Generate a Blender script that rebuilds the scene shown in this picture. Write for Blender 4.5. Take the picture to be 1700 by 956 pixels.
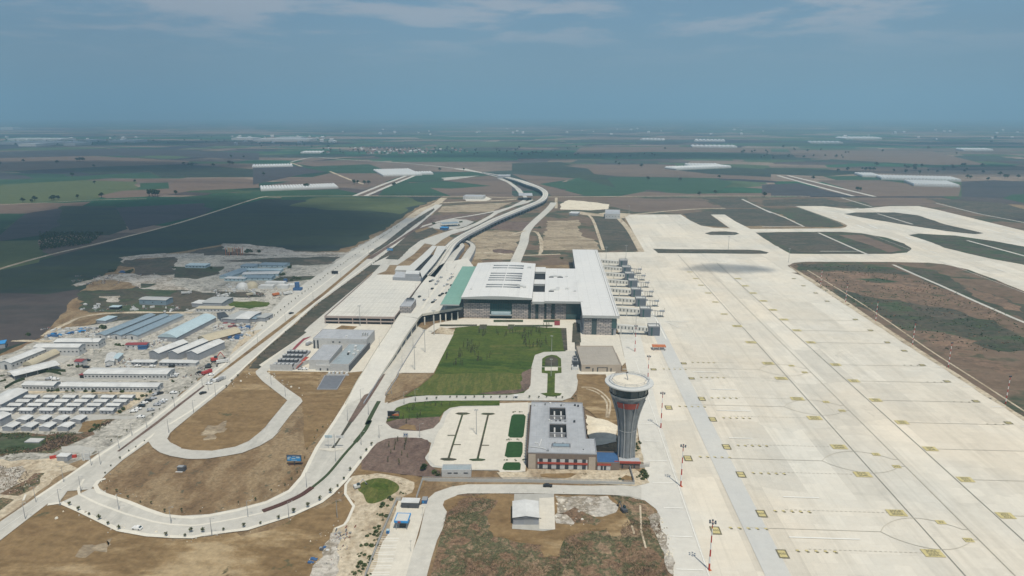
import bpy, bmesh, math, random
from mathutils import Vector, Matrix, noise as mnoise
from mathutils.geometry import tessellate_polygon
random.seed(7)
C = bpy.context.scene
R = math.radians
for o in list(bpy.data.objects): bpy.data.objects.remove(o)
# ------------------------------------------------------------------ camera
H = 190.0; F = 1150.0
PITCH = math.atan(290 / F); YAW = math.atan2(65, F * math.cos(PITCH) + 290 * math.sin(PITCH))
cam = bpy.data.cameras.new('camera'); co = bpy.data.objects.new('camera', cam); C.collection.objects.link(co)
cam.sensor_width = 36; cam.lens = 36 * F / 1700; cam.clip_start = 1; cam.clip_end = 200000
co.location = (0, 0, H); co.rotation_euler = (math.pi / 2 - PITCH, 0, YAW); C.camera = co
C.render.resolution_x = 1024; C.render.resolution_y = 576
# ------------------------------------------------------------------ light
SUN_EL = 63; SX, SY = 0.43, -0.90          # the sun stands behind the camera, to the right
sd = Vector((SX, SY, math.tan(R(SUN_EL)) * math.hypot(SX, SY))).normalized()
sl = bpy.data.lights.new('sun', 'SUN'); so = bpy.data.objects.new('sun', sl); C.collection.objects.link(so)
sl.energy = 4.4; sl.angle = R(0.5); sl.color = (1, 0.93, 0.80)
so.rotation_euler = sd.to_track_quat('Z', 'Y').to_euler(); so.location = (0, 0, 400)
W = bpy.data.worlds.new('World'); C.world = W; W.use_nodes = True
nt = W.node_tree; nt.nodes.clear(); N = nt.nodes.new; L = nt.links.new
out = N('ShaderNodeOutputWorld'); bg = N('ShaderNodeBackground'); bg.inputs[1].default_value = 0.09
sky = N('ShaderNodeTexSky'); sky.sky_type = 'NISHITA'; sky.sun_disc = False
sky.sun_elevation = R(SUN_EL); sky.sun_rotation = math.atan2(SX, SY); sky.altitude = 100
sky.air_density = 1.0; sky.dust_density = 1.2; sky.ozone_density = 1.5
tc = N('ShaderNodeTexCoord'); sep = N('ShaderNodeSeparateXYZ'); L(tc.outputs['Generated'], sep.inputs[0])
# dusty air: the low sky is a dull blue grey
ramp = N('ShaderNodeValToRGB'); L(sep.outputs['Z'], ramp.inputs[0])
e = ramp.color_ramp.elements; e[0].position = 0.0; e[0].color = (2.3, 3.05, 3.75, 1); e[1].position = 0.35; e[1].color = (1.2, 2.75, 4.7, 1)
m1 = e.new(0.12); m1.color = (1.6, 2.95, 4.35, 1)
hz = N('ShaderNodeMapRange'); L(sep.outputs['Z'], hz.inputs[0]); hz.inputs[1].default_value = 0.0; hz.inputs[2].default_value = 0.6
hz.inputs[3].default_value = 0.93; hz.inputs[4].default_value = 0.0
mx = N('ShaderNodeMix'); mx.data_type = 'RGBA'; L(hz.outputs[0], mx.inputs[0]); L(sky.outputs[0], mx.inputs[6]); L(ramp.outputs[0], mx.inputs[7])
# clouds on a layer overhead: direction divided by its height
def vmath(op, a, b=None):
    n = N('ShaderNodeMath'); n.operation = op
    for i, v in enumerate((a, b)):
        if v is None: continue
        if isinstance(v, (int, float)): n.inputs[i].default_value = v
        else: L(v, n.inputs[i])
    return n.outputs[0]
zz = vmath('ADD', vmath('MAXIMUM', sep.outputs['Z'], 0.0), 0.07)
cmb = N('ShaderNodeCombineXYZ'); L(vmath('DIVIDE', sep.outputs['X'], zz), cmb.inputs[0]); L(vmath('DIVIDE', sep.outputs['Y'], zz), cmb.inputs[1])
nz = N('ShaderNodeTexNoise'); L(cmb.outputs[0], nz.inputs['Vector']); nz.inputs['Scale'].default_value = 0.8; nz.inputs['Detail'].default_value = 10; nz.inputs['Roughness'].default_value = 0.6; nz.inputs['Distortion'].default_value = 0.25
cr = N('ShaderNodeMapRange'); cr.interpolation_type = 'SMOOTHSTEP'; L(nz.outputs[0], cr.inputs[0]); cr.inputs[1].default_value = 0.45; cr.inputs[2].default_value = 0.585
up = N('ShaderNodeMapRange'); up.interpolation_type = 'SMOOTHSTEP'; L(sep.outputs['Z'], up.inputs[0]); up.inputs[1].default_value = 0.05; up.inputs[2].default_value = 0.13
ca = vmath('MULTIPLY', vmath('MULTIPLY', cr.outputs[0], up.outputs[0]), 0.75)
mc = N('ShaderNodeMix'); mc.data_type = 'RGBA'; L(ca, mc.inputs[0]); L(mx.outputs[2], mc.inputs[6]); mc.inputs[7].default_value = (4.9, 5.0, 5.5, 1)
L(mc.outputs[2], bg.inputs[0]); L(bg.outputs[0], out.inputs[0])
C.view_settings.view_transform = 'Standard'; C.view_settings.look = 'None'; C.view_settings.exposure = 0.0; C.view_settings.gamma = 1
C.render.engine = 'CYCLES'; C.cycles.volume_bounces = 1
HAZE = 1.4e-4
# ------------------------------------------------------------------ pixel of the traced survey -> point on a level plane
def P(x, y, z=0.0):
    a = x - 850; b = 478 - y
    fw = F * math.cos(PITCH) + b * math.sin(PITCH); u = b * math.cos(PITCH) - F * math.sin(PITCH)
    X = a * math.cos(YAW) - fw * math.sin(YAW); Y = a * math.sin(YAW) + fw * math.cos(YAW)
    t = (z - H) / u
    return Vector((X * t, Y * t, z))
def Z(ox, oy, s=5.3125):
    return lambda x, y: (ox + x / s, oy + y / s)
# ------------------------------------------------------------------ materials
MATS = {}
def newmat(name):
    m = bpy.data.materials.new(name); m.use_nodes = True; MATS[name] = m
    t = m.node_tree; b = t.nodes['Principled BSDF']; return m, t, b
def mk(t, kind, **kw):
    n = t.nodes.new(kind)
    for k, v in kw.items():
        if k in n.inputs: n.inputs[k].default_value = v
        else: setattr(n, k, v)
    return n
def coords(t, sx=1, sy=1, rot=0.0, obj=False):
    tcn = t.nodes.new('ShaderNodeTexCoord' if obj else 'ShaderNodeNewGeometry')
    mp = t.nodes.new('ShaderNodeMapping'); mp.inputs['Scale'].default_value = (sx, sy, max(sx, sy)); mp.inputs['Rotation'].default_value = (0, 0, rot)
    t.links.new(tcn.outputs['Object' if obj else 'Position'], mp.inputs[0]); return mp.outputs[0]
def noise_(t, vec, scale, detail=6, rough=0.6, dist=0.0):
    n = mk(t, 'ShaderNodeTexNoise'); n.inputs['Scale'].default_value = scale; n.inputs['Detail'].default_value = detail
    n.inputs['Roughness'].default_value = rough; n.inputs['Distortion'].default_value = dist; t.links.new(vec, n.inputs['Vector']); return n.outputs[0]
def mmix(t, a, b, fac, blend='MIX'):
    n = t.nodes.new('ShaderNodeMix'); n.data_type = 'RGBA'; n.blend_type = blend
    for i, v in ((0, fac), (6, a), (7, b)):
        if isinstance(v, (int, float)): n.inputs[i].default_value = v
        elif isinstance(v, tuple): n.inputs[i].default_value = (*v, 1)
        else: t.links.new(v, n.inputs[i])
    return n.outputs[2]
def mth(t, op, a, b=0.5):
    n = t.nodes.new('ShaderNodeMath'); n.operation = op
    for i, v in enumerate((a, b)):
        if isinstance(v, (int, float)): n.inputs[i].default_value = v
        else: t.links.new(v, n.inputs[i])
    return n.outputs[0]
def mrange(t, v, a, b, c=0.0, d=1.0):
    n = t.nodes.new('ShaderNodeMapRange'); t.links.new(v, n.inputs[0]); n.inputs[1].default_value = a; n.inputs[2].default_value = b
    n.inputs[3].default_value = c; n.inputs[4].default_value = d; return n.outputs[0]
def cramp(t, v, stops, const=False):
    n = t.nodes.new('ShaderNodeValToRGB'); t.links.new(v, n.inputs[0]); cr = n.color_ramp
    if const: cr.interpolation = 'CONSTANT'
    while len(cr.elements) < len(stops): cr.elements.new(0.5)
    for el, (p, c) in zip(cr.elements, stops): el.position = p; el.color = (*c, 1)
    return n.outputs[0]
def ground(name, cols, big=0.012, fine=0.35, sx=1, sy=1, rot=0.0, fa=0.35, rough=0.95, speck=None, warp=0.6):
    m, t, b = newmat(name); v = coords(t, sx, sy, rot); v0 = coords(t)
    n1 = noise_(t, v, big, 8, 0.62, warp); n2 = noise_(t, v0, fine, 5, 0.7); n3 = noise_(t, v, big * 5, 6, 0.65, 0.3)
    s = mth(t, 'ADD', mth(t, 'MULTIPLY', n1, 0.62), mth(t, 'MULTIPLY', n3, 0.38))
    s = mrange(t, s, 0.385, 0.615)
    k = len(cols); c = cramp(t, s, [(i / (k - 1) if k > 1 else 0, q) for i, q in enumerate(cols)])
    g = mrange(t, n2, 0.25, 0.75, 1 - fa, 1 + fa)
    c = mmix(t, c, g, 1.0, 'MULTIPLY')
    if speck:
        sc, th, colr = speck
        n4 = noise_(t, v0, sc, 4, 0.75); f = mrange(t, n4, th, th + 0.05)
        c = mmix(t, c, colr, f)
    t.links.new(c, b.inputs['Base Color']); b.inputs['Roughness'].default_value = rough; b.inputs['Specular IOR Level'].default_value = 0.15
    bp = mk(t, 'ShaderNodeBump', Strength=0.25, Distance=0.3); t.links.new(n2, bp.inputs['Height']); t.links.new(bp.outputs[0], b.inputs['Normal'])
    return m
def concrete(name, base, alt, slab=7.5, joint=0.0, lane=0.0, stain=0.35, jcol=0.75, tex=0.12, rot=0.0):
    m, t, b = newmat(name); v = coords(t); vr = coords(t, 1, 1, rot)
    n1 = noise_(t, v, 0.009, 7, 0.6, 0.5); n2 = noise_(t, v, 0.25, 6, 0.7); n3 = noise_(t, coords(t, 1, 0.25), 0.05, 6, 0.7, 0.4)
    c = mmix(t, base, alt, mrange(t, n1, 0.35, 0.65))
    if lane:          # paving lanes laid along the apron, each a slightly different pour
        w = mk(t, 'ShaderNodeTexWhiteNoise'); w.noise_dimensions = '2D'; sp = mk(t, 'ShaderNodeSeparateXYZ'); t.links.new(v, sp.inputs[0])
        cb = mk(t, 'ShaderNodeCombineXYZ'); t.links.new(mth(t, 'FLOOR', mth(t, 'DIVIDE', sp.outputs[0], lane)), cb.inputs[0])
        t.links.new(mth(t, 'FLOOR', mth(t, 'DIVIDE', mth(t, 'ADD', sp.outputs[1], mth(t, 'MULTIPLY', n1, 80.0)), 75.0)), cb.inputs[1]); t.links.new(cb.outputs[0], w.inputs['Vector'])
        c = mmix(t, c, mrange(t, w.outputs['Value'], 0, 1, 0.90, 1.06), 1.0, 'MULTIPLY')
        w2 = mk(t, 'ShaderNodeTexWhiteNoise'); w2.noise_dimensions = '2D'; cb2 = mk(t, 'ShaderNodeCombineXYZ')
        for i in (0, 1): t.links.new(mth(t, 'FLOOR', mth(t, 'DIVIDE', sp.outputs[i], slab)), cb2.inputs[i])
        t.links.new(cb2.outputs[0], w2.inputs['Vector']); c = mmix(t, c, mrange(t, w2.outputs['Value'], 0, 1, 0.955, 1.035), 1.0, 'MULTIPLY')
    if joint:
        br = mk(t, 'ShaderNodeTexBrick'); br.offset = 0.0; t.links.new(vr, br.inputs['Vector']); br.inputs['Scale'].default_value = 1
        br.inputs['Brick Width'].default_value = slab; br.inputs['Row Height'].default_value = slab; br.inputs['Mortar Size'].default_value = joint; br.inputs['Mortar Smooth'].default_value = 0.6
        c = mmix(t, c, (jcol, jcol, jcol), mth(t, 'MULTIPLY', br.outputs['Fac'], 1.0), 'MULTIPLY')
    if lane:
        n5 = noise_(t, coords(t, 1, 0.02), 0.22, 5, 0.7); c = mmix(t, c, (0.91, 0.91, 0.905), mrange(t, n5, 0.52, 0.66), 'MULTIPLY')
        n6 = noise_(t, v, 0.03, 8, 0.75, 0.8); c = mmix(t, c, (0.80, 0.805, 0.81), mrange(t, n6, 0.60, 0.70), 'MULTIPLY')
    st = mrange(t, n3, 0.55, 0.75, 0, stain); c = mmix(t, c, (0.62, 0.63, 0.64), st, 'MULTIPLY')
    c = mmix(t, c, mrange(t, n2, 0.2, 0.8, 1 - tex, 1 + tex), 1.0, 'MULTIPLY')
    t.links.new(c, b.inputs['Base Color']); b.inputs['Roughness'].default_value = 0.85; b.inputs['Specular IOR Level'].default_value = 0.2
    return m
def paint(name, col, rough=0.6, metal=0.0, dirt=0.25, sc=0.4, streak=0.0, spec=0.3):
    m, t, b = newmat(name); v = coords(t)
    n = noise_(t, v, sc, 6, 0.7); c = mmix(t, col, mrange(t, n, 0.3, 0.75, 1.0, 1 - dirt), 1.0, 'MULTIPLY')
    if streak:        # ribs of the metal sheets
        w = mk(t, 'ShaderNodeTexWave'); w.wave_type = 'BANDS'; w.bands_direction = 'X'; w.inputs['Scale'].default_value = streak; w.inputs['Distortion'].default_value = 0.3; t.links.new(v, w.inputs['Vector'])
        c = mmix(t, c, mrange(t, w.outputs['Fac'], 0, 1, 0.92, 1.03), 1.0, 'MULTIPLY')
    t.links.new(c, b.inputs['Base Color']); b.inputs['Roughness'].default_value = rough; b.inputs['Metallic'].default_value = metal; b.inputs['Specular IOR Level'].default_value = spec
    return m
def farmland(name):
    m, t, b = newmat(name); v = coords(t)
    def cells(sx, sy, rot, seed, wob):
        mp = t.nodes.new('ShaderNodeMapping'); mp.inputs['Scale'].default_value = (sx, sy, 0); mp.inputs['Rotation'].default_value = (0, 0, rot); mp.inputs['Location'].default_value = (seed, seed * 1.7, 0)
        wn = mk(t, 'ShaderNodeTexNoise'); wn.inputs['Scale'].default_value = 0.0016; wn.inputs['Detail'].default_value = 3; t.links.new(v, wn.inputs['Vector'])
        ad = t.nodes.new('ShaderNodeVectorMath'); ad.operation = 'MULTIPLY_ADD'; t.links.new(wn.outputs['Color'], ad.inputs[0]); ad.inputs[1].default_value = (wob, wob, 0); t.links.new(v, ad.inputs[2])
        t.links.new(ad.outputs[0], mp.inputs[0])
        vo = mk(t, 'ShaderNodeTexVoronoi'); vo.distance = 'CHEBYCHEV'; vo.inputs['Scale'].default_value = 1; vo.inputs['Randomness'].default_value = 0.85; t.links.new(mp.outputs[0], vo.inputs['Vector'])
        sp = mk(t, 'ShaderNodeSeparateColor'); t.links.new(vo.outputs['Color'], sp.inputs[0]); return sp
    a = cells(1 / 300, 1 / 170, 0.12, 3.1, 120); a2 = cells(1 / 1100, 1 / 420, -0.12, 8.2, 260)
    pal = [(0, (0.045, 0.06, 0.05)), (0.12, (0.026, 0.055, 0.036)), (0.24, (0.065, 0.095, 0.052)), (0.36, (0.15, 0.115, 0.092)), (0.47, (0.04, 0.04, 0.048)), (0.56, (0.028, 0.08, 0.044)), (0.68, (0.20, 0.155, 0.122)), (0.78, (0.075, 0.064, 0.062)), (0.87, (0.05, 0.085, 0.045)), (0.94, (0.115, 0.095, 0.08))]
    c1 = cramp(t, a.outputs[0], pal, True); c2 = cramp(t, a2.outputs[1], pal, True)
    c = mmix(t, c1, c2, mrange(t, a2.outputs[2], 0.45, 0.5))
    n1 = noise_(t, v, 0.004, 8, 0.65, 0.8); n2 = noise_(t, v, 0.05, 6, 0.75)
    c = mmix(t, c, mrange(t, n1, 0.3, 0.7, 0.68, 1.35), 1.0, 'MULTIPLY'); c = mmix(t, c, mrange(t, n2, 0.3, 0.7, 0.78, 1.22), 1.0, 'MULTIPLY')
    t.links.new(c, b.inputs['Base Color']); b.inputs['Roughness'].default_value = 1; b.inputs['Specular IOR Level'].default_value = 0.05
    return m
farmland('farmland')
concrete('apron', (0.61, 0.553, 0.455), (0.545, 0.525, 0.465), 7.5, 0.06, 22.5, 0.4, 0.86, 0.07)
concrete('apron_edge', (0.57, 0.55, 0.49), (0.49, 0.48, 0.445), 5, 0.0, 0, 0.7, 0.9, 0.1)
concrete('seal', (0.46, 0.465, 0.45), (0.52, 0.51, 0.47), 7.5, 0, 0, 0.3, 0.9, 0.06)
concrete('runway', (0.59, 0.56, 0.49), (0.54, 0.52, 0.46), 7.5, 0.05, 22.5, 0.2, 0.9, 0.05)
concrete('road', (0.50, 0.48, 0.425), (0.42, 0.41, 0.375), 5, 0, 0, 0.75, 0.9, 0.16)
concrete('road_old', (0.40, 0.385, 0.345), (0.34, 0.33, 0.30), 5, 0, 0, 0.5, 0.9, 0.15)
concrete('paving', (0.58, 0.545, 0.465), (0.52, 0.49, 0.425), 3, 0.05, 0, 0.5, 0.85, 0.13)
concrete('kerb', (0.62, 0.59, 0.51), (0.56, 0.535, 0.47), 3, 0, 0, 0.2, 0.9, 0.1)
concrete('deck', (0.57, 0.55, 0.49), (0.49, 0.48, 0.44), 6, 0.06, 0, 0.6, 0.85, 0.12)
concrete('lot', (0.41, 0.40, 0.365), (0.33, 0.325, 0.30), 3, 0, 0, 0.6, 0.9, 0.16)
ground('dirt', [(0.125, 0.084, 0.048), (0.18, 0.122, 0.068), (0.25, 0.185, 0.11), (0.155, 0.106, 0.06)], 0.02, 0.5, 1, 0.6, 0.4, 0.4, speck=(0.11, 0.6, (0.10, 0.09, 0.06)))
ground('dirt_pale', [(0.26, 0.205, 0.14), (0.38, 0.315, 0.225), (0.47, 0.41, 0.31), (0.30, 0.24, 0.16)], 0.035, 0.45, 1, 0.6, 0.2, 0.4, speck=(0.13, 0.62, (0.15, 0.12, 0.075)))
ground('dirt_tan', [(0.115, 0.073, 0.04), (0.17, 0.112, 0.056), (0.215, 0.146, 0.074), (0.16, 0.106, 0.052), (0.24, 0.168, 0.088), (0.34, 0.26, 0.155)], 0.011, 0.3, 0.5, 1.3, 0.25, 0.3, speck=(0.05, 0.62, (0.10, 0.085, 0.045)))
ground('dirt_gold', [(0.17, 0.13, 0.088), (0.27, 0.215, 0.148), (0.35, 0.29, 0.205), (0.21, 0.165, 0.112), (0.31, 0.25, 0.175)], 0.012, 0.3, 0.5, 1.4, 0.2, 0.35, speck=(0.05, 0.6, (0.13, 0.105, 0.07)))
ground('camp', [(0.19, 0.18, 0.157), (0.31, 0.297, 0.262), (0.42, 0.40, 0.352), (0.24, 0.23, 0.20), (0.36, 0.343, 0.30)], 0.03, 0.4, 1, 1, 0.3, 0.45, speck=(0.11, 0.59, (0.12, 0.11, 0.08)))
ground('soil_dark', [(0.085, 0.058, 0.05), (0.12, 0.083, 0.068), (0.155, 0.112, 0.09), (0.095, 0.07, 0.058)], 0.03, 0.6, 1, 0.5, 0, 0.42)
ground('scrub', [(0.045, 0.058, 0.03), (0.12, 0.08, 0.052), (0.18, 0.118, 0.075), (0.07, 0.078, 0.04), (0.24, 0.17, 0.11), (0.145, 0.10, 0.065)], 0.028, 0.75, 1, 0.8, 0.6, 0.75, speck=(0.8, 0.6, (0.30, 0.22, 0.15)))
ground('lawn', [(0.03, 0.056, 0.009), (0.046, 0.076, 0.012), (0.076, 0.098, 0.018), (0.042, 0.068, 0.011), (0.10, 0.106, 0.028)], 0.024, 0.5, 0.5, 1.6, 0, 0.42)
ground('lawn_dry', [(0.10, 0.108, 0.026), (0.06, 0.082, 0.018), (0.118, 0.118, 0.034), (0.07, 0.09, 0.022)], 0.07, 0.5, 2.2, 0.35, 0, 0.4)
ground('lawn_bed', [(0.02, 0.058, 0.018), (0.028, 0.072, 0.022)], 0.05, 0.6, 1, 1, 0, 0.3)
ground('infield', [(0.055, 0.07, 0.038), (0.125, 0.088, 0.06), (0.155, 0.11, 0.078), (0.05, 0.062, 0.036), (0.095, 0.07, 0.052)], 0.006, 0.15, 0.6, 1, 0.25, 0.25)
ground('infield_red', [(0.16, 0.098, 0.066), (0.21, 0.142, 0.098), (0.115, 0.082, 0.058), (0.18, 0.12, 0.083), (0.08, 0.072, 0.045)], 0.02, 0.25, 0.6, 1, 0.3, 0.38)
ground('infield_green', [(0.034, 0.055, 0.028), (0.058, 0.076, 0.04), (0.075, 0.066, 0.048), (0.042, 0.05, 0.032), (0.065, 0.08, 0.04)], 0.014, 0.25, 0.5, 1, 0.3, 0.45)
ground('infield_dark', [(0.055, 0.05, 0.042), (0.095, 0.08, 0.06), (0.048, 0.052, 0.038), (0.12, 0.10, 0.078)], 0.016, 0.25, 0.6, 1, 0.3, 0.45)
ground('field_dark', [(0.021, 0.031, 0.029), (0.027, 0.038, 0.030), (0.036, 0.050, 0.028), (0.024, 0.031, 0.031)], 0.003, 0.06, 0.35, 1.6, 0.1, 0.16)  # dark crop, with cloud shade put into its colour
ground('field_plum', [(0.052, 0.043, 0.042), (0.068, 0.056, 0.052), (0.043, 0.040, 0.038)], 0.008, 0.1, 0.5, 1.3, 0.1, 0.18)
ground('field_green', [(0.022, 0.056, 0.030), (0.030, 0.07, 0.035), (0.020, 0.047, 0.028)], 0.004, 0.05, 0.4, 1.5, 0.1, 0.15)
ground('field_olive', [(0.068, 0.092, 0.038), (0.085, 0.105, 0.045), (0.055, 0.078, 0.036)], 0.004, 0.05, 0.4, 1.5, 0.1, 0.15)
ground('field_brown', [(0.125, 0.088, 0.066), (0.15, 0.108, 0.082), (0.095, 0.07, 0.056)], 0.004, 0.05, 0.4, 1.5, 0.1, 0.15)
ground('field_slate', [(0.042, 0.042, 0.047), (0.055, 0.052, 0.055), (0.036, 0.038, 0.042)], 0.004, 0.05, 0.4, 1.5, 0.1, 0.15)
ground('rubble_pale', [(0.30, 0.28, 0.24), (0.46, 0.43, 0.38), (0.20, 0.17, 0.13), (0.52, 0.48, 0.41)], 0.05, 0.6, 1, 1, 0, 0.35)
ground('sand', [(0.56, 0.50, 0.39), (0.64, 0.58, 0.46), (0.48, 0.42, 0.33)], 0.05, 0.3, 1, 1, 0, 0.12)
ground('hills', [(0.05, 0.07, 0.05), (0.09, 0.08, 0.06), (0.07, 0.09, 0.06)], 0.0008, 0.01, 1, 1, 0, 0.2)
paint('white_metal', (0.62, 0.625, 0.61), 0.5, 0, 0.34, 0.12, 2.0)
concrete('terminal_roof', (0.60, 0.60, 0.58), (0.55, 0.555, 0.55), 9.5, 0.16, 0, 0.35, 0.8, 0.05)
paint('blue_metal', (0.22, 0.29, 0.34), 0.45, 0, 0.25, 0.2, 2.0)
paint('pale_blue_metal', (0.42, 0.53, 0.57), 0.45, 0, 0.2, 0.2, 2.0)
concrete('teal_glass', (0.19, 0.33, 0.275), (0.155, 0.29, 0.245), 4.5, 0.1, 0, 0.2, 0.8, 0.1)
paint('beige_metal', (0.46, 0.41, 0.30), 0.6, 0, 0.2, 0.2, 2.0)
paint('white_wall', (0.50, 0.50, 0.49), 0.8, 0, 0.25, 0.6)
paint('fence_wall', (0.42, 0.42, 0.40), 0.8, 0, 0.2, 0.5)
paint('grey_wall', (0.30, 0.31, 0.33), 0.8, 0, 0.2, 0.5)
paint('beige_wall', (0.42, 0.36, 0.29), 0.8, 0, 0.15, 0.5)
paint('brown_wall', (0.20, 0.155, 0.125), 0.8, 0, 0.2, 0.5)
paint('garage_wall', (0.36, 0.30, 0.27), 0.8, 0, 0.15, 0.5)
paint('dark_void', (0.02, 0.02, 0.022), 0.9, 0, 0.1)  # near black: stands for shade in recesses and openings, also plain black posters
concrete('grey_roof', (0.37, 0.385, 0.405), (0.30, 0.315, 0.335), 6, 0.1, 0, 0.6, 0.85, 0.16)
concrete('blue_grey_roof', (0.29, 0.335, 0.355), (0.23, 0.27, 0.295), 6, 0.1, 0, 0.6, 0.85, 0.16)
concrete('beige_roof', (0.34, 0.31, 0.265), (0.30, 0.275, 0.24), 6, 0.1, 0, 0.5, 0.85, 0.12)
paint('fascia', (0.36, 0.37, 0.36), 0.5, 0, 0.1)
paint('glass', (0.03, 0.055, 0.062), 0.12, 0, 0.2, 0.3, 0, 0.6)
paint('glass_teal', (0.03, 0.085, 0.09), 0.15, 0, 0.3, 0.2, 0, 0.6)
paint('pane_dark', (0.05, 0.055, 0.065), 0.3, 0, 0.2)
paint('red_band', (0.36, 0.07, 0.045), 0.6, 0, 0.15)
paint('red_roof', (0.24, 0.05, 0.055), 0.6, 0, 0.2)
paint('blue_roof', (0.05, 0.12, 0.26), 0.6, 0, 0.3)
paint('bright_blue', (0.04, 0.25, 0.55), 0.5, 0, 0.15)
paint('steel', (0.32, 0.33, 0.34), 0.5, 0.2, 0.1)
paint('dark_steel', (0.06, 0.065, 0.07), 0.5, 0.2, 0.1)
paint('charcoal', (0.075, 0.08, 0.09), 0.6, 0, 0.1)
paint('bridge_grey', (0.115, 0.13, 0.155), 0.5, 0, 0.15)
paint('bridge_white', (0.55, 0.545, 0.51), 0.55, 0, 0.15)
paint('mast_red', (0.42, 0.05, 0.035), 0.55, 0, 0.1)
paint('mast_white', (0.72, 0.72, 0.70), 0.55, 0, 0.1)
paint('tower_concrete', (0.215, 0.23, 0.24), 0.75, 0, 0.3, 0.25)
paint('tower_rib', (0.33, 0.34, 0.34), 0.75, 0, 0.2, 0.25)
paint('tower_disc', (0.52, 0.53, 0.52), 0.6, 0, 0.15, 0.25)
paint('tower_roof', (0.68, 0.63, 0.53), 0.9, 0, 0.25, 0.25)
paint('orange_steel', (0.50, 0.16, 0.06), 0.6, 0, 0.3)
paint('yellow_paint', (0.58, 0.50, 0.24), 0.7, 0, 0.35, 0.9)
paint('black_paint', (0.17, 0.155, 0.10), 0.8, 0, 0.2)
paint('line_grey', (0.31, 0.30, 0.255), 0.8, 0, 0.3)
paint('line_faint', (0.48, 0.45, 0.375), 0.8, 0, 0.2)
paint('line_white', (0.69, 0.68, 0.63), 0.8, 0, 0.12)
paint('greenhouse', (0.62, 0.63, 0.62), 0.6, 0, 0.1, 0.05)
paint('hedge', (0.05, 0.075, 0.03), 0.9, 0, 0.5, 1.2)
paint('hedge_red', (0.10, 0.05, 0.04), 0.9, 0, 0.5, 1.2)
paint('bark', (0.10, 0.07, 0.05), 0.9, 0, 0.3)
paint('rubber', (0.02, 0.02, 0.02), 0.8, 0, 0.1)
paint('house_red', (0.20, 0.10, 0.075), 0.8, 0, 0.2)
paint('house_pale', (0.32, 0.29, 0.27), 0.8, 0, 0.2)
paint('water', (0.085, 0.105, 0.125), 0.12, 0, 0.3, 0.1, 0, 0.5)
paint('pool_tarp', (0.16, 0.17, 0.19), 0.5, 0, 0.35, 0.3)
paint('solar', (0.06, 0.07, 0.10), 0.3, 0, 0.2)
for n_, c_ in (('car_white', (0.7, 0.7, 0.69)), ('car_black', (0.02, 0.02, 0.022)), ('car_silver', (0.38, 0.39, 0.41)), ('car_red', (0.35, 0.03, 0.025)), ('car_blue', (0.04, 0.10, 0.30)), ('car_yellow', (0.6, 0.38, 0.04))): paint(n_, c_, 0.3, 0, 0.06, 0.5, 0, 0.5)
def foliage(name, a, b_):
    m, t, b = newmat(name); g = t.nodes.new('ShaderNodeObjectInfo'); v = coords(t); n = noise_(t, v, 0.9, 4, 0.7)
    c = mmix(t, a, b_, mrange(t, n, 0.35, 0.65)); t.links.new(c, b.inputs['Base Color']); b.inputs['Roughness'].default_value = 0.9; b.inputs['Specular IOR Level'].default_value = 0.1
foliage('leaf_dark', (0.022, 0.042, 0.016), (0.05, 0.075, 0.03)); foliage('leaf_young', (0.065, 0.08, 0.035), (0.13, 0.13, 0.065)); foliage('leaf_brush', (0.14, 0.085, 0.055), (0.25, 0.175, 0.11)); foliage('leaf_bush', (0.04, 0.07, 0.025), (0.09, 0.10, 0.045)); foliage('leaf_yellow', (0.28, 0.17, 0.03), (0.18, 0.14, 0.05))
def stone():
    m, t, b = newmat('stone_panel'); g = t.nodes.new('ShaderNodeNewGeometry'); sp = mk(t, 'ShaderNodeSeparateXYZ'); t.links.new(g.outputs['Position'], sp.inputs[0])
    cb = mk(t, 'ShaderNodeCombineXYZ'); t.links.new(mth(t, 'ADD', sp.outputs[0], sp.outputs[1]), cb.inputs[0]); t.links.new(sp.outputs[2], cb.inputs[1])
    br = mk(t, 'ShaderNodeTexBrick'); t.links.new(cb.outputs[0], br.inputs['Vector']); br.inputs['Scale'].default_value = 1; br.inputs['Brick Width'].default_value = 4.4; br.inputs['Row Height'].default_value = 1.5
    br.inputs['Mortar Size'].default_value = 0.3; br.inputs['Mortar Smooth'].default_value = 0.5; br.inputs['Color1'].default_value = (0.47, 0.415, 0.375, 1); br.inputs['Color2'].default_value = (0.27, 0.25, 0.245, 1); br.inputs['Mortar'].default_value = (0.09, 0.09, 0.095, 1)
    t.links.new(br.outputs[0], b.inputs['Base Color']); b.inputs['Roughness'].default_value = 0.85
    bp = mk(t, 'ShaderNodeBump', Strength=0.6, Distance=0.2); t.links.new(br.outputs['Fac'], bp.inputs['Height']); bp.invert = True; t.links.new(bp.outputs[0], b.inputs['Normal'])
stone()
def cloudmat():
    m, t, b = newmat('cloud'); b.inputs['Base Color'].default_value = (.9, .9, .9, 1); b.inputs['Roughness'].default_value = 1
    tcn = mk(t, 'ShaderNodeTexCoord'); ln = t.nodes.new('ShaderNodeVectorMath'); ln.operation = 'LENGTH'; mp = t.nodes.new('ShaderNodeMapping'); mp.inputs['Scale'].default_value = (1, 1, 0)
    t.links.new(tcn.outputs['Object'], mp.inputs[0]); t.links.new(mp.outputs[0], ln.inputs[0])
    n = noise_(t, tcn.outputs['Object'], 1.6, 6, 0.6, 0.3); d = mth(t, 'ADD', ln.outputs['Value'], mth(t, 'MULTIPLY', mth(t, 'SUBTRACT', n, 0.5), 1.5))
    mr = t.nodes.new('ShaderNodeMapRange'); mr.interpolation_type = 'SMOOTHSTEP'; t.links.new(d, mr.inputs[0]); mr.inputs[1].default_value = .95; mr.inputs[2].default_value = .45; mr.inputs[3].default_value = 0; mr.inputs[4].default_value = .58
    t.links.new(mr.outputs[0], b.inputs['Alpha'])
cloudmat()
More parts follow.
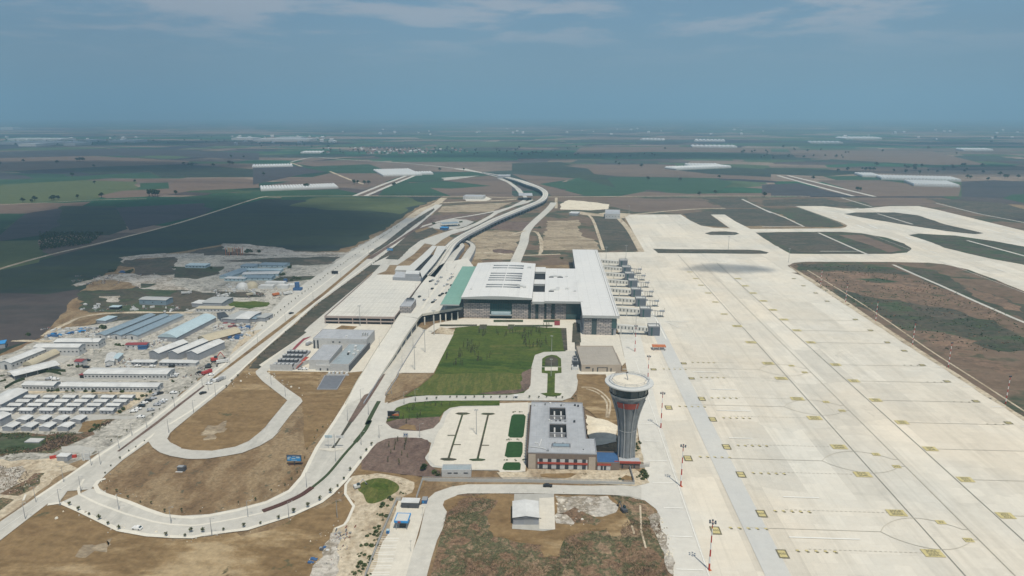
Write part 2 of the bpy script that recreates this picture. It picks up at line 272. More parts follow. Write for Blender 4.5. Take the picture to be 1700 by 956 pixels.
# ------------------------------------------------------------------ mesh tools
class MB:
    def __init__(s): s.v = []; s.f = []; s.m = []; s.mats = []; s.smooth = False
    def mi(s, mat):
        if mat not in s.mats: s.mats.append(mat)
        return s.mats.index(mat)
    def add(s, vs, fs, mat):
        k = len(s.v); s.v += [tuple(v) for v in vs]; i = s.mi(mat)
        for f in fs: s.f.append([a + k for a in f]); s.m.append(i)
        return s
    def box(s, x0, x1, y0, y1, z0, z1, mat, top=None):
        s.add([(x0, y0, z0), (x1, y0, z0), (x1, y1, z0), (x0, y1, z0), (x0, y0, z1), (x1, y0, z1), (x1, y1, z1), (x0, y1, z1)],
              [(0, 3, 2, 1), (0, 1, 5, 4), (1, 2, 6, 5), (2, 3, 7, 6), (3, 0, 4, 7)], mat)
        k = len(s.v) - 4; s.f.append([k, k + 1, k + 2, k + 3]); s.m.append(s.mi(top or mat)); return s
    def prism(s, pts, z0, z1, mat, top=None):
        pts = [(p[0], p[1]) for p in pts]
        if area2(pts) < 0: pts = pts[::-1]
        n = len(pts); k = len(s.v)
        s.v += [(x, y, z0) for x, y in pts] + [(x, y, z1) for x, y in pts]
        i = s.mi(mat); it = s.mi(top or mat)
        for a in range(n): b = (a + 1) % n; s.f.append([k + a, k + b, k + n + b, k + n + a]); s.m.append(i)
        for tr in tessellate_polygon([[Vector((x, y, 0)) for x, y in pts]]):
            tr = fix(tr, pts); s.f.append([k + n + q for q in tr]); s.m.append(it)
        return s
    def tube(s, a, b, r0, r1, mat, n=8, caps=True):
        a = Vector(a); b = Vector(b); d = (b - a).normalized(); u = d.orthogonal().normalized(); w = d.cross(u); vs = []
        for c, r in ((a, r0), (b, r1)):
            for i in range(n): t = 2 * math.pi * i / n; vs.append(c + (u * math.cos(t) + w * math.sin(t)) * r)
        fs = [(i, (i + 1) % n, n + (i + 1) % n, n + i) for i in range(n)]
        if caps: fs += [tuple(range(n - 1, -1, -1)), tuple(range(n, 2 * n))]
        return s.add(vs, fs, mat)
    def lathe(s, prof, mat, n=32, cx=0, cy=0):
        vs = [(cx + r * math.cos(2 * math.pi * i / n), cy + r * math.sin(2 * math.pi * i / n), z) for r, z in prof for i in range(n)]
        fs = [(k * n + i, k * n + (i + 1) % n, (k + 1) * n + (i + 1) % n, (k + 1) * n + i) for k in range(len(prof) - 1) for i in range(n)]
        s.add(vs, fs, mat); return s
    def blob(s, c, r, mat, n=40, leaf=0.5, flat=1.0, rnd=random):
        c = Vector(c)
        for _ in range(n):
            d = Vector((rnd.gauss(0, 1), rnd.gauss(0, 1), rnd.gauss(0, 1))).normalized(); q = c + Vector((d.x * r, d.y * r, d.z * r * flat)) * (rnd.random() ** 0.45)
            a = Vector((rnd.gauss(0, 1), rnd.gauss(0, 1), rnd.gauss(0, 1))).normalized(); b = a.orthogonal().normalized(); e_ = leaf * (0.6 + rnd.random() * 0.8)
            w = a.cross(b); s.add([q + b * e_, q + w * e_, q - b * e_, q - w * e_], [(0, 1, 2, 3)], mat)
        return s
    def obj(s, name, parent=None, **props):
        me = bpy.data.meshes.new(name); me.from_pydata(s.v, [], s.f)
        for m in s.mats: me.materials.append(MATS[m])
        me.polygons.foreach_set('material_index', s.m)
        if s.smooth: me.polygons.foreach_set('use_smooth', [True] * len(s.f))
        me.update(); o = bpy.data.objects.new(name, me); C.collection.objects.link(o); o.parent = parent
        for k, v in props.items(): o[k] = v
        return o
def area2(p): return sum(p[i][0] * p[(i + 1) % len(p)][1] - p[(i + 1) % len(p)][0] * p[i][1] for i in range(len(p)))
def fix(tr, pts):
    a, b, c = [pts[i] for i in tr]
    return tr if (b[0] - a[0]) * (c[1] - a[1]) - (c[0] - a[0]) * (b[1] - a[1]) > 0 else (tr[0], tr[2], tr[1])
def empty(name, loc, label, cat, group=None, rz=0.0):
    o = bpy.data.objects.new(name, None); C.collection.objects.link(o); o.location = loc; o.rotation_euler = (0, 0, rz); o.empty_display_size = 1
    o['label'] = label; o['category'] = cat
    if group: o['group'] = group
    return o
KIDS = {}
def kids(o):
    if o.name not in KIDS: KIDS[o.name] = [c for c in bpy.data.objects if c.parent == o]
    return KIDS[o.name]
def copy_tree(o, parent=None):
    c = o.copy(); C.collection.objects.link(c)
    if parent is not None: c.parent = parent
    for ch in kids(o): copy_tree(ch, c)
    return c
PROTO = {}
def place(proto, loc, rz=0.0, sc=1.0, label=None, group=None):
    """first use moves the built thing itself, later uses copy it with its parts"""
    if proto not in PROTO: PROTO[proto] = [BUILD[proto](), True]
    if PROTO[proto][1]: o = PROTO[proto][0]; PROTO[proto][1] = False; kids(o); [kids(k) for k in kids(o)]
    else: o = copy_tree(PROTO[proto][0])
    o.location = loc; o.rotation_euler = (0, 0, rz); o.scale = (sc, sc, sc) if isinstance(sc, (int, float)) else sc
    if label: o['label'] = label
    if group: o['group'] = group
    elif 'group' in o.keys(): del o['group']
    return o
BUILD = {}
def smoothpts(pts, closed=True, k=4):
    n = len(pts); o = []
    for i in range(n if closed else n - 1):
        g = lambda j: pts[j % n] if closed else pts[max(0, min(n - 1, j))]
        p0, p1, p2, p3 = g(i - 1), g(i), g(i + 1), g(i + 2)
        for j in range(k):
            t = j / k; o.append(0.5 * ((2 * p1) + (p2 - p0) * t + (2 * p0 - 5 * p1 + 4 * p2 - p3) * t * t + (3 * p1 - p0 - 3 * p2 + p3) * t ** 3))
    if not closed: o.append(pts[-1])
    return o
def jitter(pts, amp, step):
    o = []
    for i in range(len(pts)):
        a = pts[i]; b = pts[(i + 1) % len(pts)]; d = (b - a); n = max(1, min(60, int(d.length / step))); nr = Vector((-d.y, d.x, 0)).normalized() if d.length > 0 else Vector((0, 0, 0))
        for j in range(n):
            q = a + d * (j / n); w = mnoise.noise(Vector((q.x / (step * 2.5), q.y / (step * 2.5), 3.3))) + 0.5 * mnoise.noise(Vector((q.x / step, q.y / step, 9.1)))
            o.append(q + nr * amp * w * 1.5)
    return o
LAYER = 0.03
LC = {}
def lz(layer):
    LC[layer] = LC.get(layer, -1) + 1; return layer * LAYER + 0.0012 * (LC[layer] % 25)
def patch(name, px, layer, mat, smooth=False, jit=0.0, step=4.0, kind='structure', world=False, kerb=0.0, z=None):
    z = lz(layer) if z is None else z
    pts = [Vector((p[0], p[1], z)) for p in px] if world else [P(p[0], p[1], z) for p in px]
    if smooth: pts = smoothpts(pts)
    if jit: pts = jitter(pts, jit, step)
    q = [(p.x, p.y) for p in pts]; mb = MB()
    if area2(q) < 0: q = q[::-1]
    if kerb: mb.prism(q, -0.05, z + kerb, 'kerb', mat)
    else:
        fs = [fix(t_, q) for t_ in tessellate_polygon([[Vector((x, y, 0)) for x, y in q]])]
        mb.add([(x, y, z) for x, y in q], fs, mat)
    return mb.obj(name, kind=kind)
def strip_pts(px, w, z=0.0, world=False, smooth=True):
    pts = [Vector((*p[:2], z)) for p in px] if world else [P(p[0], p[1], z) for p in px]
    if smooth and len(pts) > 2: pts = smoothpts(pts, False, 6)
    l, r = [], []
    for i, p in enumerate(pts):
        d = (pts[min(i + 1, len(pts) - 1)] - pts[max(i - 1, 0)]); d.z = 0; d.normalize(); n = Vector((-d.y, d.x, 0)); l.append(p + n * w / 2); r.append(p - n * w / 2)
    return l, r, pts
def strip_into(mb, px, w, z, mat, world=False, smooth=True):
    l, r, _ = strip_pts(px, w, z, world, smooth); n = len(l)
    mb.add(l + r, [(n + i, n + i + 1, i + 1, i) for i in range(n - 1)], mat); return mb
def strip(name, px, w, layer, mat, world=False, smooth=True, kind='structure', jit=0.0):
    z = lz(layer)
    if jit:
        l, r, _ = strip_pts(px, w, 0, world, smooth); return patch(name, [(p.x, p.y) for p in l + r[::-1]], layer, mat, world=True, jit=jit, step=6)
    return strip_into(MB(), px, w, z, mat, world, smooth).obj(name, kind=kind)
def raised(name, px, w, z1, mat, world=False, kind='structure', z0=-0.05, **kw):
    """kerbed bed, hedge or wall that follows a line"""
    l, r, _ = strip_pts(px, w, 0, world); q = [(p.x, p.y) for p in l + r[::-1]]; mb = MB()
    n = len(l)
    vs = [(p.x, p.y, z0) for p in l] + [(p.x, p.y, z0) for p in r] + [(p.x, p.y, z1) for p in l] + [(p.x, p.y, z1) for p in r]
    fs = []
    for i in range(n - 1): fs += [(i + 1, i, 2 * n + i, 2 * n + i + 1), (n + i, n + i + 1, 3 * n + i + 1, 3 * n + i), (3 * n + i, 3 * n + i + 1, 2 * n + i + 1, 2 * n + i)]
    fs += [(0, n, 3 * n, 2 * n), (2 * n - 1, n - 1, 3 * n - 1, 4 * n - 1)]
    mb.add(vs, fs, mat); props = dict(kw)
    if kind: props['kind'] = kind
    return mb.obj(name, **props)
# ================================================================== THE SETTING
g = MB(); g.add([(-32000, -3000, 0), (32000, -3000, 0), (32000, 52000, 0), (-32000, 52000, 0)], [(0, 1, 2, 3)], 'farmland'); g.obj('ground', kind='structure')
# low hills on the far left horizon
hv = []; hf = []
nx, ny = 60, 8
for j in range(ny + 1):
    for i in range(nx + 1):
        x = -31000 + i * 480; y = 26000 + j * 1400
        w = math.sin(math.pi * j / ny) * min(1, i / 6) * min(1, (nx - i) / 22)
        hv.append((x, y, -2 + w * (150 + 420 * abs(mnoise.noise(Vector((x / 4200, y / 5200, 1)))) + 90 * mnoise.noise(Vector((x / 1300, y / 1600, 5))))))
for j in range(ny):
    for i in range(nx): a = j * (nx + 1) + i; hf.append((a, a + 1, a + nx + 2, a + nx + 1))
hm = MB(); hm.smooth = True; hm.add(hv, hf, 'hills'); hm.obj('hills', kind='structure')
CLOUD_H = 1500.0
def cloud(gx, gy, rx, ry):
    """a fair weather cloud high above, out of the picture; its shade falls round (gx, gy)"""
    k = CLOUD_H / sd.z; mb = MB(); mb.smooth = True; n = 32
    mb.add([(0, 0, .12)] + [(r * math.cos(2 * math.pi * i / n), r * math.sin(2 * math.pi * i / n), .12 * (1 - r)) for r in (.33, .66, 1) for i in range(n)] + [(0, 0, -.03)],
           [(0, 1 + i, 1 + (i + 1) % n) for i in range(n)] + [(1 + a * n + i, 1 + (a + 1) * n + i, 1 + (a + 1) * n + (i + 1) % n, 1 + a * n + (i + 1) % n) for a in (0, 1) for i in range(n)] + [(3 * n + 1, 1 + 2 * n + (i + 1) % n, 1 + 2 * n + i) for i in range(n)], 'cloud')
    o = mb.obj('cloud', kind='structure'); o.location = (gx + sd.x * k, gy + sd.y * k, CLOUD_H); o.scale = (rx, ry, 600); return o
for c_ in ((-720, 1120, 620, 620), (-1800, 2500, 900, 420), (200, 3300, 1300, 380), (1900, 2500, 1100, 360), (-2600, 4500, 1800, 520), (3000, 4600, 1900, 520), (1300, 1350, 480, 220), (P(1215, 447).x, P(1215, 447).y, 70, 26)): cloud(*c_)
A = Z(0, 540); B = Z(300, 540); Cc = Z(0, 380); D = Z(300, 380); E_ = Z(0, 700); Fz = Z(0, 776); G = Z(300, 700); K = Z(640, 520)
T = Z(720, 400, 1700 / 260); U = Z(860, 560, 1700 / 260); V = Z(840, 660, 1700 / 260); Q = Z(600, 660, 1700 / 260); S = Z(560, 776); X1 = Z(820, 776)
T1 = Z(0, 180, 1700 / 430); T2 = Z(420, 180, 1700 / 430); T3 = Z(850, 180, 1700 / 430); T4 = Z(1270, 180, 1700 / 430)
M1 = Z(520, 380); R2 = Z(1380, 400); NA = Z(680, 280, 1554 / 260)
def zp(z, *pts): return [z(*p) for p in pts]
# --- farm fields beyond the airport (crop and soil colours; field_dark also has cloud shade in its tone)
def fld(mat, *px, layer=2, jit=0.0): return patch('field', px, layer, mat, jit=jit, step=25)
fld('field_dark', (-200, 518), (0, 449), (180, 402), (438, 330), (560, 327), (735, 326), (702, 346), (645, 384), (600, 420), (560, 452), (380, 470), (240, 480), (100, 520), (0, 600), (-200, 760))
fld('field_plum', (-300, 620), (0, 487), (75, 488), (130, 480), (175, 500), (130, 540), (60, 560), (0, 578), (-300, 740), layer=3, jit=5)
fld('field_green', *zp(T2, (190, 575), (420, 573), (1000, 578), (960, 600), (600, 605), (180, 600)), layer=3)
fld('field_olive', *zp(T2, (420, 585), (1000, 583), (1130, 620), (980, 690), (500, 670), (250, 640)), layer=3, jit=14)
fld('field_brown', *zp(T1, (-100, 690), (0, 620), (420, 620), (600, 610), (500, 660), (380, 690), (160, 690), (0, 695)))
fld('field_olive', *zp(T1, (-100, 600), (0, 500), (560, 470), (900, 480), (900, 530), (800, 545), (650, 590), (400, 610), (0, 625)), jit=10)
fld('field_green', *zp(T1, (-100, 505), (0, 495), (560, 470), (740, 455), (1060, 455), (980, 415), (700, 432), (400, 452), (0, 470)), layer=3)
fld('field_slate', *zp(T1, (-100, 480), (0, 465), (240, 465), (160, 440), (0, 420), (-100, 425)))
fld('field_brown', *zp(T1, (560, 470), (1060, 458), (1600, 460), (1700, 475), (1700, 520), (1250, 540), (1050, 575), (700, 590), (640, 575), (800, 540), (1110, 525), (1100, 485)), layer=2)
fld('field_green', *zp(T1, (920, 490), (1105, 485), (1110, 525), (920, 530)), layer=4)
fld('field_brown', *zp(T1, (-50, 320), (640, 312), (1250, 345), (1230, 365), (700, 380), (0, 415), (-50, 400)), jit=10)
fld('field_slate', *zp(T1, (-50, 285), (800, 260), (1700, 290), (1700, 340), (1100, 310), (640, 310), (0, 325)))
fld('field_dark', *zp(T1, (380, 395), (1250, 370), (1700, 400), (1700, 450), (1060, 455), (980, 412), (600, 430)))
fld('field_slate', *zp(T1, (-100, 830), (0, 830), (160, 690), (420, 650), (760, 640), (800, 780), (500, 820), (280, 830), (0, 870), (-100, 900)))
fld('field_dark', *zp(T1, (400, 640), (760, 640), (850, 790), (720, 830), (300, 830), (380, 770)), layer=3, jit=6)
fld('field_slate', *zp(T1, (760, 650), (1340, 620), (1400, 660), (1330, 700), (850, 800)), layer=3)
fld('field_green', *zp(T1, (1040, 590), (1340, 570), (1700, 550), (1700, 590), (1380, 670), (1330, 615)), layer=3, jit=8)
fld('field_olive', *zp(T1, (-100, 890), (0, 870), (240, 865), (260, 949), (250, 1010), (0, 1060), (-100, 1090)), layer=3, jit=4)
fld('field_green', *zp(T1, (-100, 700), (0, 690), (170, 690), (100, 740), (0, 800), (-100, 830)), layer=4)
# middle fields
fld('field_slate', *zp(T2, (0, 385), (270, 375), (500, 415), (330, 430), (0, 500)))
fld('field_brown', *zp(T2, (330, 345), (760, 335), (820, 360), (400, 380), (260, 360)))
fld('field_green', *zp(T2, (320, 385), (760, 365), (860, 400), (840, 425), (500, 420)), layer=3)
fld('field_brown', *zp(T2, (500, 425), (860, 425), (990, 440), (750, 520), (620, 500), (0, 520), (300, 470)), layer=2)
fld('field_green', *zp(T2, (-10, 545), (560, 530), (700, 560), (660, 574), (0, 585)), layer=4)
fld('field_green', *zp(T2, (880, 500), (1100, 430), (1250, 418), (1440, 415), (1550, 440), (1230, 470), (1000, 480), (1160, 520), (1300, 575), (820, 575)), layer=3)
fld('field_green', *zp(T2, (1000, 490), (1250, 475), (1560, 507), (1300, 525), (1150, 520)), layer=4)
fld('field_brown', *zp(T2, (1230, 470), (1550, 440), (1700, 480), (1700, 575), (1300, 575), (1160, 522), (1300, 527), (1570, 508)), layer=2)
fld('field_green', *zp(T3, (180, 495), (450, 465), (700, 450), (1300, 455), (1440, 480), (1400, 530), (1180, 575), (900, 535), (700, 575), (470, 570), (400, 540)), layer=2, jit=10)
fld('field_dark', *zp(T3, (0, 360), (320, 350), (600, 425), (680, 520), (450, 460), (230, 440), (0, 410)), layer=2)
fld('field_brown', *zp(T3, (340, 375), (900, 365), (1080, 370), (1040, 400), (1300, 430), (1700, 450), (1700, 470), (1260, 455), (700, 445), (540, 430), (500, 395)), layer=2)
fld('field_dark', *zp(T3, (1100, 405), (1440, 385), (1700, 400), (1700, 450), (1300, 430)), layer=3)
fld('field_brown', *zp(T3, (0, 430), (420, 460), (180, 495), (470, 570), (270, 580), (240, 560), (150, 500)), layer=3)
fld('field_brown', *zp(T3, (870, 545), (1160, 560), (1450, 555), (1700, 555), (1700, 578), (700, 576)), layer=4)
fld('field_green', *zp(T3, (560, 285), (1100, 280), (1700, 300), (1700, 340), (1200, 330), (900, 330)), layer=2)
fld('field_brown', *zp(T3, (450, 255), (1000, 250), (1700, 265), (1700, 290), (900, 285), (400, 300)), layer=2)
fld('field_brown', *zp(T4, (330, 470), (760, 470), (1000, 500), (1290, 505), (1270, 575), (720, 578)), layer=3)
fld('field_green', *zp(T4, (380, 445), (760, 440), (980, 490), (760, 500), (470, 470)), layer=2)
fld('field_slate', *zp(T4, (-20, 500), (220, 490), (430, 545), (560, 575), (-20, 575)), layer=3)
fld('field_brown', *zp(T4, (480, 390), (1060, 385), (1080, 400), (900, 420), (540, 415)), layer=2)
fld('field_dark', *zp(T4, (0, 390), (400, 400), (700, 420), (400, 445), (0, 430)), layer=2)
fld('field_brown', *zp(T4, (150, 270), (1100, 280), (1460, 370), (1100, 370), (200, 320)), layer=2)
fld('field_slate', *zp(T4, (1290, 480), (1500, 470), (1700, 480), (1800, 640), (1560, 590), (1290, 580)), layer=3)
fld('field_green', *zp(T4, (1560, 590), (1620, 565), (1800, 560), (1800, 640)), layer=4)
# --- airport land
patch('site_ground', [(-420, 1000), (-300, 860), (-120, 660), (0, 590), (70, 560), (150, 470), (215, 432), (370, 405), (480, 418), (562, 416), (598, 404), (640, 378), (690, 345), (735, 327), (1300, 327), (1700, 340), (2100, 348), (2600, 1000), (1500, 1100), (0, 1100)], 5, 'dirt', jit=5, step=12)
patch('field', [(735, 328), (900, 325), (1300, 327), (1560, 328), (1700, 352), (2100, 420), (2100, 470), (1700, 385), (1556, 350), (1200, 358), (1035, 356), (1056, 418), (990, 440), (860, 440), (800, 436), (780, 400), (750, 395), (716, 365)], 6, 'infield', jit=3, step=10)
patch('field', zp(T3, (620, 590), (1240, 592), (1380, 655), (800, 680), (650, 640)), 7, 'field_brown', jit=6, step=15)
patch('field', zp(T3, (1260, 590), (1510, 592), (1640, 650), (1400, 655)), 7, 'infield_dark', jit=4, step=15)
patch('field', zp(T3, (1120, 690), (1400, 660), (1700, 655), (1700, 770), (1530, 770), (1300, 695), (1430, 780), (1220, 770), (1170, 740)), 7, 'infield_dark', jit=4, step=10)
patch('field', zp(T4, (600, 590), (1000, 590), (1150, 640), (820, 635), (700, 640)), 7, 'field_brown', jit=4, step=15)
patch('field', zp(T4, (-10, 600), (380, 590), (640, 645), (200, 640), (-10, 640)), 7, 'infield_dark', jit=4, step=15)
patch('field', zp(T4, (1050, 590), (1560, 620), (1800, 690), (1800, 760), (1400, 690)), 7, 'infield_dark', jit=4, step=15)
patch('field', zp(T3, (520, 720), (720, 720), (840, 930), (590, 930)), 7, 'infield_dark', jit=4, step=10)
patch('field', zp(T3, (230, 740), (430, 730), (470, 850), (530, 860), (590, 930), (180, 930)), 7, 'dirt_gold', jit=6, step=10)
patch('field', zp(NA, (640, 620), (900, 610), (1120, 640), (1050, 800), (1010, 900), (650, 900), (600, 760)), 7, 'dirt_gold', jit=5, step=8)
patch('field', zp(NA, (760, 530), (1330, 520), (1180, 600), (1100, 610), (780, 600)), 8, 'soil_dark', jit=5, step=8)
patch('field', zp(NA, (820, 800), (930, 795), (1060, 820), (1000, 840), (850, 835)), 9, 'soil_dark', jit=3, step=6)
patch('field', zp(T2, (1170, 700), (1560, 690), (1480, 730), (1200, 770), (1060, 790), (1000, 870), (930, 935), (800, 949), (1060, 790)), 7, 'soil_dark', jit=3, step=8)
patch('field', zp(T2, (1240, 640), (1700, 615), (1560, 680), (1220, 680)), 7, 'dirt_gold', jit=3, step=10)
patch('gravel_yard', zp(T3, (320, 625), (370, 600), (530, 615), (630, 628), (645, 660), (500, 668), (320, 662)), 8, 'sand', jit=3, step=8)
patch('field', [(-100, 640), (0, 600), (70, 566), (130, 545), (215, 505), (230, 434), (370, 408), (560, 420), (560, 450), (420, 560), (300, 560), (0, 640)], 6, 'infield_dark', jit=5, step=8)
# camp ground, left
patch('camp_ground', [(-260, 700), (-60, 610), (40, 578), (100, 545), (160, 538), (300, 520), (420, 470), (560, 425), (640, 385), (700, 348), (722, 340), (700, 355), (620, 410), (560, 448), (420, 559), (245, 700), (166, 751), (60, 790), (-260, 900)], 7, 'camp', jit=4, step=8)
patch('gravel_yard', zp(D, (370, 130), (500, 128), (900, 165), (1000, 200), (1500, 205), (1520, 225), (900, 235), (520, 215), (380, 175)), 8, 'rubble_pale', jit=4, step=7)
patch('gravel_yard', zp(Cc, (1040, 250), (1400, 215), (1800, 215), (1800, 235), (1200, 262), (1100, 310)), 8, 'rubble_pale', jit=4, step=7)
patch('gravel_yard', zp(Cc, (590, 495), (950, 400), (1500, 400), (1900, 440), (1900, 540), (1280, 530), (1180, 470), (900, 450), (700, 500)), 8, 'rubble_pale', jit=6, step=7)
patch('gravel_yard', zp(D, (-60, 230), (1400, 230), (1200, 330), (900, 400), (650, 560), (200, 560), (-60, 500)), 8, 'camp', jit=5, step=7)
patch('brush_ground', zp(D, (300, 285), (900, 250), (1400, 245), (1340, 310), (980, 320), (560, 290)), 9, 'infield_dark', jit=5, step=7)
patch('brush_ground', zp(Cc, (1100, 275), (1560, 255), (1520, 345), (1240, 350), (1080, 330)), 9, 'infield_dark', jit=5, step=7)
patch('brush_ground', zp(Cc, (700, 540), (1200, 530), (1560, 550), (1500, 590), (1230, 600), (1220, 670), (1540, 680), (1500, 730), (850, 740), (700, 700)), 9, 'infield_green', jit=5, step=7)
patch('brush_ground', zp(Cc, (1240, 480), (1390, 485), (1280, 520), (1230, 520)), 10, 'infield_green', jit=3, step=5)
patch('brush_ground', zp(Cc, (870, 595), (1040, 590), (1050, 640), (960, 640)), 10, 'rubble_pale', jit=3, step=5)
patch('brush_ground', zp(D, (-60, 335), (380, 330), (330, 400), (150, 440), (-60, 430)), 9, 'infield_green', jit=3, step=5)
patch('brush_ground', zp(D, (820, 450), (880, 420), (1190, 415), (1180, 440), (900, 475)), 9, 'infield_green', jit=3, step=5)
patch('brush_ground', zp(D, (390, 640), (600, 640), (780, 645), (760, 680), (600, 705), (440, 680)), 9, 'lawn', jit=3, step=5)
patch('brush_ground', zp(D, (290, 555), (560, 550), (760, 570), (740, 600), (400, 605)), 9, 'infield_dark', jit=3, step=5)
patch('brush_ground', zp(A, (240, 560), (600, 575), (1170, 585), (1380, 590), (1260, 650), (1030, 790), (1000, 770), (1190, 610), (240, 590)), 9, 'dirt_pale', jit=3, step=5)
patch('brush_ground', zp(A, (-400, 965), (700, 950), (1010, 835), (870, 830), (840, 960), (600, 1060), (480, 1110), (100, 1140), (-400, 1240)), 9, 'scrub', jit=3, step=6)
patch('brush_ground', zp(E_, (-300, 110), (0, 95), (300, 130), (450, 120), (400, 200), (250, 260), (-300, 330)), 10, 'infield_green', jit=3, step=5)
patch('dirt_verge', zp(E_, (-300, 345), (0, 345), (200, 345), (430, 330), (640, 380), (700, 420), (600, 455), (110, 780), (-300, 1080)), 10, 'dirt_pale', jit=4, step=6)
patch('brush_ground', zp(E_, (-200, 460), (0, 390), (210, 430), (170, 560), (0, 640), (-200, 800)), 11, 'rubble_pale', jit=4, step=5)
patch('brush_ground', zp(E_, (0, 640), (130, 560), (300, 460), (400, 450), (330, 540), (180, 640)), 12, 'scrub', jit=3, step=5)
patch('brush_ground', zp(E_, (-200, 720), (0, 680), (90, 690), (0, 780), (-200, 900)), 12, 'scrub', jit=3, step=5)
patch('gravel_yard', zp(E_, (540, 220), (700, 205), (860, 225), (800, 300), (740, 350), (710, 270), (560, 262)), 12, 'lot', jit=1.5, step=5)
patch('parking_yard', zp(A, (520, 265), (700, 225), (740, 235), (560, 330), (440, 310)), 9, 'lot', jit=1.5, step=5)
patch('parking_yard', zp(A, (700, 455), (1480, 462), (1500, 490), (560, 492), (420, 480), (300, 470), (330, 455)), 9, 'lot', jit=1, step=5)
patch('parking_yard', zp(A, (100, 785), (1020, 795), (1180, 800), (1400, 620), (1620, 570), (1500, 680), (1250, 830), (740, 830), (0, 860), (0, 800)), 10, 'lot', jit=1.5, step=5)
patch('brush_ground', zp(A, (720, 850), (900, 830), (870, 900), (770, 945), (680, 940)), 11, 'dirt_tan', jit=3, step=5)
# brown banks beside the expressway
patch('verge', [(582, 428), (618, 412), (560, 449), (500, 494), (420, 560), (380, 592), (400, 560), (470, 505), (520, 468)], 9, 'dirt_pale', jit=1.5, step=6)
patch('verge', [(645, 384), (690, 352), (722, 341), (700, 353), (665, 377), (622, 408), (600, 420)], 9, 'soil_dark', jit=1.5, step=6)
patch('verge', [(668, 384), (716, 357), (690, 380), (655, 408), (620, 436), (524, 507), (486, 541), (430, 588), (412, 612), (440, 612), (470, 592), (535, 540), (610, 458), (650, 430), (668, 420), (706, 398), (684, 380)], 9, 'infield_dark', jit=1.5, step=6)
# gold tan earth of the two loops
patch('verge', zp(B, (0, 880), (400, 560), (560, 400), (660, 410), (720, 480), (940, 660), (700, 950), (400, 1150), (150, 1150), (-100, 1100), (-80, 950)), 9, 'dirt_tan', jit=1, step=6)
patch('verge', zp(B, (760, 400), (1240, 410), (1210, 560), (1390, 570), (1500, 410), (1620, 400), (1300, 900), (1100, 1100), (1080, 1000), (1075, 660), (950, 560), (870, 480)), 9, 'dirt_tan', jit=1, step=6)
patch('verge', [(-200, 1040), (0, 897), (80, 836), (98, 835), (150, 856), (200, 882), (290, 892), (400, 881), (412, 900), (200, 960), (0, 990)], 8, 'dirt_tan', jit=4, step=8)
patch('verge', [(0, 955), (250, 905), (420, 890), (560, 830), (588, 840), (560, 880), (510, 960), (300, 985)], 8, 'dirt_tan', jit=7, step=8)
patch('dry_patch', zp(Fz, (700, 720), (860, 650), (1030, 630), (900, 720), (800, 770), (740, 745)), 10, 'dirt_gold', jit=6, step=2)
patch('dry_patch', zp(B, (150, 950), (300, 880), (420, 870), (380, 940), (250, 1010)), 10, 'dirt_gold', jit=7, step=2)
# --- apron, taxiways and runway: one sheet of concrete with the grass islands laid on it
conc = [(1121, 1000), (1115, 956), (1091, 848), (1080, 832), (1060, 824), (1060, 800), (1076, 800), (1064, 750), (1057, 700), (1046, 640), (1036, 590), (1030, 560), (1024, 545), (1000, 470), (993, 419), (1068, 418), (1058, 397), (1035, 356), (1130, 356), (1146, 366), (1163, 374), (1185, 378), (1212, 379), (1180, 356), (1203, 356), (1222, 368), (1246, 380), (1395, 379), (1404, 377), (1407, 374), (1396, 369), (1321, 342), (1366, 342), (1400, 346), (1434, 346), (1477, 342), (1525, 342), (1556, 348), (1700, 383), (2150, 492), (2150, 1000)]
patch('apron', conc, 10, 'apron')
isl = lambda px, mat, jit=1.0: patch('grass_island', px, 11, mat, jit=jit, step=8)
isl([(1084, 413), (1120, 413.5), (1240, 414.3), (1262, 415.5), (1277, 419), (1272, 421.3), (1092, 420)], 'infield_dark')
isl(zp(T3, (1265, 820), (1310, 808), (1400, 806), (1470, 812), (1492, 822), (1460, 830), (1300, 830)), 'infield_dark', 0.5)
isl([(1254, 386), (1300, 385), (1395, 384.5), (1430, 387), (1470, 394), (1500, 404), (1514, 413), (1505, 419), (1480, 421.5), (1400, 421.5), (1312, 421), (1285, 406)], 'infield_green')
isl([(1401, 355), (1420, 352.5), (1485, 352.5), (1523, 357), (1568, 372), (1634, 387), (1619, 388.7), (1573, 383.6), (1505, 373.5), (1460, 366), (1412, 357.5)], 'infield_dark')
isl([(1509, 390), (1525, 387.5), (1586, 391), (1650, 400), (1700, 409), (1800, 430), (2150, 500), (2150, 590), (1800, 462), (1700, 439.5), (1643, 429), (1606, 420.5), (1568, 411), (1540, 400)], 'infield_green')
isl([(1308, 441), (1318, 436), (1340, 434.3), (1490, 434.8), (1540, 436), (1568, 438.6), (1606, 447), (1653, 464), (1700, 483), (1800, 525), (2150, 680), (2150, 985), (1700, 698), (1517, 580), (1380, 490.5), (1330, 457)], 'infield')
lay = lambda nm, px, mat, l=12, j=4: patch(nm, px, l, mat, jit=j, step=8)
lay('grass_island', [(1268, 388), (1300, 386), (1352, 386), (1400, 402), (1424, 417), (1330, 419), (1296, 405)], 'infield_dark', j=2)
lay('grass_island', zp(T4, (480, 830), (640, 830), (800, 890), (900, 930), (820, 945), (640, 880)), 'field_brown', j=2)
lay('grass_island', zp(T4, (30, 660), (240, 650), (420, 720), (520, 770), (440, 780), (270, 775)), 'infield_green', 8)
lay('grass_island', zp(T4, (-10, 670), (0, 668), (240, 770), (-10, 770)), 'infield_dark', 8)
lay('grass_island', zp(R2, (-300, 200), (300, 215), (560, 240), (700, 300), (100, 260), (-300, 260)), 'infield_green')
lay('grass_island', zp(R2, (-350, 280), (0, 270), (500, 290), (900, 380), (1300, 540), (1560, 670), (1380, 690), (900, 580), (350, 500), (0, 400)), 'infield_red')
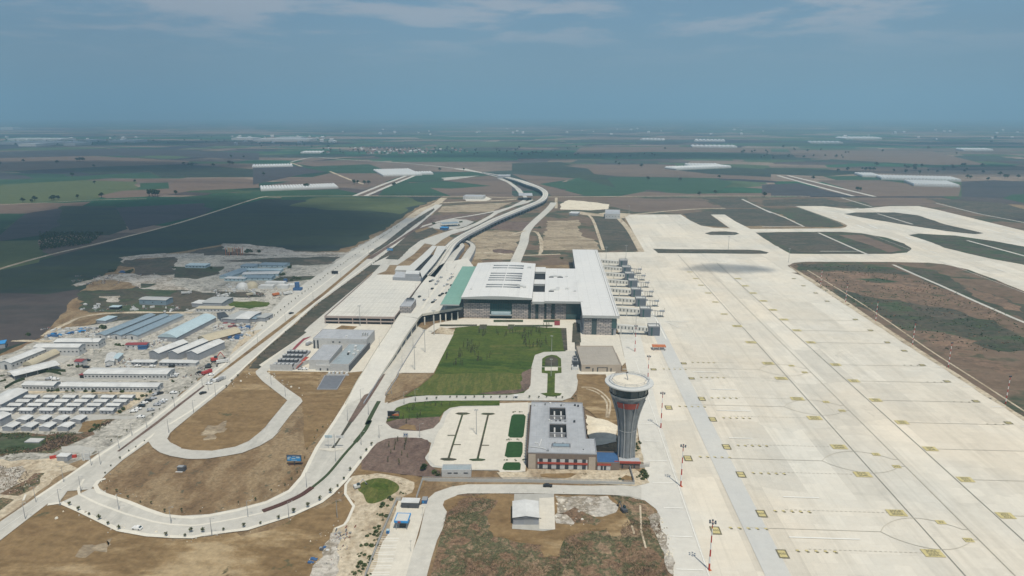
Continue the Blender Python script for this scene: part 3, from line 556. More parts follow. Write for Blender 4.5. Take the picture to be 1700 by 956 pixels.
lay('grass_island', zp(R2, (0, 420), (350, 500), (600, 520), (1000, 620), (1400, 700), (1900, 900), (1900, 1000), (1350, 940), (1000, 800), (700, 790), (560, 720), (200, 520)), 'infield_green', j=8)
lay('grass_island', zp(R2, (660, 520), (800, 560), (1100, 600), (1250, 680), (1050, 700), (700, 600)), 'infield_dark', 13, 6)
lay('grass_island', zp(R2, (720, 790), (1000, 820), (1280, 880), (1200, 950), (1350, 1010), (1650, 1150), (1500, 1180), (1000, 1000)), 'infield_red', 13, 6)
lay('grass_island', zp(R2, (560, 200), (900, 260), (1200, 400), (1700, 560), (1900, 650), (1900, 780), (1300, 540), (900, 370), (620, 240)), 'infield_green', 12, 5)
lay('grass_island', zp(R2, (1180, 400), (1500, 500), (1700, 600), (1700, 640), (1500, 580), (1250, 480)), 'infield_red', 13, 6)
lay('grass_island', zp(R2, (200, 330), (400, 330), (600, 360), (400, 372)), 'infield_green', 13, 2)
# bare margin along the apron edge and a drain line in it
patch('verge', [(1310, 441), (1330, 452), (1400, 496), (1530, 582), (1700, 692), (1900, 822), (1900, 836), (1700, 698), (1517, 580), (1380, 490.5), (1330, 457)], 14, 'dirt_pale', jit=0.8, step=8)
strip('service_track', [(1340, 448), (1420, 497), (1480, 537), (1542, 580), (1620, 630), (1700, 682), (1850, 780)], 1.6, 15, 'dirt_pale')
for px, w, m_ in ((zp(R2, (545, 208), (750, 300), (960, 390), (1280, 535), (1600, 675), (1900, 800)), 4, 'road'), (zp(T4, (350, 815), (620, 935), (690, 965)), 4, 'road'), (zp(T4, (0, 665), (130, 715), (255, 775), (-20, 775)), 4, 'road'),
                 (zp(T4, (500, 585), (700, 645)), 4, 'road'), (zp(R2, (1200, -5), (1700, 130), (2300, 300)), 5, 'road'), (zp(R2, (50, 0), (250, 90), (-100, 90)), 3, 'road'), (zp(T4, (740, 690), (970, 760)), 4, 'road'), (zp(T4, (1120, 620), (1400, 690), (1760, 760)), 4, 'road'),
                 (zp(T3, (1510, 595), (1700, 685)), 5, 'road')):
    strip('service_track', px, w, 15, m_, smooth=False)
# service road along the west edge of the apron, seal strips and markings
patch('apron_edge', [(1121, 1000), (1115, 956), (1091, 848), (1080, 832), (1062, 824), (1062, 801), (1076, 800), (1064, 750), (1057, 700), (1046, 640), (1036, 590), (1026, 545), (1060, 545), (1068, 575), (1082, 640), (1100, 712), (1130, 808), (1176, 945), (1190, 1000)], 12, 'apron_edge', jit=0.0)
patch('apron_edge', zp(X1, (1060, 240), (700, 230), (700, 160), (1240, 157), (1375, 130), (1560, 130), (1560, 500), (1450, 380), (1330, 290)), 13, 'apron_edge', jit=0.6, step=4)
mk1 = MB()
for x0, x1, y0, y1 in ((93, 104, 150, 655),): mk1.add([(x0, y0, 0.45), (x1, y0, 0.45), (x1, y1, 0.45), (x0, y1, 0.45)], [(0, 1, 2, 3)], 'seal')
mk1.obj('apron_seal_strip', kind='structure')
def wl(px_list, w, mat, layer=16, name='apron_markings', smooth=False):
    mb = MB()
    for px in px_list: strip_into(mb, px, w, lz(layer), mat, smooth=smooth)
    return mb.obj(name, kind='structure')
def line(mb, x0, y0, x1, y1, w, z=0.52):
    d = Vector((x1 - x0, y1 - y0, 0)).normalized(); n = Vector((-d.y, d.x, 0)) * w / 2
    return mb.add([(x0 - n.x, y0 - n.y, z), (x1 - n.x, y1 - n.y, z), (x1 + n.x, y1 + n.y, z), (x0 + n.x, y0 + n.y, z)], [(0, 1, 2, 3)], mb.cur)
am = MB(); am.cur = 'line_grey'
line(am, 177.5, 150, 177.5, 950, 0.5); line(am, 218.5, 150, 218.5, 900, 0.5)
am.cur = 'line_faint'; line(am, 198.6, 150, 198.6, 900, 0.6)
WY = lambda y: P(1300, y).y
LX = lambda x, y: P(x, y).x
leadl = []          # (stand y pixel at lane A, kind)
rows_a = [(1557, 920, '305L'), (1496, 853, '305R'), (1439, 789, '304L'), (1399, 743, '304R'), (1358, 695, '303L'), (1329, 663, '303R'), (1302, 629, '302L'), (1280, 604, '302R'), (1251, 569, '301L'), (1228, 542, '301R'), (1206, 522, '206'), (1191, 502, '205'), (1179, 487, '204'), (1167, 474, '203'), (1158, 463, '202'), (1148, 452, '201')]
rows_c = [(1664, 857, '202'), (1598, 797, '203'), (1540, 746, '204'), (1493, 702, '205'), (1450, 665, '206'), (1414, 633, '207'), (1384, 606, '208'), (1343, 569, '209'), (1320, 549, '210'), (1299, 531, '211'), (1281, 515, '212'), (1265, 500, '213'), (1248, 487, '214'), (1235, 475, '215'), (1223, 463, '216')]
am.cur = 'line_faint'
for x, y, s in rows_a[:9]:
    p = P(x, y)
    for q in range(26): line(am, 118 + q * 2.2, p.y, 119.2 + q * 2.2, p.y, 0.35)
for x, y, s in rows_c[:10]:
    p = P(x, y); line(am, p.x + 4, p.y, 290, p.y, 0.4)
am.obj('apron_markings', kind='structure')
# alternate lead-in lines that split into two arcs
am = MB(); am.cur = 'line_faint'
arcs = []
for (yp, sx0) in ((882, 1462), (764, 1365), (674, 1302), (612, 1260)):
    p0 = P(sx0, yp + 2); yy = p0.y; line(am, 96, yy, p0.x, yy, 0.35, .53)
    for sgn in (1, -1):
        last = (p0.x, yy)
        for k in range(1, 15):
            t_ = k / 14; q = (p0.x + (198.6 - p0.x) * (1 - (1 - t_) ** 1.0), yy + sgn * 12.5 * math.sin(math.pi * min(t_, 0.93)) ** 0.75)
            line(am, last[0], last[1], q[0], q[1], 0.35, .53); last = q
    arcs.append((yy, p0.x))
am.obj('apron_markings', kind='structure')
# white service road lines at the apron's west edge
am = MB(); am.cur = 'line_white'
ex = lambda y: P(1134, 860).x
we = [P(x, y) for x, y in ((1176, 955), (1150, 885), (1116, 776), (1100, 715), (1082, 640), (1072, 600))]
line(am, we[0].x, 150, we[0].x, P(1072, 600).y, 0.5, .54)
for i in range(14):
    y = 262 + i * 24.0; line(am, we[0].x - 13 + (i % 3), y, we[0].x - 1.5, y, 0.8, .54)
for a, b in ((((1128, 545), (1106, 535))), ((1143, 535), (1104, 534))): line(am, *P(*a).xy, *P(*b).xy, 0.8, .54)
line(am, 102, 577, 102, 860, 1.0, .54)
for x, y, w in ((1310, 893, 32), (1300, 826, 18), (1190, 682, 22), (1210, 728, 14), (1150, 618, 20), (1180, 647, 18)): p = P(x, y); line(am, p.x, p.y, p.x + w, p.y, 1.0, .54)
for i in range(6): p = P(1550 + i * 48, 610 + i * 33); line(am, p.x, p.y, p.x + 9, p.y, 0.8, .54)
am.obj('apron_markings', kind='structure')
# runway and taxiway dashes
am = MB(); am.cur = 'line_white'
for z_, pts in ((T4, (((600, 765), (650, 785)), ((680, 765), (740, 790)), ((440, 710), (470, 720)), ((520, 710), (550, 720)), ((1120, 712), (1160, 720)), ((1200, 710), (1250, 718)), ((1450, 795), (1540, 818)), ((1550, 795), (1640, 815)), ((1650, 845), (1740, 868)), ((830, 850), (880, 865)), ((920, 845), (960, 860)), ((600, 655), (640, 668)))),):
    for a, b in pts: line(am, *P(*z_(*a)).xy, *P(*z_(*b)).xy, 3.0, .54)
for a, b in (((870, 90), (930, 112)), ((800, 60), (850, 80)), ((1310, 245), (1400, 270)), ((1460, 250), (1540, 275))): line(am, *P(*R2(*a)).xy, *P(*R2(*b)).xy, 1.6, .54)
line(am, *P(1320, 342.5).xy, *P(2000, 600).xy, 0.5, .54)
am.obj('runway_markings', kind='structure')
# painted stand numbers: yellow blocks with dark characters
def textobj(s, size, loc, mat, parent=None, rz=0.0, flat=True, name='lettering', rx=0.0, sx=1.0):
    cu = bpy.data.curves.new(name, 'FONT'); cu.body = s; cu.size = size; cu.align_x = 'CENTER'; cu.align_y = 'CENTER'; cu.space_line = 0.85; cu.offset = size * 0.02
    cu.materials.append(MATS[mat]); o = bpy.data.objects.new(name, cu); C.collection.objects.link(o); o.location = loc; o.rotation_euler = (rx, 0, rz); o.scale = (sx, 1, 1); o.parent = parent; return o
def plate(x, y, w, h, mat='yellow_paint', z=.55):
    return MB().add([(x - w / 2, y - h / 2, z), (x + w / 2, y - h / 2, z), (x + w / 2, y + h / 2, z), (x - w / 2, y + h / 2, z)], [(0, 1, 2, 3)], mat).obj('stand_number_marking', kind='structure')
for x, y, s in rows_a:
    p = P(x, y); two = len(s) > 3; b_ = plate(p.x - 2.2, p.y, 8.6 if two else 6.5, 5.6 if two else 3.4); textobj(s + '\n' + s if two else s, 2.9, (p.x - 2.2, p.y, .57), 'black_paint', b_)
for x, y, s in rows_c:
    p = P(x, y); b_ = plate(p.x + 1.5, p.y, 7.4, 5.4); textobj(s + '\n' + s, 2.8, (p.x + 1.5, p.y, .57), 'black_paint', b_)
def signbox(x, y, s, w=4.6, h=6.4):
    p = P(x, y); bb = plate(p.x, p.y, w, h, 'black_paint', .55)
    MB().add([(p.x - w / 2 + .7, p.y - h / 2 + .8, .56), (p.x + w / 2 - .7, p.y - h / 2 + .8, .56), (p.x + w / 2 - .7, p.y + h / 2 - .8, .56), (p.x - w / 2 + .7, p.y + h / 2 - .8, .56)], [(0, 1, 2, 3)], 'yellow_paint').obj('yellow_field', bb)
    textobj(s, 1.9, (p.x, p.y, .575), 'black_paint', bb)
for x, y, s in ((1299, 921, '305L'), (1264, 854, '305R'), (1230, 789, '304L'), (1206, 743, '304R'), (1183, 697, '303L'), (1165, 663, '303R'), (1148, 629, '302L'), (1135, 604, '302R'), (1188, 882, '305'), (1142, 762, '304'), (1110, 677.5, '303'), (1085, 614, '302'), (1620, 667, '206'), (1674, 703, '205'), (1572, 634, '207'), (1531, 607, '208'), (1501, 583, '209'), (1473, 569, '210'), (1445, 549, '211'), (1420, 531, '212'), (1373, 500.5, '213'), (1354, 487, '214'), (1334, 475, '215'), (1318, 463, '216')):
    signbox(x, y, s, *((4.6, 6.4) if y > 640 and x < 1400 else (4.4, 3.8)))
am = MB(); am.cur = 'yellow_paint'
for x0, y0, n in ((1321, 915, 5), (1284, 849, 5), (1248, 786, 5), (1223, 740, 5), (1199, 694, 5), (1180, 661, 5), (1162, 627, 5), (1148, 602, 5), (1210, 877, 5), (1160, 759, 5), (1126, 675, 5), (1100, 613, 5)):
    p = P(x0, y0)
    for i in range(n): am.cur = 'yellow_paint'; line(am, p.x + i * 4.1, p.y, p.x + 1.3 + i * 4.1, p.y, 1.0, .55); am.cur = 'black_paint'; line(am, p.x + .5 + i * 4.1, p.y - .9, p.x + 1.6 + i * 4.1, p.y - .9, .8, .56)
for x0, y0, n in ((1538, 635, 3), (1582, 668, 3), (1637, 705, 3), (1500, 607, 3)):
    p = P(x0, y0)
    for i in range(n): line(am, p.x + i * 5, p.y, p.x + 1.3 + i * 5, p.y, .8, .55)
am.obj('apron_markings', kind='structure')
for (yy, x0) in arcs:
    for (dx, dy, s) in ((-10, 9.5, '32'), (-5, -4.5, '302')):
        b_ = plate(198.6 + dx, yy + dy, 4.2, 3.2); textobj(s, 2.4, (198.6 + dx, yy + dy, .57), 'black_paint', b_)
# --- roads
def road(name, px, mat='road', layer=16, kerb=0.0, jit=0.0, world=False): return patch(name, px, layer, mat, kerb=kerb, jit=jit, world=world)
strip('farm_road', [(-200, 508), (0, 446), (90, 421), (180, 400), (300, 369), (420, 331), (445, 325.5)], 6.5, 8, 'dirt_pale')
strip('farm_road', [(440, 326), (560, 325), (735, 325.5), (800, 326.5)], 5, 9, 'dirt_pale')
strip('farm_road', [(905, 327), (1100, 325.5), (1300, 325.5), (1345, 326)], 7, 9, 'dirt_pale')
for px in (zp(T2, (665, 573), (850, 500), (1015, 438)), zp(T2, (740, 573), (900, 505), (1065, 438)), zp(T4, (85, 440), (300, 500), (580, 575)), zp(T4, (150, 440), (400, 500), (720, 578))): strip('farm_road', px, 11, 9, 'road', smooth=False)
patch('verge', zp(T2, (680, 573), (1020, 438), (1060, 438), (740, 573)), 8, 'field_brown'); patch('verge', zp(T4, (100, 441), (150, 441), (700, 578), (590, 575)), 8, 'field_brown')
strip('farm_road', zp(T2, (505, 413), (640, 468), (730, 497)), 9, 9, 'dirt_pale'); strip('farm_road', zp(T2, (245, 355), (320, 380)), 10, 9, 'dirt_pale')
strip('farm_road', zp(T2, (250, 350), (400, 320), (600, 335), (900, 352), (1200, 378), (1420, 405)), 12, 9, 'road_old')
patch('gravel_yard', zp(T2, (1240, 455), (1300, 450), (1490, 440), (1350, 462), (1260, 472)), 9, 'road_old', jit=4, step=12)
strip('farm_road', zp(T1, (0, 632), (400, 612), (640, 600), (960, 592)), 5, 9, 'dirt_pale')
strip('farm_road', zp(Cc, (380, 948), (560, 850), (760, 770), (1100, 740), (1700, 740)), 5, 11, 'dirt_pale', jit=1.2)
strip('farm_road', zp(A, (100, 140), (300, 140), (450, 145)), 4, 11, 'dirt_pale', jit=1)
patch('access_road', [(582, 418), (640, 384), (690, 352), (720, 337), (733, 341), (700, 360), (660, 388), (598, 427), (560, 452), (470, 520), (440, 545), (415, 552), (470, 495)], 10, 'road', jit=1.2, step=6)
patch('access_road', [(330, 648), (420, 560), (500, 497), (560, 452), (600, 424), (640, 394), (640, 402), (600, 430), (540, 475), (450, 545), (370, 620)], 10, 'camp', jit=2, step=6)
# expressway: two carriageways and the median between
road('expressway', [(-260, 1085), (-200, 1040), (0, 866), (38, 840), (117, 786), (166, 751), (245, 700), (300, 655), (334, 628), (420, 559), (500, 493), (560, 448), (620, 408), (665, 376), (700, 351), (722, 339.5), (733, 341), (716, 356), (688, 380), (655, 409), (620, 436), (524, 506), (486, 540), (420, 596), (375, 643), (320, 687), (268, 730), (246, 733), (231, 744), (203, 764), (175, 788.5), (163.8, 800), (150, 812), (112, 815), (98, 834), (79, 836), (0, 897), (-180, 1060)], 'road')
patch('median', [(194, 749), (260, 699.5), (300, 668), (338, 639.5), (340, 641), (302, 671), (262, 703), (198, 749.5)], 17, 'soil_dark')
patch('median', [(351, 628.5), (443, 557), (466, 540), (537, 485), (618, 417.5), (664, 384), (712, 352), (714, 354), (668, 385.5), (622, 419), (541, 487.5), (470, 543), (447, 561), (354, 630)], 17, 'dirt_tan')
wl([[(60, 826), (166, 755), (245, 704), (334, 633)], [(345, 627), (420, 565), (500, 499), (560, 454), (620, 413)], [(200, 762), (262, 716), (320, 680), (372, 640)], [(380, 632), (486, 536), (524, 502), (618, 433)]], 1.8, 'kerb', 17, 'pavement')
wl([[(330, 640), (420, 568)], [(0, 880), (110, 805)]], 0.2, 'line_white', 18, 'road_markings')
# big loop boulevard
outer = [(98, 835), (115, 838), (150, 856), (195, 880), (230, 888), (290, 892), (340, 890), (412, 878.6), (488, 854), (531, 833.6), (550, 820.5), (571, 798), (588, 773), (600, 762), (626, 735), (645, 727.5), (661, 725.7), (700, 727), (716, 735), (712, 750), (705, 760), (716, 775), (760, 780), (842, 781), (842, 790), (870, 782), (872, 740), (876, 700), (884, 668), (830, 672), (765, 674), (747, 677), (737, 684), (730, 700), (719, 710.5), (700, 715), (667, 714), (650, 710), (641, 700), (645, 690), (660, 676), (680, 668.5), (720, 665), (828, 664.5), (933, 665), (948, 660), (957, 648), (962, 620), (962, 582), (904, 583), (889, 588), (883, 600), (881, 632), (878, 645), (868, 652), (847, 655), (715, 656), (687, 658), (664, 663), (643, 670), (652, 645), (706, 548), (691, 540), (672, 556), (641, 557), (620, 587), (603, 617), (573, 670), (554, 700), (526, 739.5), (511, 766), (499.5, 790), (479, 813), (441, 831.8), (394, 844), (347, 853.4), (301, 856), (273, 853.4), (244.7, 845), (212.7, 831.8), (180.7, 820.5), (166, 811), (150, 811)]
road('boulevard', outer, 'road', 18)
inner_l = zp(E_, (1310, 175), (1345, 225), (1410, 270), (1500, 300), (1640, 325), (1700, 328)) + zp(G, (230, 325), (400, 300), (540, 275), (700, 210), (810, 145), (900, 50)) + zp(B, (845, 950), (960, 800), (1075, 670), (1060, 640), (930, 550), (760, 410), (770, 390), (1280, 10), (1330, -40), (1250, -40), (1150, 30), (660, 405), (665, 430), (720, 490), (940, 660), (700, 950)) + zp(G, (780, 10), (700, 90), (600, 170), (480, 220), (280, 255), (100, 250), (0, 235)) + zp(E_, (1600, 230), (1500, 180), (1475, 150), (1500, 100), (1560, 45), (1500, 20), (1400, 50))
road('slip_road', inner_l, 'road', 19)
wl([zp(E_, (740, 505), (690, 590), (700, 640), (860, 720), (1100, 810), (1350, 880), (1500, 905), (1700, 915)) + zp(G, (200, 905), (400, 870), (600, 830), (730, 800))], 1.2, 'kerb', 20, 'traffic_island')
wl([zp(E_, (205, 1390 / 2), (225, 640))], 1, 'kerb', 20, 'traffic_island')
wl([zp(E_, (930, 500), (870, 520), (840, 560), (870, 620), (960, 650), (1130, 705), (1300, 775), (1450, 825), (1600, 840), (1700, 845)) + zp(G, (250, 828), (500, 780), (760, 710), (960, 610), (1075, 480), (1200, 230), (1350, 10)) + [(573, 672), (603, 619), (638, 562)]], 2.2, 'kerb', 20, 'pavement')
wl([zp(Fz, (420, 325), (540, 310), (700, 380), (1050, 550), (1300, 595), (1550, 610), (1700, 612)) + zp(G, (250, 985), (590, 945), (1000, 815), (1240, 705), (1330, 635), (1450, 515), (1700, 195))], 2.2, 'kerb', 20, 'pavement')
raised('hedge', zp(G, (725, 800), (900, 735), (1060, 660), (1160, 590)), 2.6, 1.0, 'hedge_red', kind=None, label='reddish low hedge on the curved median of the loop boulevard', category='hedge')
raised('hedge', zp(G, (1160, 590), (1300, 470), (1450, 290), (1540, 190)), 1.6, 0.8, 'hedge', kind=None, label='narrow dark hedge between the two lanes below the gantry sign', category='hedge')
raised('hedge', zp(G, (1540, 190), (1620, 90), (1670, 0)) + zp(Q, (60, 300), (130, 160), (190, 50)), 2.6, 0.9, 'hedge', kind=None, label='green hedge strip beside the right hand boulevard lane', category='hedge')
patch('planting_bed', zp(G, (1320, 240), (1380, 170), (1480, 0), (1515, 0), (1400, 165), (1350, 240)) + [], 21, 'infield_dark')
patch('planting_bed', [(578, 700), (600, 662), (620, 634), (634, 622), (640, 620), (628, 640), (610, 668), (586, 700)], 21, 'soil_dark')
for px in (zp(Q, (270, 260), (380, 110), (520, 60), (800, 35), (1500, 30), (1500, 85), (1080, 90), (960, 110), (890, 160), (850, 210), (380, 235)),): patch('green_verge', px, 21, 'lawn', smooth=False)
patch('green_verge', zp(Q, (262, 270), (380, 235), (850, 205), (845, 265), (780, 330), (640, 362), (440, 355), (330, 330)), 21, 'soil_dark')
patch('green_verge', zp(Q, (400, 335), (480, 290), (590, 300), (600, 355)), 22, 'dirt_tan', jit=1, step=3)
patch('planting_bed', zp(Q, (0, 690), (170, 490), (260, 450), (400, 430), (600, 435), (720, 460), (748, 520), (720, 590), (690, 640), (700, 700), (780, 760), (860, 800), (860, 870), (600, 850), (0, 780)), 21, 'soil_dark')
patch('verge', [(556, 878), (560, 860), (578, 800), (600, 772), (640, 782), (700, 790), (733, 792), (733, 796), (702, 798), (640, 960), (500, 990), (520, 900)], 20, 'dirt_tan', jit=2, step=5)
# forecourt lawn and lots
patch('lawn', [(756.7, 543.5), (800, 540), (937, 544.5), (939, 583), (903, 584), (888, 589), (882, 610), (879, 640.5), (869.6, 652), (847, 655), (772, 656), (715, 656), (670, 658), (700, 640), (721, 620)], 21, 'lawn')
patch('lawn', zp(K, (430, 530), (900, 530), (1200, 535), (1190, 690), (700, 712), (160, 722), (300, 640)), 22, 'lawn_dry', jit=2, step=6)
patch('planting_bed', zp(K, (1210, 520), (1285, 480), (1270, 640), (1235, 685), (1150, 710), (960, 712), (820, 708), (900, 690), (1190, 670)), 23, 'soil_dark', jit=1.5, step=4)
patch('parking_yard', zp(K, (115, 525), (425, 525), (600, 185), (400, 180), (350, 150), (300, 225)), 21, 'paving')
patch('verge', zp(K, (0, 700), (105, 530), (425, 530), (300, 640), (160, 725), (60, 760), (0, 790)), 21, 'dirt', jit=0.6, step=3)
patch('verge', zp(K, (430, 175), (480, 120), (610, 145), (590, 190)), 22, 'dirt_pale', jit=0.5, step=3)
patch('forecourt_paving', [(706, 548), (722, 537), (769, 528), (969, 531), (1028, 556), (1036, 592), (1040, 600), (1000, 640), (962, 640), (958, 582), (938, 583), (938, 545), (860, 541), (800, 540), (757, 543.5), (726, 546), (712, 556)], 20, 'paving')
for px in (zp(T, (650, 855), (970, 855), (970, 880), (650, 880)), zp(T, (1190, 855), (1370, 855), (1370, 880), (1190, 880)), zp(T, (70, 905), (470, 905), (470, 925), (65, 925)), zp(T, (880, 910), (1290, 910), (1290, 930), (875, 930)), zp(T, (500, 905), (580, 905), (570, 955), (490, 955)), zp(T, (810, 905), (880, 905), (860, 955), (800, 955)), zp(T, (1510, 895), (1585, 895), (1600, 1100), (1500, 1100))): patch('planting_bed', px, 23, 'infield_green')
for px in (zp(K, (1545, 130), (1595, 130), (1605, 325), (1575, 330)), zp(K, (1660, 80), (1700, 80), (1720, 320), (1672, 320))): patch('planting_bed', px, 23, 'infield_dark')
patch('planting_bed', zp(T, (1310, 865), (1370, 865), (1370, 915), (1310, 915)), 24, 'red_roof')
patch('roundabout_island', zp(K, (1380, 470), (1382, 400), (1420, 375), (1465, 365), (1510, 372), (1548, 400), (1550, 470)), 22, 'lawn'); patch('planting_bed', zp(K, (1405, 465), (1410, 400), (1465, 375), (1520, 400), (1522, 465)), 23, 'infield_dark')
patch('roundabout_island', zp(K, (1378, 475), (1552, 475), (1552, 525), (1495, 530), (1492, 700), (1555, 705), (1540, 725), (1480, 735), (1420, 730), (1365, 705), (1425, 700), (1430, 530), (1378, 525)), 22, 'lawn'); patch('planting_bed', zp(K, (1405, 475), (1520, 475), (1520, 505), (1405, 505)), 23, 'paving')
patch('parking_lot', [(750, 679), (766, 676), (830, 674), (842, 674), (838, 700), (832, 740), (828, 779), (760, 778), (722, 772), (711, 762), (712, 752), (720, 738), (722, 728), (728, 716), (736, 706), (741, 690)], 21, 'paving')
for px in (zp(V, (60, 200), (85, 182), (190, 182), (215, 205), (205, 300), (190, 420), (170, 437), (45, 435), (22, 415), (40, 300)), zp(V, (10, 500), (30, 480), (165, 480), (183, 500), (180, 600), (160, 648), (20, 652), (-15, 635), (0, 560)), zp(V, (-25, 725), (0, 703), (145, 703), (162, 725), (155, 785), (130, 790), (-10, 790), (-40, 775))):
    patch('lawn_bed', px, 24, 'lawn_bed', kerb=0.12)
for sh in (((1015, 175), (1050, 162), (1140, 162), (1185, 175), (1140, 186), (1105, 190), (975, 600), (960, 655), (1030, 665), (1035, 675), (1000, 686), (900, 686), (850, 670), (870, 657), (935, 655), (985, 500), (1085, 190), (1050, 186)), ((1292, 180), (1320, 167), (1430, 167), (1455, 180), (1420, 188), (1385, 192), (1275, 660), (1340, 668), (1348, 680), (1310, 690), (1210, 690), (1165, 677), (1180, 667), (1250, 662), (1365, 190), (1330, 188))):
    patch('parking_island', zp(Q, *sh), 22, 'infield_green', kerb=0.12)
for px in (zp(Q, (935, 406), (1020, 406), (1018, 416), (935, 416)), zp(Q, (1000, 507), (1080, 507), (1078, 517), (1000, 517)), zp(Q, (1300, 514), (1388, 514), (1386, 524), (1300, 524))): patch('parking_island', px, 23, 'infield_green', kerb=0.12)
am = MB(); am.cur = 'line_white'
for xx in (-62, -58, -38, -34): pass
am2 = P(790, 700)
# paving around the admin block, bottom road and gate area
patch('forecourt_paving', zp(V, (-80, 60), (240, 50), (230, 600), (210, 800), (-60, 812), (-90, 780)), 20, 'paving')
patch('sand_heap_ground', zp(V, (870, 180), (980, 220), (1100, 250), (1200, 300), (1200, 480), (990, 520), (960, 470), (900, 440)), 21, 'sand', jit=1.5, step=3)
patch('dirt_verge', zp(V, (-100, 812), (210, 800), (240, 770), (1200, 790), (1400, 770), (1560, 920), (1400, 955), (600, 915), (0, 895)), 20, 'dirt_pale', jit=0.8, step=4)
patch('dirt_verge', zp(V, (370, 830), (700, 810), (780, 830), (700, 860), (500, 880), (380, 860)), 21, 'dirt_tan', jit=1.2, step=3)
patch('dirt_verge', zp(V, (1240, 880), (1300, 840), (1380, 860), (1390, 920), (1280, 920)), 21, 'dirt_tan', jit=1.2, step=3)
patch('dirt_verge', zp(V, (1200, 300), (1400, 300), (1450, 480), (1490, 700), (1400, 700), (1200, 520)), 20, 'dirt_pale', jit=0.8, step=4)
patch('dirt_verge', zp(U, (640, 400), (950, 400), (1010, 560), (1100, 900), (1040, 1000), (640, 700)), 20, 'dirt_tan', jit=0.8, step=4)
wl([zp(U, (690, 540), (800, 545), (900, 590), (990, 680), (1000, 760), (980, 870)), zp(U, (740, 555), (860, 600), (960, 700), (960, 870))], 1.3, 'dirt_pale', 22, 'dirt_track', smooth=True)
road('service_road', zp(S, (720, 345), (860, 220), (1000, 170), (1150, 148), (1700, 148)) + zp(X1, (700, 158), (1300, 165), (1300, 280), (1200, 250), (1000, 240), (530, 232)) + zp(S, (1700, 228), (1150, 228), (1060, 240), (985, 290), (965, 400), (950, 480), (920, 560), (880, 640), (830, 800), (780, 990), (560, 1010), (720, 600), (780, 340)), 'road', 20)
road('checkpoint_lanes', zp(S, (265, 1000), (540, 290), (780, 340), (700, 620), (590, 1010)), 'paving', 21)
am = MB()
for i in range(18):
    y = 620 + i * 20; a = P(*S(392 - i * 7.2, y)); b = P(*S(660 - i * 4.5, y)); am.cur = 'line_white' if i % 3 else 'line_faint'; line(am, a.x, a.y, b.x - 6, b.y, 0.32, .68)
am.obj('lane_markings', kind='structure')
patch('dirt_verge', zp(S, (-30, 530), (60, 500), (130, 380), (155, 300), (70, 230), (75, 150), (130, 80), (350, 50), (560, 80), (680, 130), (660, 220), (540, 290), (265, 1000), (-100, 1000)), 21, 'dirt_pale', jit=1.2, step=4)
patch('dirt_verge', zp(S, (-250, 1000), (-60, 560), (60, 540), (30, 700), (-20, 1000)), 22, 'rubble_pale', jit=2.5, step=3)
patch('round_mound', zp(S, (185, 195), (230, 130), (330, 95), (440, 100), (530, 150), (540, 200), (470, 250), (350, 305), (270, 310), (230, 240)), 23, 'lawn_dry', smooth=True, jit=0.5)
patch('round_mound', zp(S, (270, 160), (330, 130), (440, 150), (450, 190), (370, 200)), 24, 'lawn', jit=1, step=2)
wl([zp(S, (-20, 540), (60, 505), (90, 470), (145, 340), (70, 230), (75, 150), (120, 90))], 1.4, 'kerb', 24, 'pavement')
# rough plot in the foreground
patch('rough_plot', zp(S, (945, 480), (990, 300), (1070, 243), (1150, 232), (1560, 232)) + zp(X1, (530, 240), (1000, 245), (1200, 256), (1320, 300), (1400, 370), (1430, 400), (1500, 680), (1580, 956), (1600, 1060)) + zp(S, (800, 1060), (900, 640)), 20, 'scrub')
patch('dirt_verge', zp(S, (960, 300), (1060, 245), (1560, 235)) + zp(X1, (530, 240), (1010, 245), (1090, 290), (1100, 340), (1180, 420), (1190, 480), (1130, 530), (1130, 610), (1030, 610), (990, 545), (760, 570), (600, 640), (580, 780), (440, 790), (420, 680), (0, 610)) + zp(S, (1330, 480), (1330, 440), (1400, 300), (1350, 270), (1150, 260), (1040, 330), (960, 390)), 21, 'dirt_tan', jit=1.6, step=3)
patch('dirt_verge', zp(X1, (540, 250), (1000, 250), (1090, 330), (1080, 400), (960, 440), (760, 430), (700, 500), (545, 490)), 22, 'rubble_pale', jit=1.5, step=3)
patch('rough_plot', zp(X1, (550, 400), (700, 360), (830, 400), (950, 470), (900, 500), (720, 480), (640, 420)), 23, 'scrub', jit=1.5, step=3)
patch('dirt_verge', zp(X1, (1440, 400), (1480, 520), (1550, 760), (1590, 956), (1560, 956), (1480, 760), (1400, 560), (1350, 430)), 22, 'rubble_pale', jit=1.8, step=3)
wl([zp(X1, (1290, 330), (1300, 560), (1340, 710)), zp(X1, (1215, 510), (1240, 590))], 0.9, 'dirt_pale', 23, 'dirt_track')
road('yard', zp(X1, (180, 232), (530, 232), (540, 545), (440, 560), (160, 540)), 'lot', 24)
patch('yard', zp(X1, (400, 270), (530, 262), (540, 545), (400, 540)), 25, 'paving')
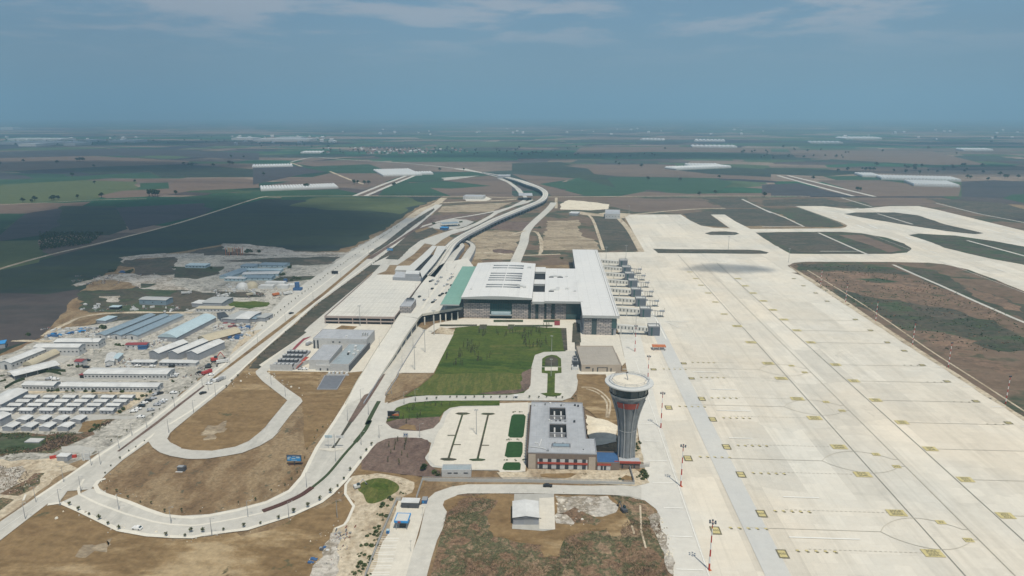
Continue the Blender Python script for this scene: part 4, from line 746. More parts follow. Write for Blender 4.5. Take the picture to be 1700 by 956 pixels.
# roads in the middle distance, north of the terminal
road('terminal_road', zp(NA, (-400, 955), (-200, 860), (0, 790), (110, 710), (280, 650), (440, 600), (520, 590), (650, 540), (800, 460), (850, 420), (1000, 375), (1090, 330), (1170, 320), (1210, 300), (1230, 310), (1170, 340), (1060, 370), (880, 440), (820, 480), (700, 545), (560, 610), (420, 650), (330, 700), (250, 760), (150, 740), (40, 850), (-120, 955)), 'road', 16)
road('terminal_road', zp(M1, (-80, 900), (-40, 860), (540, 375), (620, 290), (700, 265), (770, 260), (830, 210), (930, 110), (1000, 90), (980, 130), (860, 230), (760, 285), (680, 310), (640, 370), (560, 400), (180, 760), (90, 840), (0, 940)), 'road', 16)
strip('terminal_road', zp(NA, (-20, 620), (200, 550), (400, 500), (640, 460), (830, 425), (900, 410)), 7, 17, 'road')
strip('terminal_road', zp(NA, (0, 560), (120, 475), (230, 400), (290, 355)), 16, 17, 'road')
strip('terminal_road', zp(NA, (1430, 335), (1380, 400), (1180, 590), (1130, 740), (1060, 900), (1050, 935)), 14, 17, 'road')
strip('terminal_road', zp(NA, (980, 665), (1060, 640), (1150, 615)), 5, 17, 'dirt_pale')
strip('dirt_track', zp(NA, (630, 835), (850, 840), (1000, 860), (1250, 860), (1500, 850)), 7, 16, 'dirt_pale', jit=1)
strip('dirt_track', zp(NA, (1200, 620), (1270, 640), (1310, 750), (1290, 860)), 5, 16, 'dirt_pale', jit=1)
strip('terminal_road', zp(NA, (300, 340), (600, 325), (900, 315), (1060, 300)), 12, 17, 'dirt_pale')
strip('terminal_road', zp(NA, (720, 280), (1060, 290), (1090, 290)), 8, 16, 'dirt_pale')
strip('terminal_road', zp(NA, (0, 490), (130, 400), (260, 350), (340, 290)), 16, 16, 'dirt_pale')
patch('parking_yard', zp(NA, (180, 580), (300, 530), (400, 495), (560, 505), (640, 525), (560, 570), (440, 600), (320, 605)), 18, 'lot', jit=0.8, step=5)
patch('parking_yard', zp(NA, (540, 290), (730, 265), (820, 300), (760, 318), (560, 320)), 18, 'paving', jit=0.8, step=6)
road('expressway', zp(NA, (430, 0), (560, 0), (760, 45), (880, 75), (1000, 130), (1100, 200), (1130, 240), (1090, 250), (1040, 190), (960, 130), (860, 80), (700, 40), (500, 10)), 'road', 12)
strip('expressway', zp(NA, (880, 95), (1010, 150), (1120, 250), (1150, 300), (1090, 340)), 9, 13, 'road')
patch('gravel_yard', zp(T3, (370, 680), (430, 675), (560, 690), (640, 680), (780, 690), (730, 720), (480, 700)), 14, 'dirt_pale', jit=2, step=8)
strip('dirt_track', zp(T3, (800, 695), (1000, 675), (1200, 660), (1400, 655)), 7, 14, 'dirt_pale'); strip('dirt_track', zp(T3, (290, 585), (290, 655)), 6, 14, 'dirt_pale'); strip('dirt_track', zp(T3, (470, 680), (530, 730), (600, 930)), 5, 14, 'dirt_pale'); strip('dirt_track', zp(T3, (700, 720), (770, 800), (850, 940)), 9, 14, 'dirt_pale')
Y9 = Z(581, 199, 1700 / 415)
patch('verge', zp(Y9, (572, 598), (500, 640), (400, 705), (280, 800), (230, 838), (130, 905), (140, 925), (240, 862), (330, 800), (440, 715), (500, 672), (575, 612)), 18, 'infield_dark', jit=0.8, step=5)
patch('verge', zp(Y9, (480, 712), (400, 762), (300, 828), (250, 857), (110, 945), (150, 945), (270, 865), (310, 840), (410, 774), (490, 724)), 18, 'soil_dark')
patch('verge', zp(Y9, (560, 730), (430, 775), (330, 870), (240, 945), (330, 950), (450, 830), (600, 760)), 18, 'infield_dark', jit=0.8, step=5)
# technical yard
patch('parking_yard', zp(B, (770, 400), (690, 350), (1180, 20), (1330, -70), (2000, -100), (1900, 50), (1640, 400), (1500, 415)), 15, 'paving')
patch('planting_bed', zp(D, (1250, 910), (1340, 895), (1420, 850), (1560, 860), (1500, 900), (1400, 920)), 16, 'dirt_tan')
# ================================================================== BUILDINGS
def hs(l): return bpy.data.objects
WIN = {}
def win_mesh(w, h, mat='pane_dark'):
    k = (round(w, 2), round(h, 2), mat)
    if k not in WIN:
        mb = MB(); mb.box(-w / 2, w / 2, -.06, .04, 0, h, mat); me = mb.obj('window'); WIN[k] = me.data; bpy.data.objects.remove(me)
    return WIN[k]
def win(parent, name, w, h, loc, rz=0.0, mat='pane_dark'):
    o = bpy.data.objects.new(name, win_mesh(w, h, mat)); C.collection.objects.link(o); o.parent = parent; o.location = loc; o.rotation_euler = (0, 0, rz); return o
def hall(name, label, cat, fl, fr, bl, h, roof='gable', rise=0.0, wall='white_wall', top='white_metal', along='x', eave=0.4, group=None, wins=0, side_wins=0, door=0, winh=1.0, base=0.0, openwall=False):
    """a shed given by three roof corners at eave height: front left, front right, back left"""
    a = P(*fl, h); b = P(*fr, h); c = P(*bl, h)
    ux = (b - a); w = ux.length; rz = math.atan2(ux.y, ux.x); n = Vector((-ux.y, ux.x, 0)).normalized(); d = abs((c - a).dot(n))
    return hall_w(name, label, cat, a.x, a.y, w, d, rz, h, roof, rise, wall, top, along, eave, group, wins, side_wins, door, winh, base, openwall)
def hall_w(name, label, cat, x, y, w, d, rz, h, roof='gable', rise=0.0, wall='white_wall', top='white_metal', along='x', eave=0.4, group=None, wins=0, side_wins=0, door=0, winh=1.0, base=0.0, openwall=False):
    t = empty(name, (x, y, base), label, cat, group, rz)
    mb = MB()
    if openwall:
        n = max(3, int(max(w, d) / 6))
        for i in range(n + 1):
            for s in (0, 1):
                if w > d: mb.tube((w * i / n, s * d, 0), (w * i / n, s * d, h), .15, .15, 'steel', 5)
                else: mb.tube((s * w, d * i / n, 0), (s * w, d * i / n, h), .15, .15, 'steel', 5)
        mb.obj('posts', t)
    else:
        if roof == 'gable' and rise > 0:
            if along == 'x': mb.add([(0, 0, 0), (w, 0, 0), (w, d, 0), (0, d, 0), (0, 0, h), (w, 0, h), (w, d, h), (0, d, h), (0, d / 2, h + rise - .05), (w, d / 2, h + rise - .05)], [(0, 1, 5, 4), (1, 2, 6, 9, 5), (2, 3, 7, 6), (3, 0, 4, 8, 7)], wall)
            else: mb.add([(0, 0, 0), (w, 0, 0), (w, d, 0), (0, d, 0), (0, 0, h), (w, 0, h), (w, d, h), (0, d, h), (w / 2, 0, h + rise - .05), (w / 2, d, h + rise - .05)], [(0, 1, 5, 8, 4), (1, 2, 6, 5), (2, 3, 7, 9, 6), (3, 0, 4, 7)], wall)
        else: mb.box(0, w, 0, d, 0, h, wall)
        mb.obj('wall', t)
    r = MB(); e_ = eave
    if roof == 'gable':
        th = .18
        prof = [(-e_, -e_ * rise * 2 / max(d if along == 'x' else w, 1)), (.5, rise), (1 + e_, 0)]
        L_ = d if along == 'x' else w; O_ = w if along == 'x' else d
        pf = [(-e_, h - e_ * rise * 2 / L_), (L_ / 2, h + rise), (L_ + e_, h - e_ * rise * 2 / L_)]
        vs = []
        for zz_ in (0, th):
            for o_ in (-e_, O_ + e_):
                for (p_, z_) in pf: vs.append((o_, p_, z_ + zz_) if along == 'x' else (p_, o_, z_ + zz_))
        fs = [(6, 7, 10, 9), (7, 8, 11, 10), (0, 3, 4, 1), (1, 4, 5, 2), (0, 6, 9, 3), (2, 5, 11, 8), (0, 1, 7, 6), (1, 2, 8, 7), (3, 9, 10, 4), (4, 10, 11, 5)]
        r.add(vs, fs, top)
    elif roof == 'vault':
        n = 12; O_ = w if along == 'x' else d; L_ = d if along == 'x' else w; vs = []
        for o_ in (-e_, O_ + e_):
            for i in range(n + 1): t_ = i / n; p_ = -e_ + (L_ + 2 * e_) * t_; z_ = h + rise * math.sin(math.pi * t_) ** .8; vs.append((o_, p_, z_) if along == 'x' else (p_, o_, z_))
        fs = [(i, i + 1, n + 2 + i, n + 1 + i) for i in range(n)] + [tuple(range(n + 1)), tuple(range(n + 1, 2 * n + 2))]
        r.add(vs, fs, top)
    elif roof == 'flat':
        r.box(.3, w - .3, .3, d - .3, h - .1, h + .06, top)
        for q in ((0, w, 0, .3), (0, w, d - .3, d), (0, .3, .3, d - .3), (w - .3, w, .3, d - .3)): r.box(*q, h + .002, h + .6, wall)
    else: r.box(-e_, w + e_, -e_, d + e_, h, h + .3, top)
    r.obj('roof', t)
    for i in range(wins): win(t, 'window', 1.3, winh, (w * (i + .5) / wins, -.04, h * .45))
    for i in range(side_wins): win(t, 'window', 1.3, winh, (w + .04, d * (i + .5) / side_wins, h * .45), math.pi / 2)
    if door: win(t, 'door', min(door, w * .6), h * .72, (w * .5, -.05, 0), 0, 'grey_wall' if door > 2 else 'pane_dark')
    return t
# ---- terminal
def on(o, **k):
    for a, b in k.items(): o[a] = b
XW, XE = -81.0, -17.2; YF = 634.0
t = empty('airport_terminal', (-24, 634, 0), 'long grey roofed airport terminal with stone clad walls, dark glazing and green glass canopy', 'terminal')
def tw(mb, name): o = mb.obj(name); o.parent = t; o.matrix_parent_inverse = Matrix.Translation((24, -634, 0)); return o
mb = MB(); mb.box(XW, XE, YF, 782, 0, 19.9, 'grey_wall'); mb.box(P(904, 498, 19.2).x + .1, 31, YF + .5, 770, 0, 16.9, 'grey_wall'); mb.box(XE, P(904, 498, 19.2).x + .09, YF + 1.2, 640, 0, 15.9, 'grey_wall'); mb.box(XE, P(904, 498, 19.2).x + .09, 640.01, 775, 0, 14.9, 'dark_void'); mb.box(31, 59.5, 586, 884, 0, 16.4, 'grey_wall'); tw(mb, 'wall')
xp = lambda x: P(x, 528).x
mb = MB()
for a, b in ((769, 813.5), (850, 877)): mb.box(xp(a), xp(b), YF - .8, YF - .002, 0, 14.6, 'stone_panel')
for a, b in ((881.5, 888.6), (894, 903.5), (907, 915), (921, 939)): mb.box(xp(a), xp(b), YF - .6, YF - .003, 0, 15.2, 'stone_panel')
mb.box(xp(769), XW - .003, YF - .8, 776, 0, 14.6, 'stone_panel')
tw(mb, 'stone_panel')
mb = MB()
mb.box(31.6, 38.0, 585.4, 585.99, 0, 15.4, 'stone_panel'); mb.box(42.5, 55.5, 585.4, 585.99, 0, 15.4, 'stone_panel'); mb.box(30.3, 30.99, 586, 633.4, 0, 4, 'stone_panel'); tw(mb, 'stone_panel')
for a, b, z0, z1, m_ in ((813.6, 849.9, 0, 14.6, 'glass_teal'), (769, 880.6, 14.62, 19.8, 'glass'), (877.1, 881.4, 0, 14.6, 'glass'), (888.7, 893.9, 0, 15.2, 'glass'), (903.6, 906.9, 0, 15.2, 'glass'), (915.1, 920.9, 0, 15.2, 'glass'), (939.1, 967.5, 0, 16.8, 'glass_teal')):
    mb = MB(); x0, x1 = xp(a), xp(b); mb.box(x0, x1, YF - .45, YF - .005, z0, z1, m_)
    nv = max(2, int((x1 - x0) / 2.2))
    for i in range(nv + 1): x = x0 + (x1 - x0) * i / nv; mb.box(x - .07, x + .07, YF - .6, YF - .46, z0, z1, 'dark_steel')
    for k in range(int((z1 - z0) / 3) + 1): mb.box(x0, x1, YF - .58, YF - .47, z0 + k * 3 - .06 + .1, z0 + k * 3 + .16, 'dark_steel')
    tw(mb, 'glazing')
mb = MB(); mb.box(xp(816), xp(848), YF - 3.5, YF - .61, 4.4, 6.8, 'pale_blue_metal'); mb.box(xp(813.6), xp(850), YF - 4, YF - .61, 3.6, 4.0, 'fascia'); tw(mb, 'entrance_canopy')
mb = MB(); mb.box(38.0, 42.5, 585.6, 585.995, 0, 15.4, 'glass'); mb.box(55.5, 59.4, 585.3, 585.995, 7, 16, 'glass_teal'); mb.box(55.5, 57.2, 585.3, 585.995, 0, 6, 'glass'); mb.box(59.5, 60.0, 586, 880, 4.2, 14.5, 'glass')
for i in range(60): mb.box(60.01, 60.15, 588 + i * 4.9, 588.3 + i * 4.9, 4.2, 14.5, 'fascia')
tw(mb, 'glazing')
# roofs: slightly crowned panels with seams
mb = MB(); x0, x1, y0, y1 = -82.6, -15.6, 628.3, 783.5
nx_ = 12
for i in range(nx_):
    a = x0 + (x1 - x0) * i / nx_; b = x0 + (x1 - x0) * (i + 1) / nx_; z = lambda q: 21.6 + 1.6 * math.sin(math.pi * (q - x0) / (x1 - x0))
    mb.add([(a, y0, z(a)), (b, y0, z(b)), (b, y1, z(b)), (a, y1, z(a))], [(0, 1, 2, 3)], 'terminal_roof')
mb.add([(x0, y0, 19.95), (x1, y0, 19.95), (x1, y1, 19.95), (x0, y1, 19.95)], [(0, 1, 2, 3)], 'fascia')
for i in range(nx_):
    a = x0 + (x1 - x0) * i / nx_; b = x0 + (x1 - x0) * (i + 1) / nx_
    mb.add([(a, y0, 19.95), (b, y0, 19.95), (b, y0, z(b)), (a, y0, z(a))], [(0, 1, 2, 3)], 'fascia'); mb.add([(a, y1, 19.95), (b, y1, 19.95), (b, y1, z(b)), (a, y1, z(a))], [(0, 1, 2, 3)], 'fascia')
for x in (x0, x1): mb.add([(x, y0, 19.95), (x, y1, 19.95), (x, y1, 21.6), (x, y0, 21.6)], [(0, 1, 2, 3)], 'fascia')
rf = tw(mb, 'roof')
def sub(mb, name, par=None): o = mb.obj(name); o.parent = par or rf; return o
for i, y in enumerate([663, 672, 692, 702, 712, 723, 750, 762]):
    for a, b in ((-62.5, -46.2), (-45.2, -28.5)):
        mb = MB(); mb.box(a, b, y, y + 2.4, 22.6, 23.75, 'bridge_grey', 'fascia'); sub(mb, 'skylight')
for (x, y, s) in ((-22, 757, 2), (-27, 670, 2.4), (-24, 666, 1.5), (-30, 668, 1.4), (-76, 655, 1)): mb = MB(); mb.box(x - s, x + s, y - s, y + s, 22, 23.9, 'white_metal'); sub(mb, 'roof_vent')
ZR = 19.2; XL = P(904, 498, ZR).x; mb = MB()
mb.box(XL, 32, 628, 770, 16.95, ZR, 'fascia', 'terminal_roof'); rf2 = tw(mb, 'roof')
mb = MB(); mb.box(29.8, 62, 583.5, 886, 16.45, 18.9, 'fascia', 'terminal_roof'); tw(mb, 'roof')
v_ = [P(895, y, 15.6).y for y in (489, 475.5, 468, 455, 447)]
for y0, y1 in ((628.5, v_[0]), (v_[1], v_[2]), (v_[3], v_[4])): mb = MB(); mb.box(-15.5, XL - .02, y0, y1, 16.0, 18.4, 'fascia', 'terminal_roof'); tw(mb, 'roof')
for y0, y1 in ((v_[0] + .1, v_[1] - .1), (v_[2] + .1, v_[3] - .1)): mb = MB(); mb.box(-15.4, XL - .2, y0, y1, 14.95, 15.25, 'dark_void'); tw(mb, 'light_well_shade')  # black slabs stand in for the shade deep in the gaps
for (x, y, s) in ((3, 728, 1.5), (7, 729, 2.2), (12, 728, 1.8), (19, 728, 1.5), (3, 668, 1.8), (8, 670, 2.6), (9, 676, 1.8), (18, 674, 1.6), (26, 665, 1.2)): mb = MB(); mb.box(x - s, x + s, y - s * .8, y + s * .8, ZR - .05, ZR + 1.4, 'white_metal'); sub(mb, 'roof_vent', rf2)
for x0_, x1_, y in ((0, 5, 724), (9, 15, 724), (0, 5, 663)): mb = MB(); mb.box(x0_, x1_, y, y + 1, ZR, ZR + .9, 'dark_steel'); sub(mb, 'duct', rf2)
for x_, z_, m__ in ((60.8, 19.25, 'fascia'), (58.5, 19.1, 'charcoal')): mb = MB(); mb.box(x_, x_ + .3, 584, 885, 18.8, z_, m__); sub(mb, 'seam', rf2)
# green glass canopy over the departures kerb
mb = MB(); mb.box(-100.5, -82.7, 616, 782, 17.2, 17.7, 'teal_glass')
for i in range(12): y = 620 + i * 14.5; mb.tube((-97, y, 9), (-97, y, 17.2), .35, .35, 'fascia', 8); mb.box(-100, -82.8, y - .2, y + .2, 16.6, 17.15, 'fascia')
mb.box(-100.6, -82.7, 615.4, 615.95, 16.9, 17.9, 'fascia'); mb.box(-82.7, -82.5, 616, 782, 17.3, 18.2, 'dark_steel'); tw(mb, 'canopy')
# ---- departures deck and elevated approach
dk = empty('departures_deck', (-110, 640, 0), 'elevated concrete departures deck with columns and a curved approach ramp beside the terminal', 'viaduct')
pairs = [((573, 672), (612, 655), .6), ((590, 638), (624, 638), .9), ((603, 617), (637, 617), 2), ((620, 588), (656, 588), 4.6), ((641, 556), (675, 557), 7), ((663, 523), (695, 529), 8.8)]
def ribbon3(mb, prs, th, mat, side, par=1.0):
    L_ = [P(*a, z) for a, b, z in prs]; Rr = [P(*b, z) for a, b, z in prs]
    L_ = smoothpts(L_, False, 5); Rr = smoothpts(Rr, False, 5); n = len(L_)
    mb.add(L_ + Rr, [(n + i, n + i + 1, i + 1, i) for i in range(n - 1)], mat)
    for S_ in (L_, Rr):
        vs = [p + Vector((0, 0, par)) for p in S_] + [Vector((p.x, p.y, max(-.1, p.z - th))) for p in S_]
        mb.add(vs, [(i, i + 1, n + i + 1, n + i) for i in range(n - 1)], side)
    mb.add([Vector((p.x, p.y, max(-.05, p.z - th))) for p in L_ + Rr], [(n + i, n + i + 1, i + 1, i) for i in range(n - 1)], side)
    return L_, Rr
mb = MB(); Lr, Rr = ribbon3(mb, pairs, 1.2, 'deck', 'kerb'); o = mb.obj('ramp', dk); o.matrix_parent_inverse = Matrix.Translation((110, -640, 0))
dpts = [P(663, 523, 9), P(695, 528, 9), P(701, 522, 9), P(735, 516.5, 9), P(769, 511.5, 9), Vector((XW - .9, 640, 9)), Vector((XW - .9, 784, 9)), P(776, 428, 9), P(757, 432, 9), P(742, 434, 9), P(727, 442, 9), P(712, 456, 9), P(697, 474, 9)]
mb = MB(); mb.prism([(p.x, p.y) for p in dpts], 7.6, 9, 'kerb', 'deck'); o = mb.obj('deck', dk); o.matrix_parent_inverse = Matrix.Translation((110, -640, 0))
mb = MB()
for a, b in ((1, 2), (2, 3), (3, 4)): p, q = dpts[a], dpts[b]; d = (q - p).normalized(); n = Vector((-d.y, d.x, 0)) * .25; mb.add([p + n, p - n, q - n, q + n] + [v + Vector((0, 0, 1.1)) for v in (p + n, p - n, q - n, q + n)], [(0, 1, 5, 4), (1, 2, 6, 5), (2, 3, 7, 6), (3, 0, 4, 7), (4, 5, 6, 7)], 'kerb')
o = mb.obj('parapet', dk); o.matrix_parent_inverse = Matrix.Translation((110, -640, 0))
for x, y in ((691, 542), (705, 540), (720, 537.5), (731, 536), (740, 534), (750, 533), (760, 531)):
    p = P(x, y); mb = MB(); mb.box(-.5, .5, -.6, .6, 0, 7.6, 'kerb'); o = mb.obj('column', dk); o.matrix_parent_inverse = Matrix.Translation((110, -640, 0)); o.location = (p.x, p.y + 1, 0)
for i in range(0, len(Rr), 2):
    p = Rr[i]
    if p.z > 2.5: mb = MB(); mb.box(-.4, .4, -.5, .5, 0, p.z - 1.1, 'kerb'); o = mb.obj('column', dk); o.matrix_parent_inverse = Matrix.Translation((110, -640, 0)); o.location = (p.x - .7, p.y, 0)
mb = MB(); q = [P(693, 539), P(768, 530), Vector((XW - 1, 650, 0)), P(700, 528)]; mb.add([Vector((p.x, p.y + 5, z)) for z in (0.4, 7.5) for p in q[:2]], [(0, 1, 3, 2)], 'dark_void'); o = mb.obj('undercroft_shade', dk); o.matrix_parent_inverse = Matrix.Translation((110, -640, 0))  # black upright sheet stands in for the shade under the deck
# kerbs and islands on the deck
for px in ([(728, 470), (712, 494), (700, 513)], [(752, 455), (738, 477), (720, 503), (708, 517)]):
    mb = MB(); strip_into(mb, px, 2.2, 9.06, 'kerb', smooth=False)
    p3 = [P(*q, 9.1) for q in px]; mb2 = MB(); l_, r_, _ = strip_pts(px, 2.2, 9.08, False, False); mb2.add([(p.x, p.y, 9.08) for p in l_ + r_[::-1]], [tuple(range(len(l_) * 2))], 'kerb'); o = mb2.obj('kerb_island', dk); o.matrix_parent_inverse = Matrix.Translation((110, -640, 0))
# ramps that leave the deck northwards
for nm, prs, lab in (('exit_ramp', [((753.5, 446), (767, 451), 8.9), ((764, 432), (779, 433), 7.5), ((775, 416), (788, 416), 5.5), ((781, 408), (789, 408), 4), ((776, 403), (781, 401), 2), ((764, 400), (766, 397.5), .6)], 'walled concrete ramp curving down from the north end of the deck'),
                     ('exit_ramp', [((738, 436), (752, 436), 8.9), ((752, 419), (763, 419), 6.5), ((762, 410), (771, 409), 4.5), ((763, 405), (769, 404), 3), ((756, 402), (760, 401), 1)], 'inner concrete ramp curving down between viaduct and walled ramp')):
    mb = MB(); ribbon3(mb, prs, 20, 'road', 'grey_wall', .9); o = mb.obj(nm); on(o, label=lab, category='ramp')
# lower arrivals road with retaining wall is the boulevard itself; the wall
mb = MB(); wall_px = [(691, 541), (660, 583), (640, 614), (624, 640), (604, 672)]
raised('retaining_wall', wall_px, .6, 1.6, 'grey_wall', kind=None, label='low grey retaining wall between the ramp and the lower road', category='wall')
raised('retaining_wall', zp(K, (350, 152), (230, 335), (115, 528), (110, 560), (0, 730)), .5, 1.3, 'grey_wall', kind=None, label='low wall between the lower road and the empty concrete lot', category='wall')
# ---- rail viaduct and station
vx = [((700, 455), (722, 460), 9), ((716, 440), (735, 443), 9), ((730, 420), (748, 421), 9), ((745, 403), (759, 404), 9), ((764, 390), (777, 391), 9), ((790, 377), (802, 378), 9), ((816, 364), (828, 365), 9), ((845, 352), (857, 353), 9), ((870, 342), (882, 343), 9), ((890, 334), (902, 334), 9), ((900, 326), (909, 327), 9), ((900, 319), (909, 318), 9), ((890, 312), (898, 310.5), 9), ((872, 306), (880, 303.5), 9), ((856, 300), (864, 298.5), 8), ((840, 295.5), (846, 294), 5), ((820, 290.5), (824, 289.5), 2), ((800, 287), (803, 286), .5)]
vd = empty('rail_viaduct', P(800, 380).xyz, 'long pale rail viaduct on columns sweeping in a curve towards the fields', 'viaduct')
inv = Matrix.Translation(-P(800, 380))
mb = MB(); Lv, Rv = ribbon3(mb, vx, 2.2, 'deck', 'grey_wall', 1.0); o = mb.obj('deck', vd); o.matrix_parent_inverse = inv
mb = MB(); c1 = [(a + b) / 2 for a, b in zip(Lv, Rv)]
for off in (-.9, .9):
    for i in range(len(c1) - 1):
        d = (c1[i + 1] - c1[i]); d.z = 0; d.normalize(); n = Vector((-d.y, d.x, 0)); a = c1[i] + n * (off * 2) + Vector((0, 0, .25)); b = c1[i + 1] + n * (off * 2) + Vector((0, 0, .25)); mb.add([a - n * .7, b - n * .7, b + n * .7, a + n * .7], [(0, 1, 2, 3)], 'lot')
o = mb.obj('track', vd); o.matrix_parent_inverse = inv
acc = 99; 
for i in range(len(Rv) - 1):
    acc += (Rv[i + 1] - Rv[i]).length
    if acc > 16 and Rv[i].z > 4:
        acc = 0; p = (Rv[i] * .72 + Lv[i] * .28); mb = MB(); mb.box(-1.1, 1.1, -1.1, 1.1, 0, p.z - 2.2, 'grey_wall'); o = mb.obj('column', vd); o.matrix_parent_inverse = inv; o.location = (p.x, p.y, 0)
sroof = lambda px, z: [P(*q, z) for q in px]
st = empty('rail_station', P(700, 455).xyz, 'elevated rail station with two pale platform roofs and a dark slot between them', 'station'); inv = Matrix.Translation(-P(700, 455))
def stp(name, px, z0, z1, m_, tp=None): mb = MB(); mb.prism([(p.x, p.y) for p in sroof(px, z1)], z0, z1, m_, tp or m_); o = mb.obj(name, st); o.matrix_parent_inverse = inv; return o
stp('platform_roof', zp(M1, (890, 365), (1030, 230), (1090, 150), (1050, 145), (960, 230), (830, 340), (820, 365)), 13.5, 14.2, 'bridge_white')
stp('platform_roof', zp(M1, (960, 430), (1080, 290), (1180, 150), (1095, 150), (1060, 232), (940, 370)), 13.5, 14.2, 'bridge_white')
stp('track_slot', zp(M1, (893, 364), (1028, 232), (1056, 234), (940, 366)), 9.3, 12.6, 'dark_void')
stp('platform_roof', zp(M1, (720, 360), (880, 365), (900, 320), (740, 325)), 6, 10, 'bridge_white')
stp('concourse', zp(M1, (700, 425), (965, 435), (990, 385), (735, 375)), 6.5, 10.5, 'grey_wall', 'grey_roof')
stp('upper_hall', zp(M1, (812, 395), (935, 397), (942, 368), (822, 366)), 10.52, 15, 'grey_wall', 'white_metal')
for x in (700, 812, 930): p = P(*M1(x, 455)); mb = MB(); mb.box(-.5, .5, -.5, .5, 0, 6.5, 'white_wall'); o = mb.obj('column', st); o.matrix_parent_inverse = inv; o.location = p
p = P(*M1(1010, 430)); stc = empty('stair_tower', p, 'dark blue glazed stair tower between the station and the departures deck', 'stair tower'); MB().box(-4, 5, -8, 8, 0, 13, 'bridge_grey', 'dark_steel').obj('wall', stc); MB().box(-3.5, 4.5, -8.3, -8.02, 1, 12.5, 'blue_roof').obj('glazing', stc)
# ---- car park building
gk = empty('parking_garage', P(538, 538), 'wide two storey parking garage with pinkish frame and pale roof deck', 'parking garage'); inv = Matrix.Translation(-P(538, 538))
GH = 7.2; ga, gb2, gc, gd2 = P(538.5, 525.5, GH), P(656.5, 525.5, GH), P(700, 463, GH), P(614, 455, GH)
gx0, gx1, gy0, gy1 = ga.x, gb2.x, ga.y, gd2.y
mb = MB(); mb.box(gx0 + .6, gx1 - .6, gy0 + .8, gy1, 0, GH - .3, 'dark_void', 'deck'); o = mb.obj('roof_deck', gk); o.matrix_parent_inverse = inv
nb = 5
for k, (z0, z1) in enumerate(((2.6, 3.8), (6.0, 8.0), (0, .5))):
    mb = MB(); mb.box(gx0, gx1, gy0, gy0 + .5, z0, z1, 'garage_wall'); mb.box(gx0, gx0 + .4, gy0 + .5, gy1, z0, z1, 'garage_wall'); mb.box(gx1 - .4, gx1, gy0 + .5, gy1, z0, z1, 'garage_wall'); o = mb.obj('parapet', gk); o.matrix_parent_inverse = inv
for i in range(nb + 1):
    x = gx0 + (gx1 - gx0) * i / nb; mb = MB(); mb.box(-.45, .45, -.06, .6, 0, 8.05, 'garage_wall'); o = mb.obj('column', gk); o.matrix_parent_inverse = inv; o.location = (min(max(x, gx0 + .46), gx1 - .46), gy0 - .05, 0)
mb = MB()
for i in range(1, 16): x = gx0 + (gx1 - gx0) * i / 16; mb.box(x - .12, x + .12, gy0 + 3, gy1 - 3, GH - .28, GH - .26, 'line_white')
for i in range(1, 10): y = gy0 + (gy1 - gy0) * i / 10; mb.box(gx0 + 2, gx1 - 2, y - .2, y + .2, GH - .28, GH - .255, 'lot')
o = mb.obj('bay_marking', gk); o.matrix_parent_inverse = inv
p = P(664, 523, 7); mb = MB(); mb.box(0, 10.5, 0, 26, 0, 8.5, 'stone_panel', 'grey_roof'); mb.box(2, 9, 18, 25, 8.5, 10.2, 'grey_wall', 'dark_steel'); o = mb.obj('stair_block', gk); o.matrix_parent_inverse = inv; o.location = (p.x, p.y, 7)
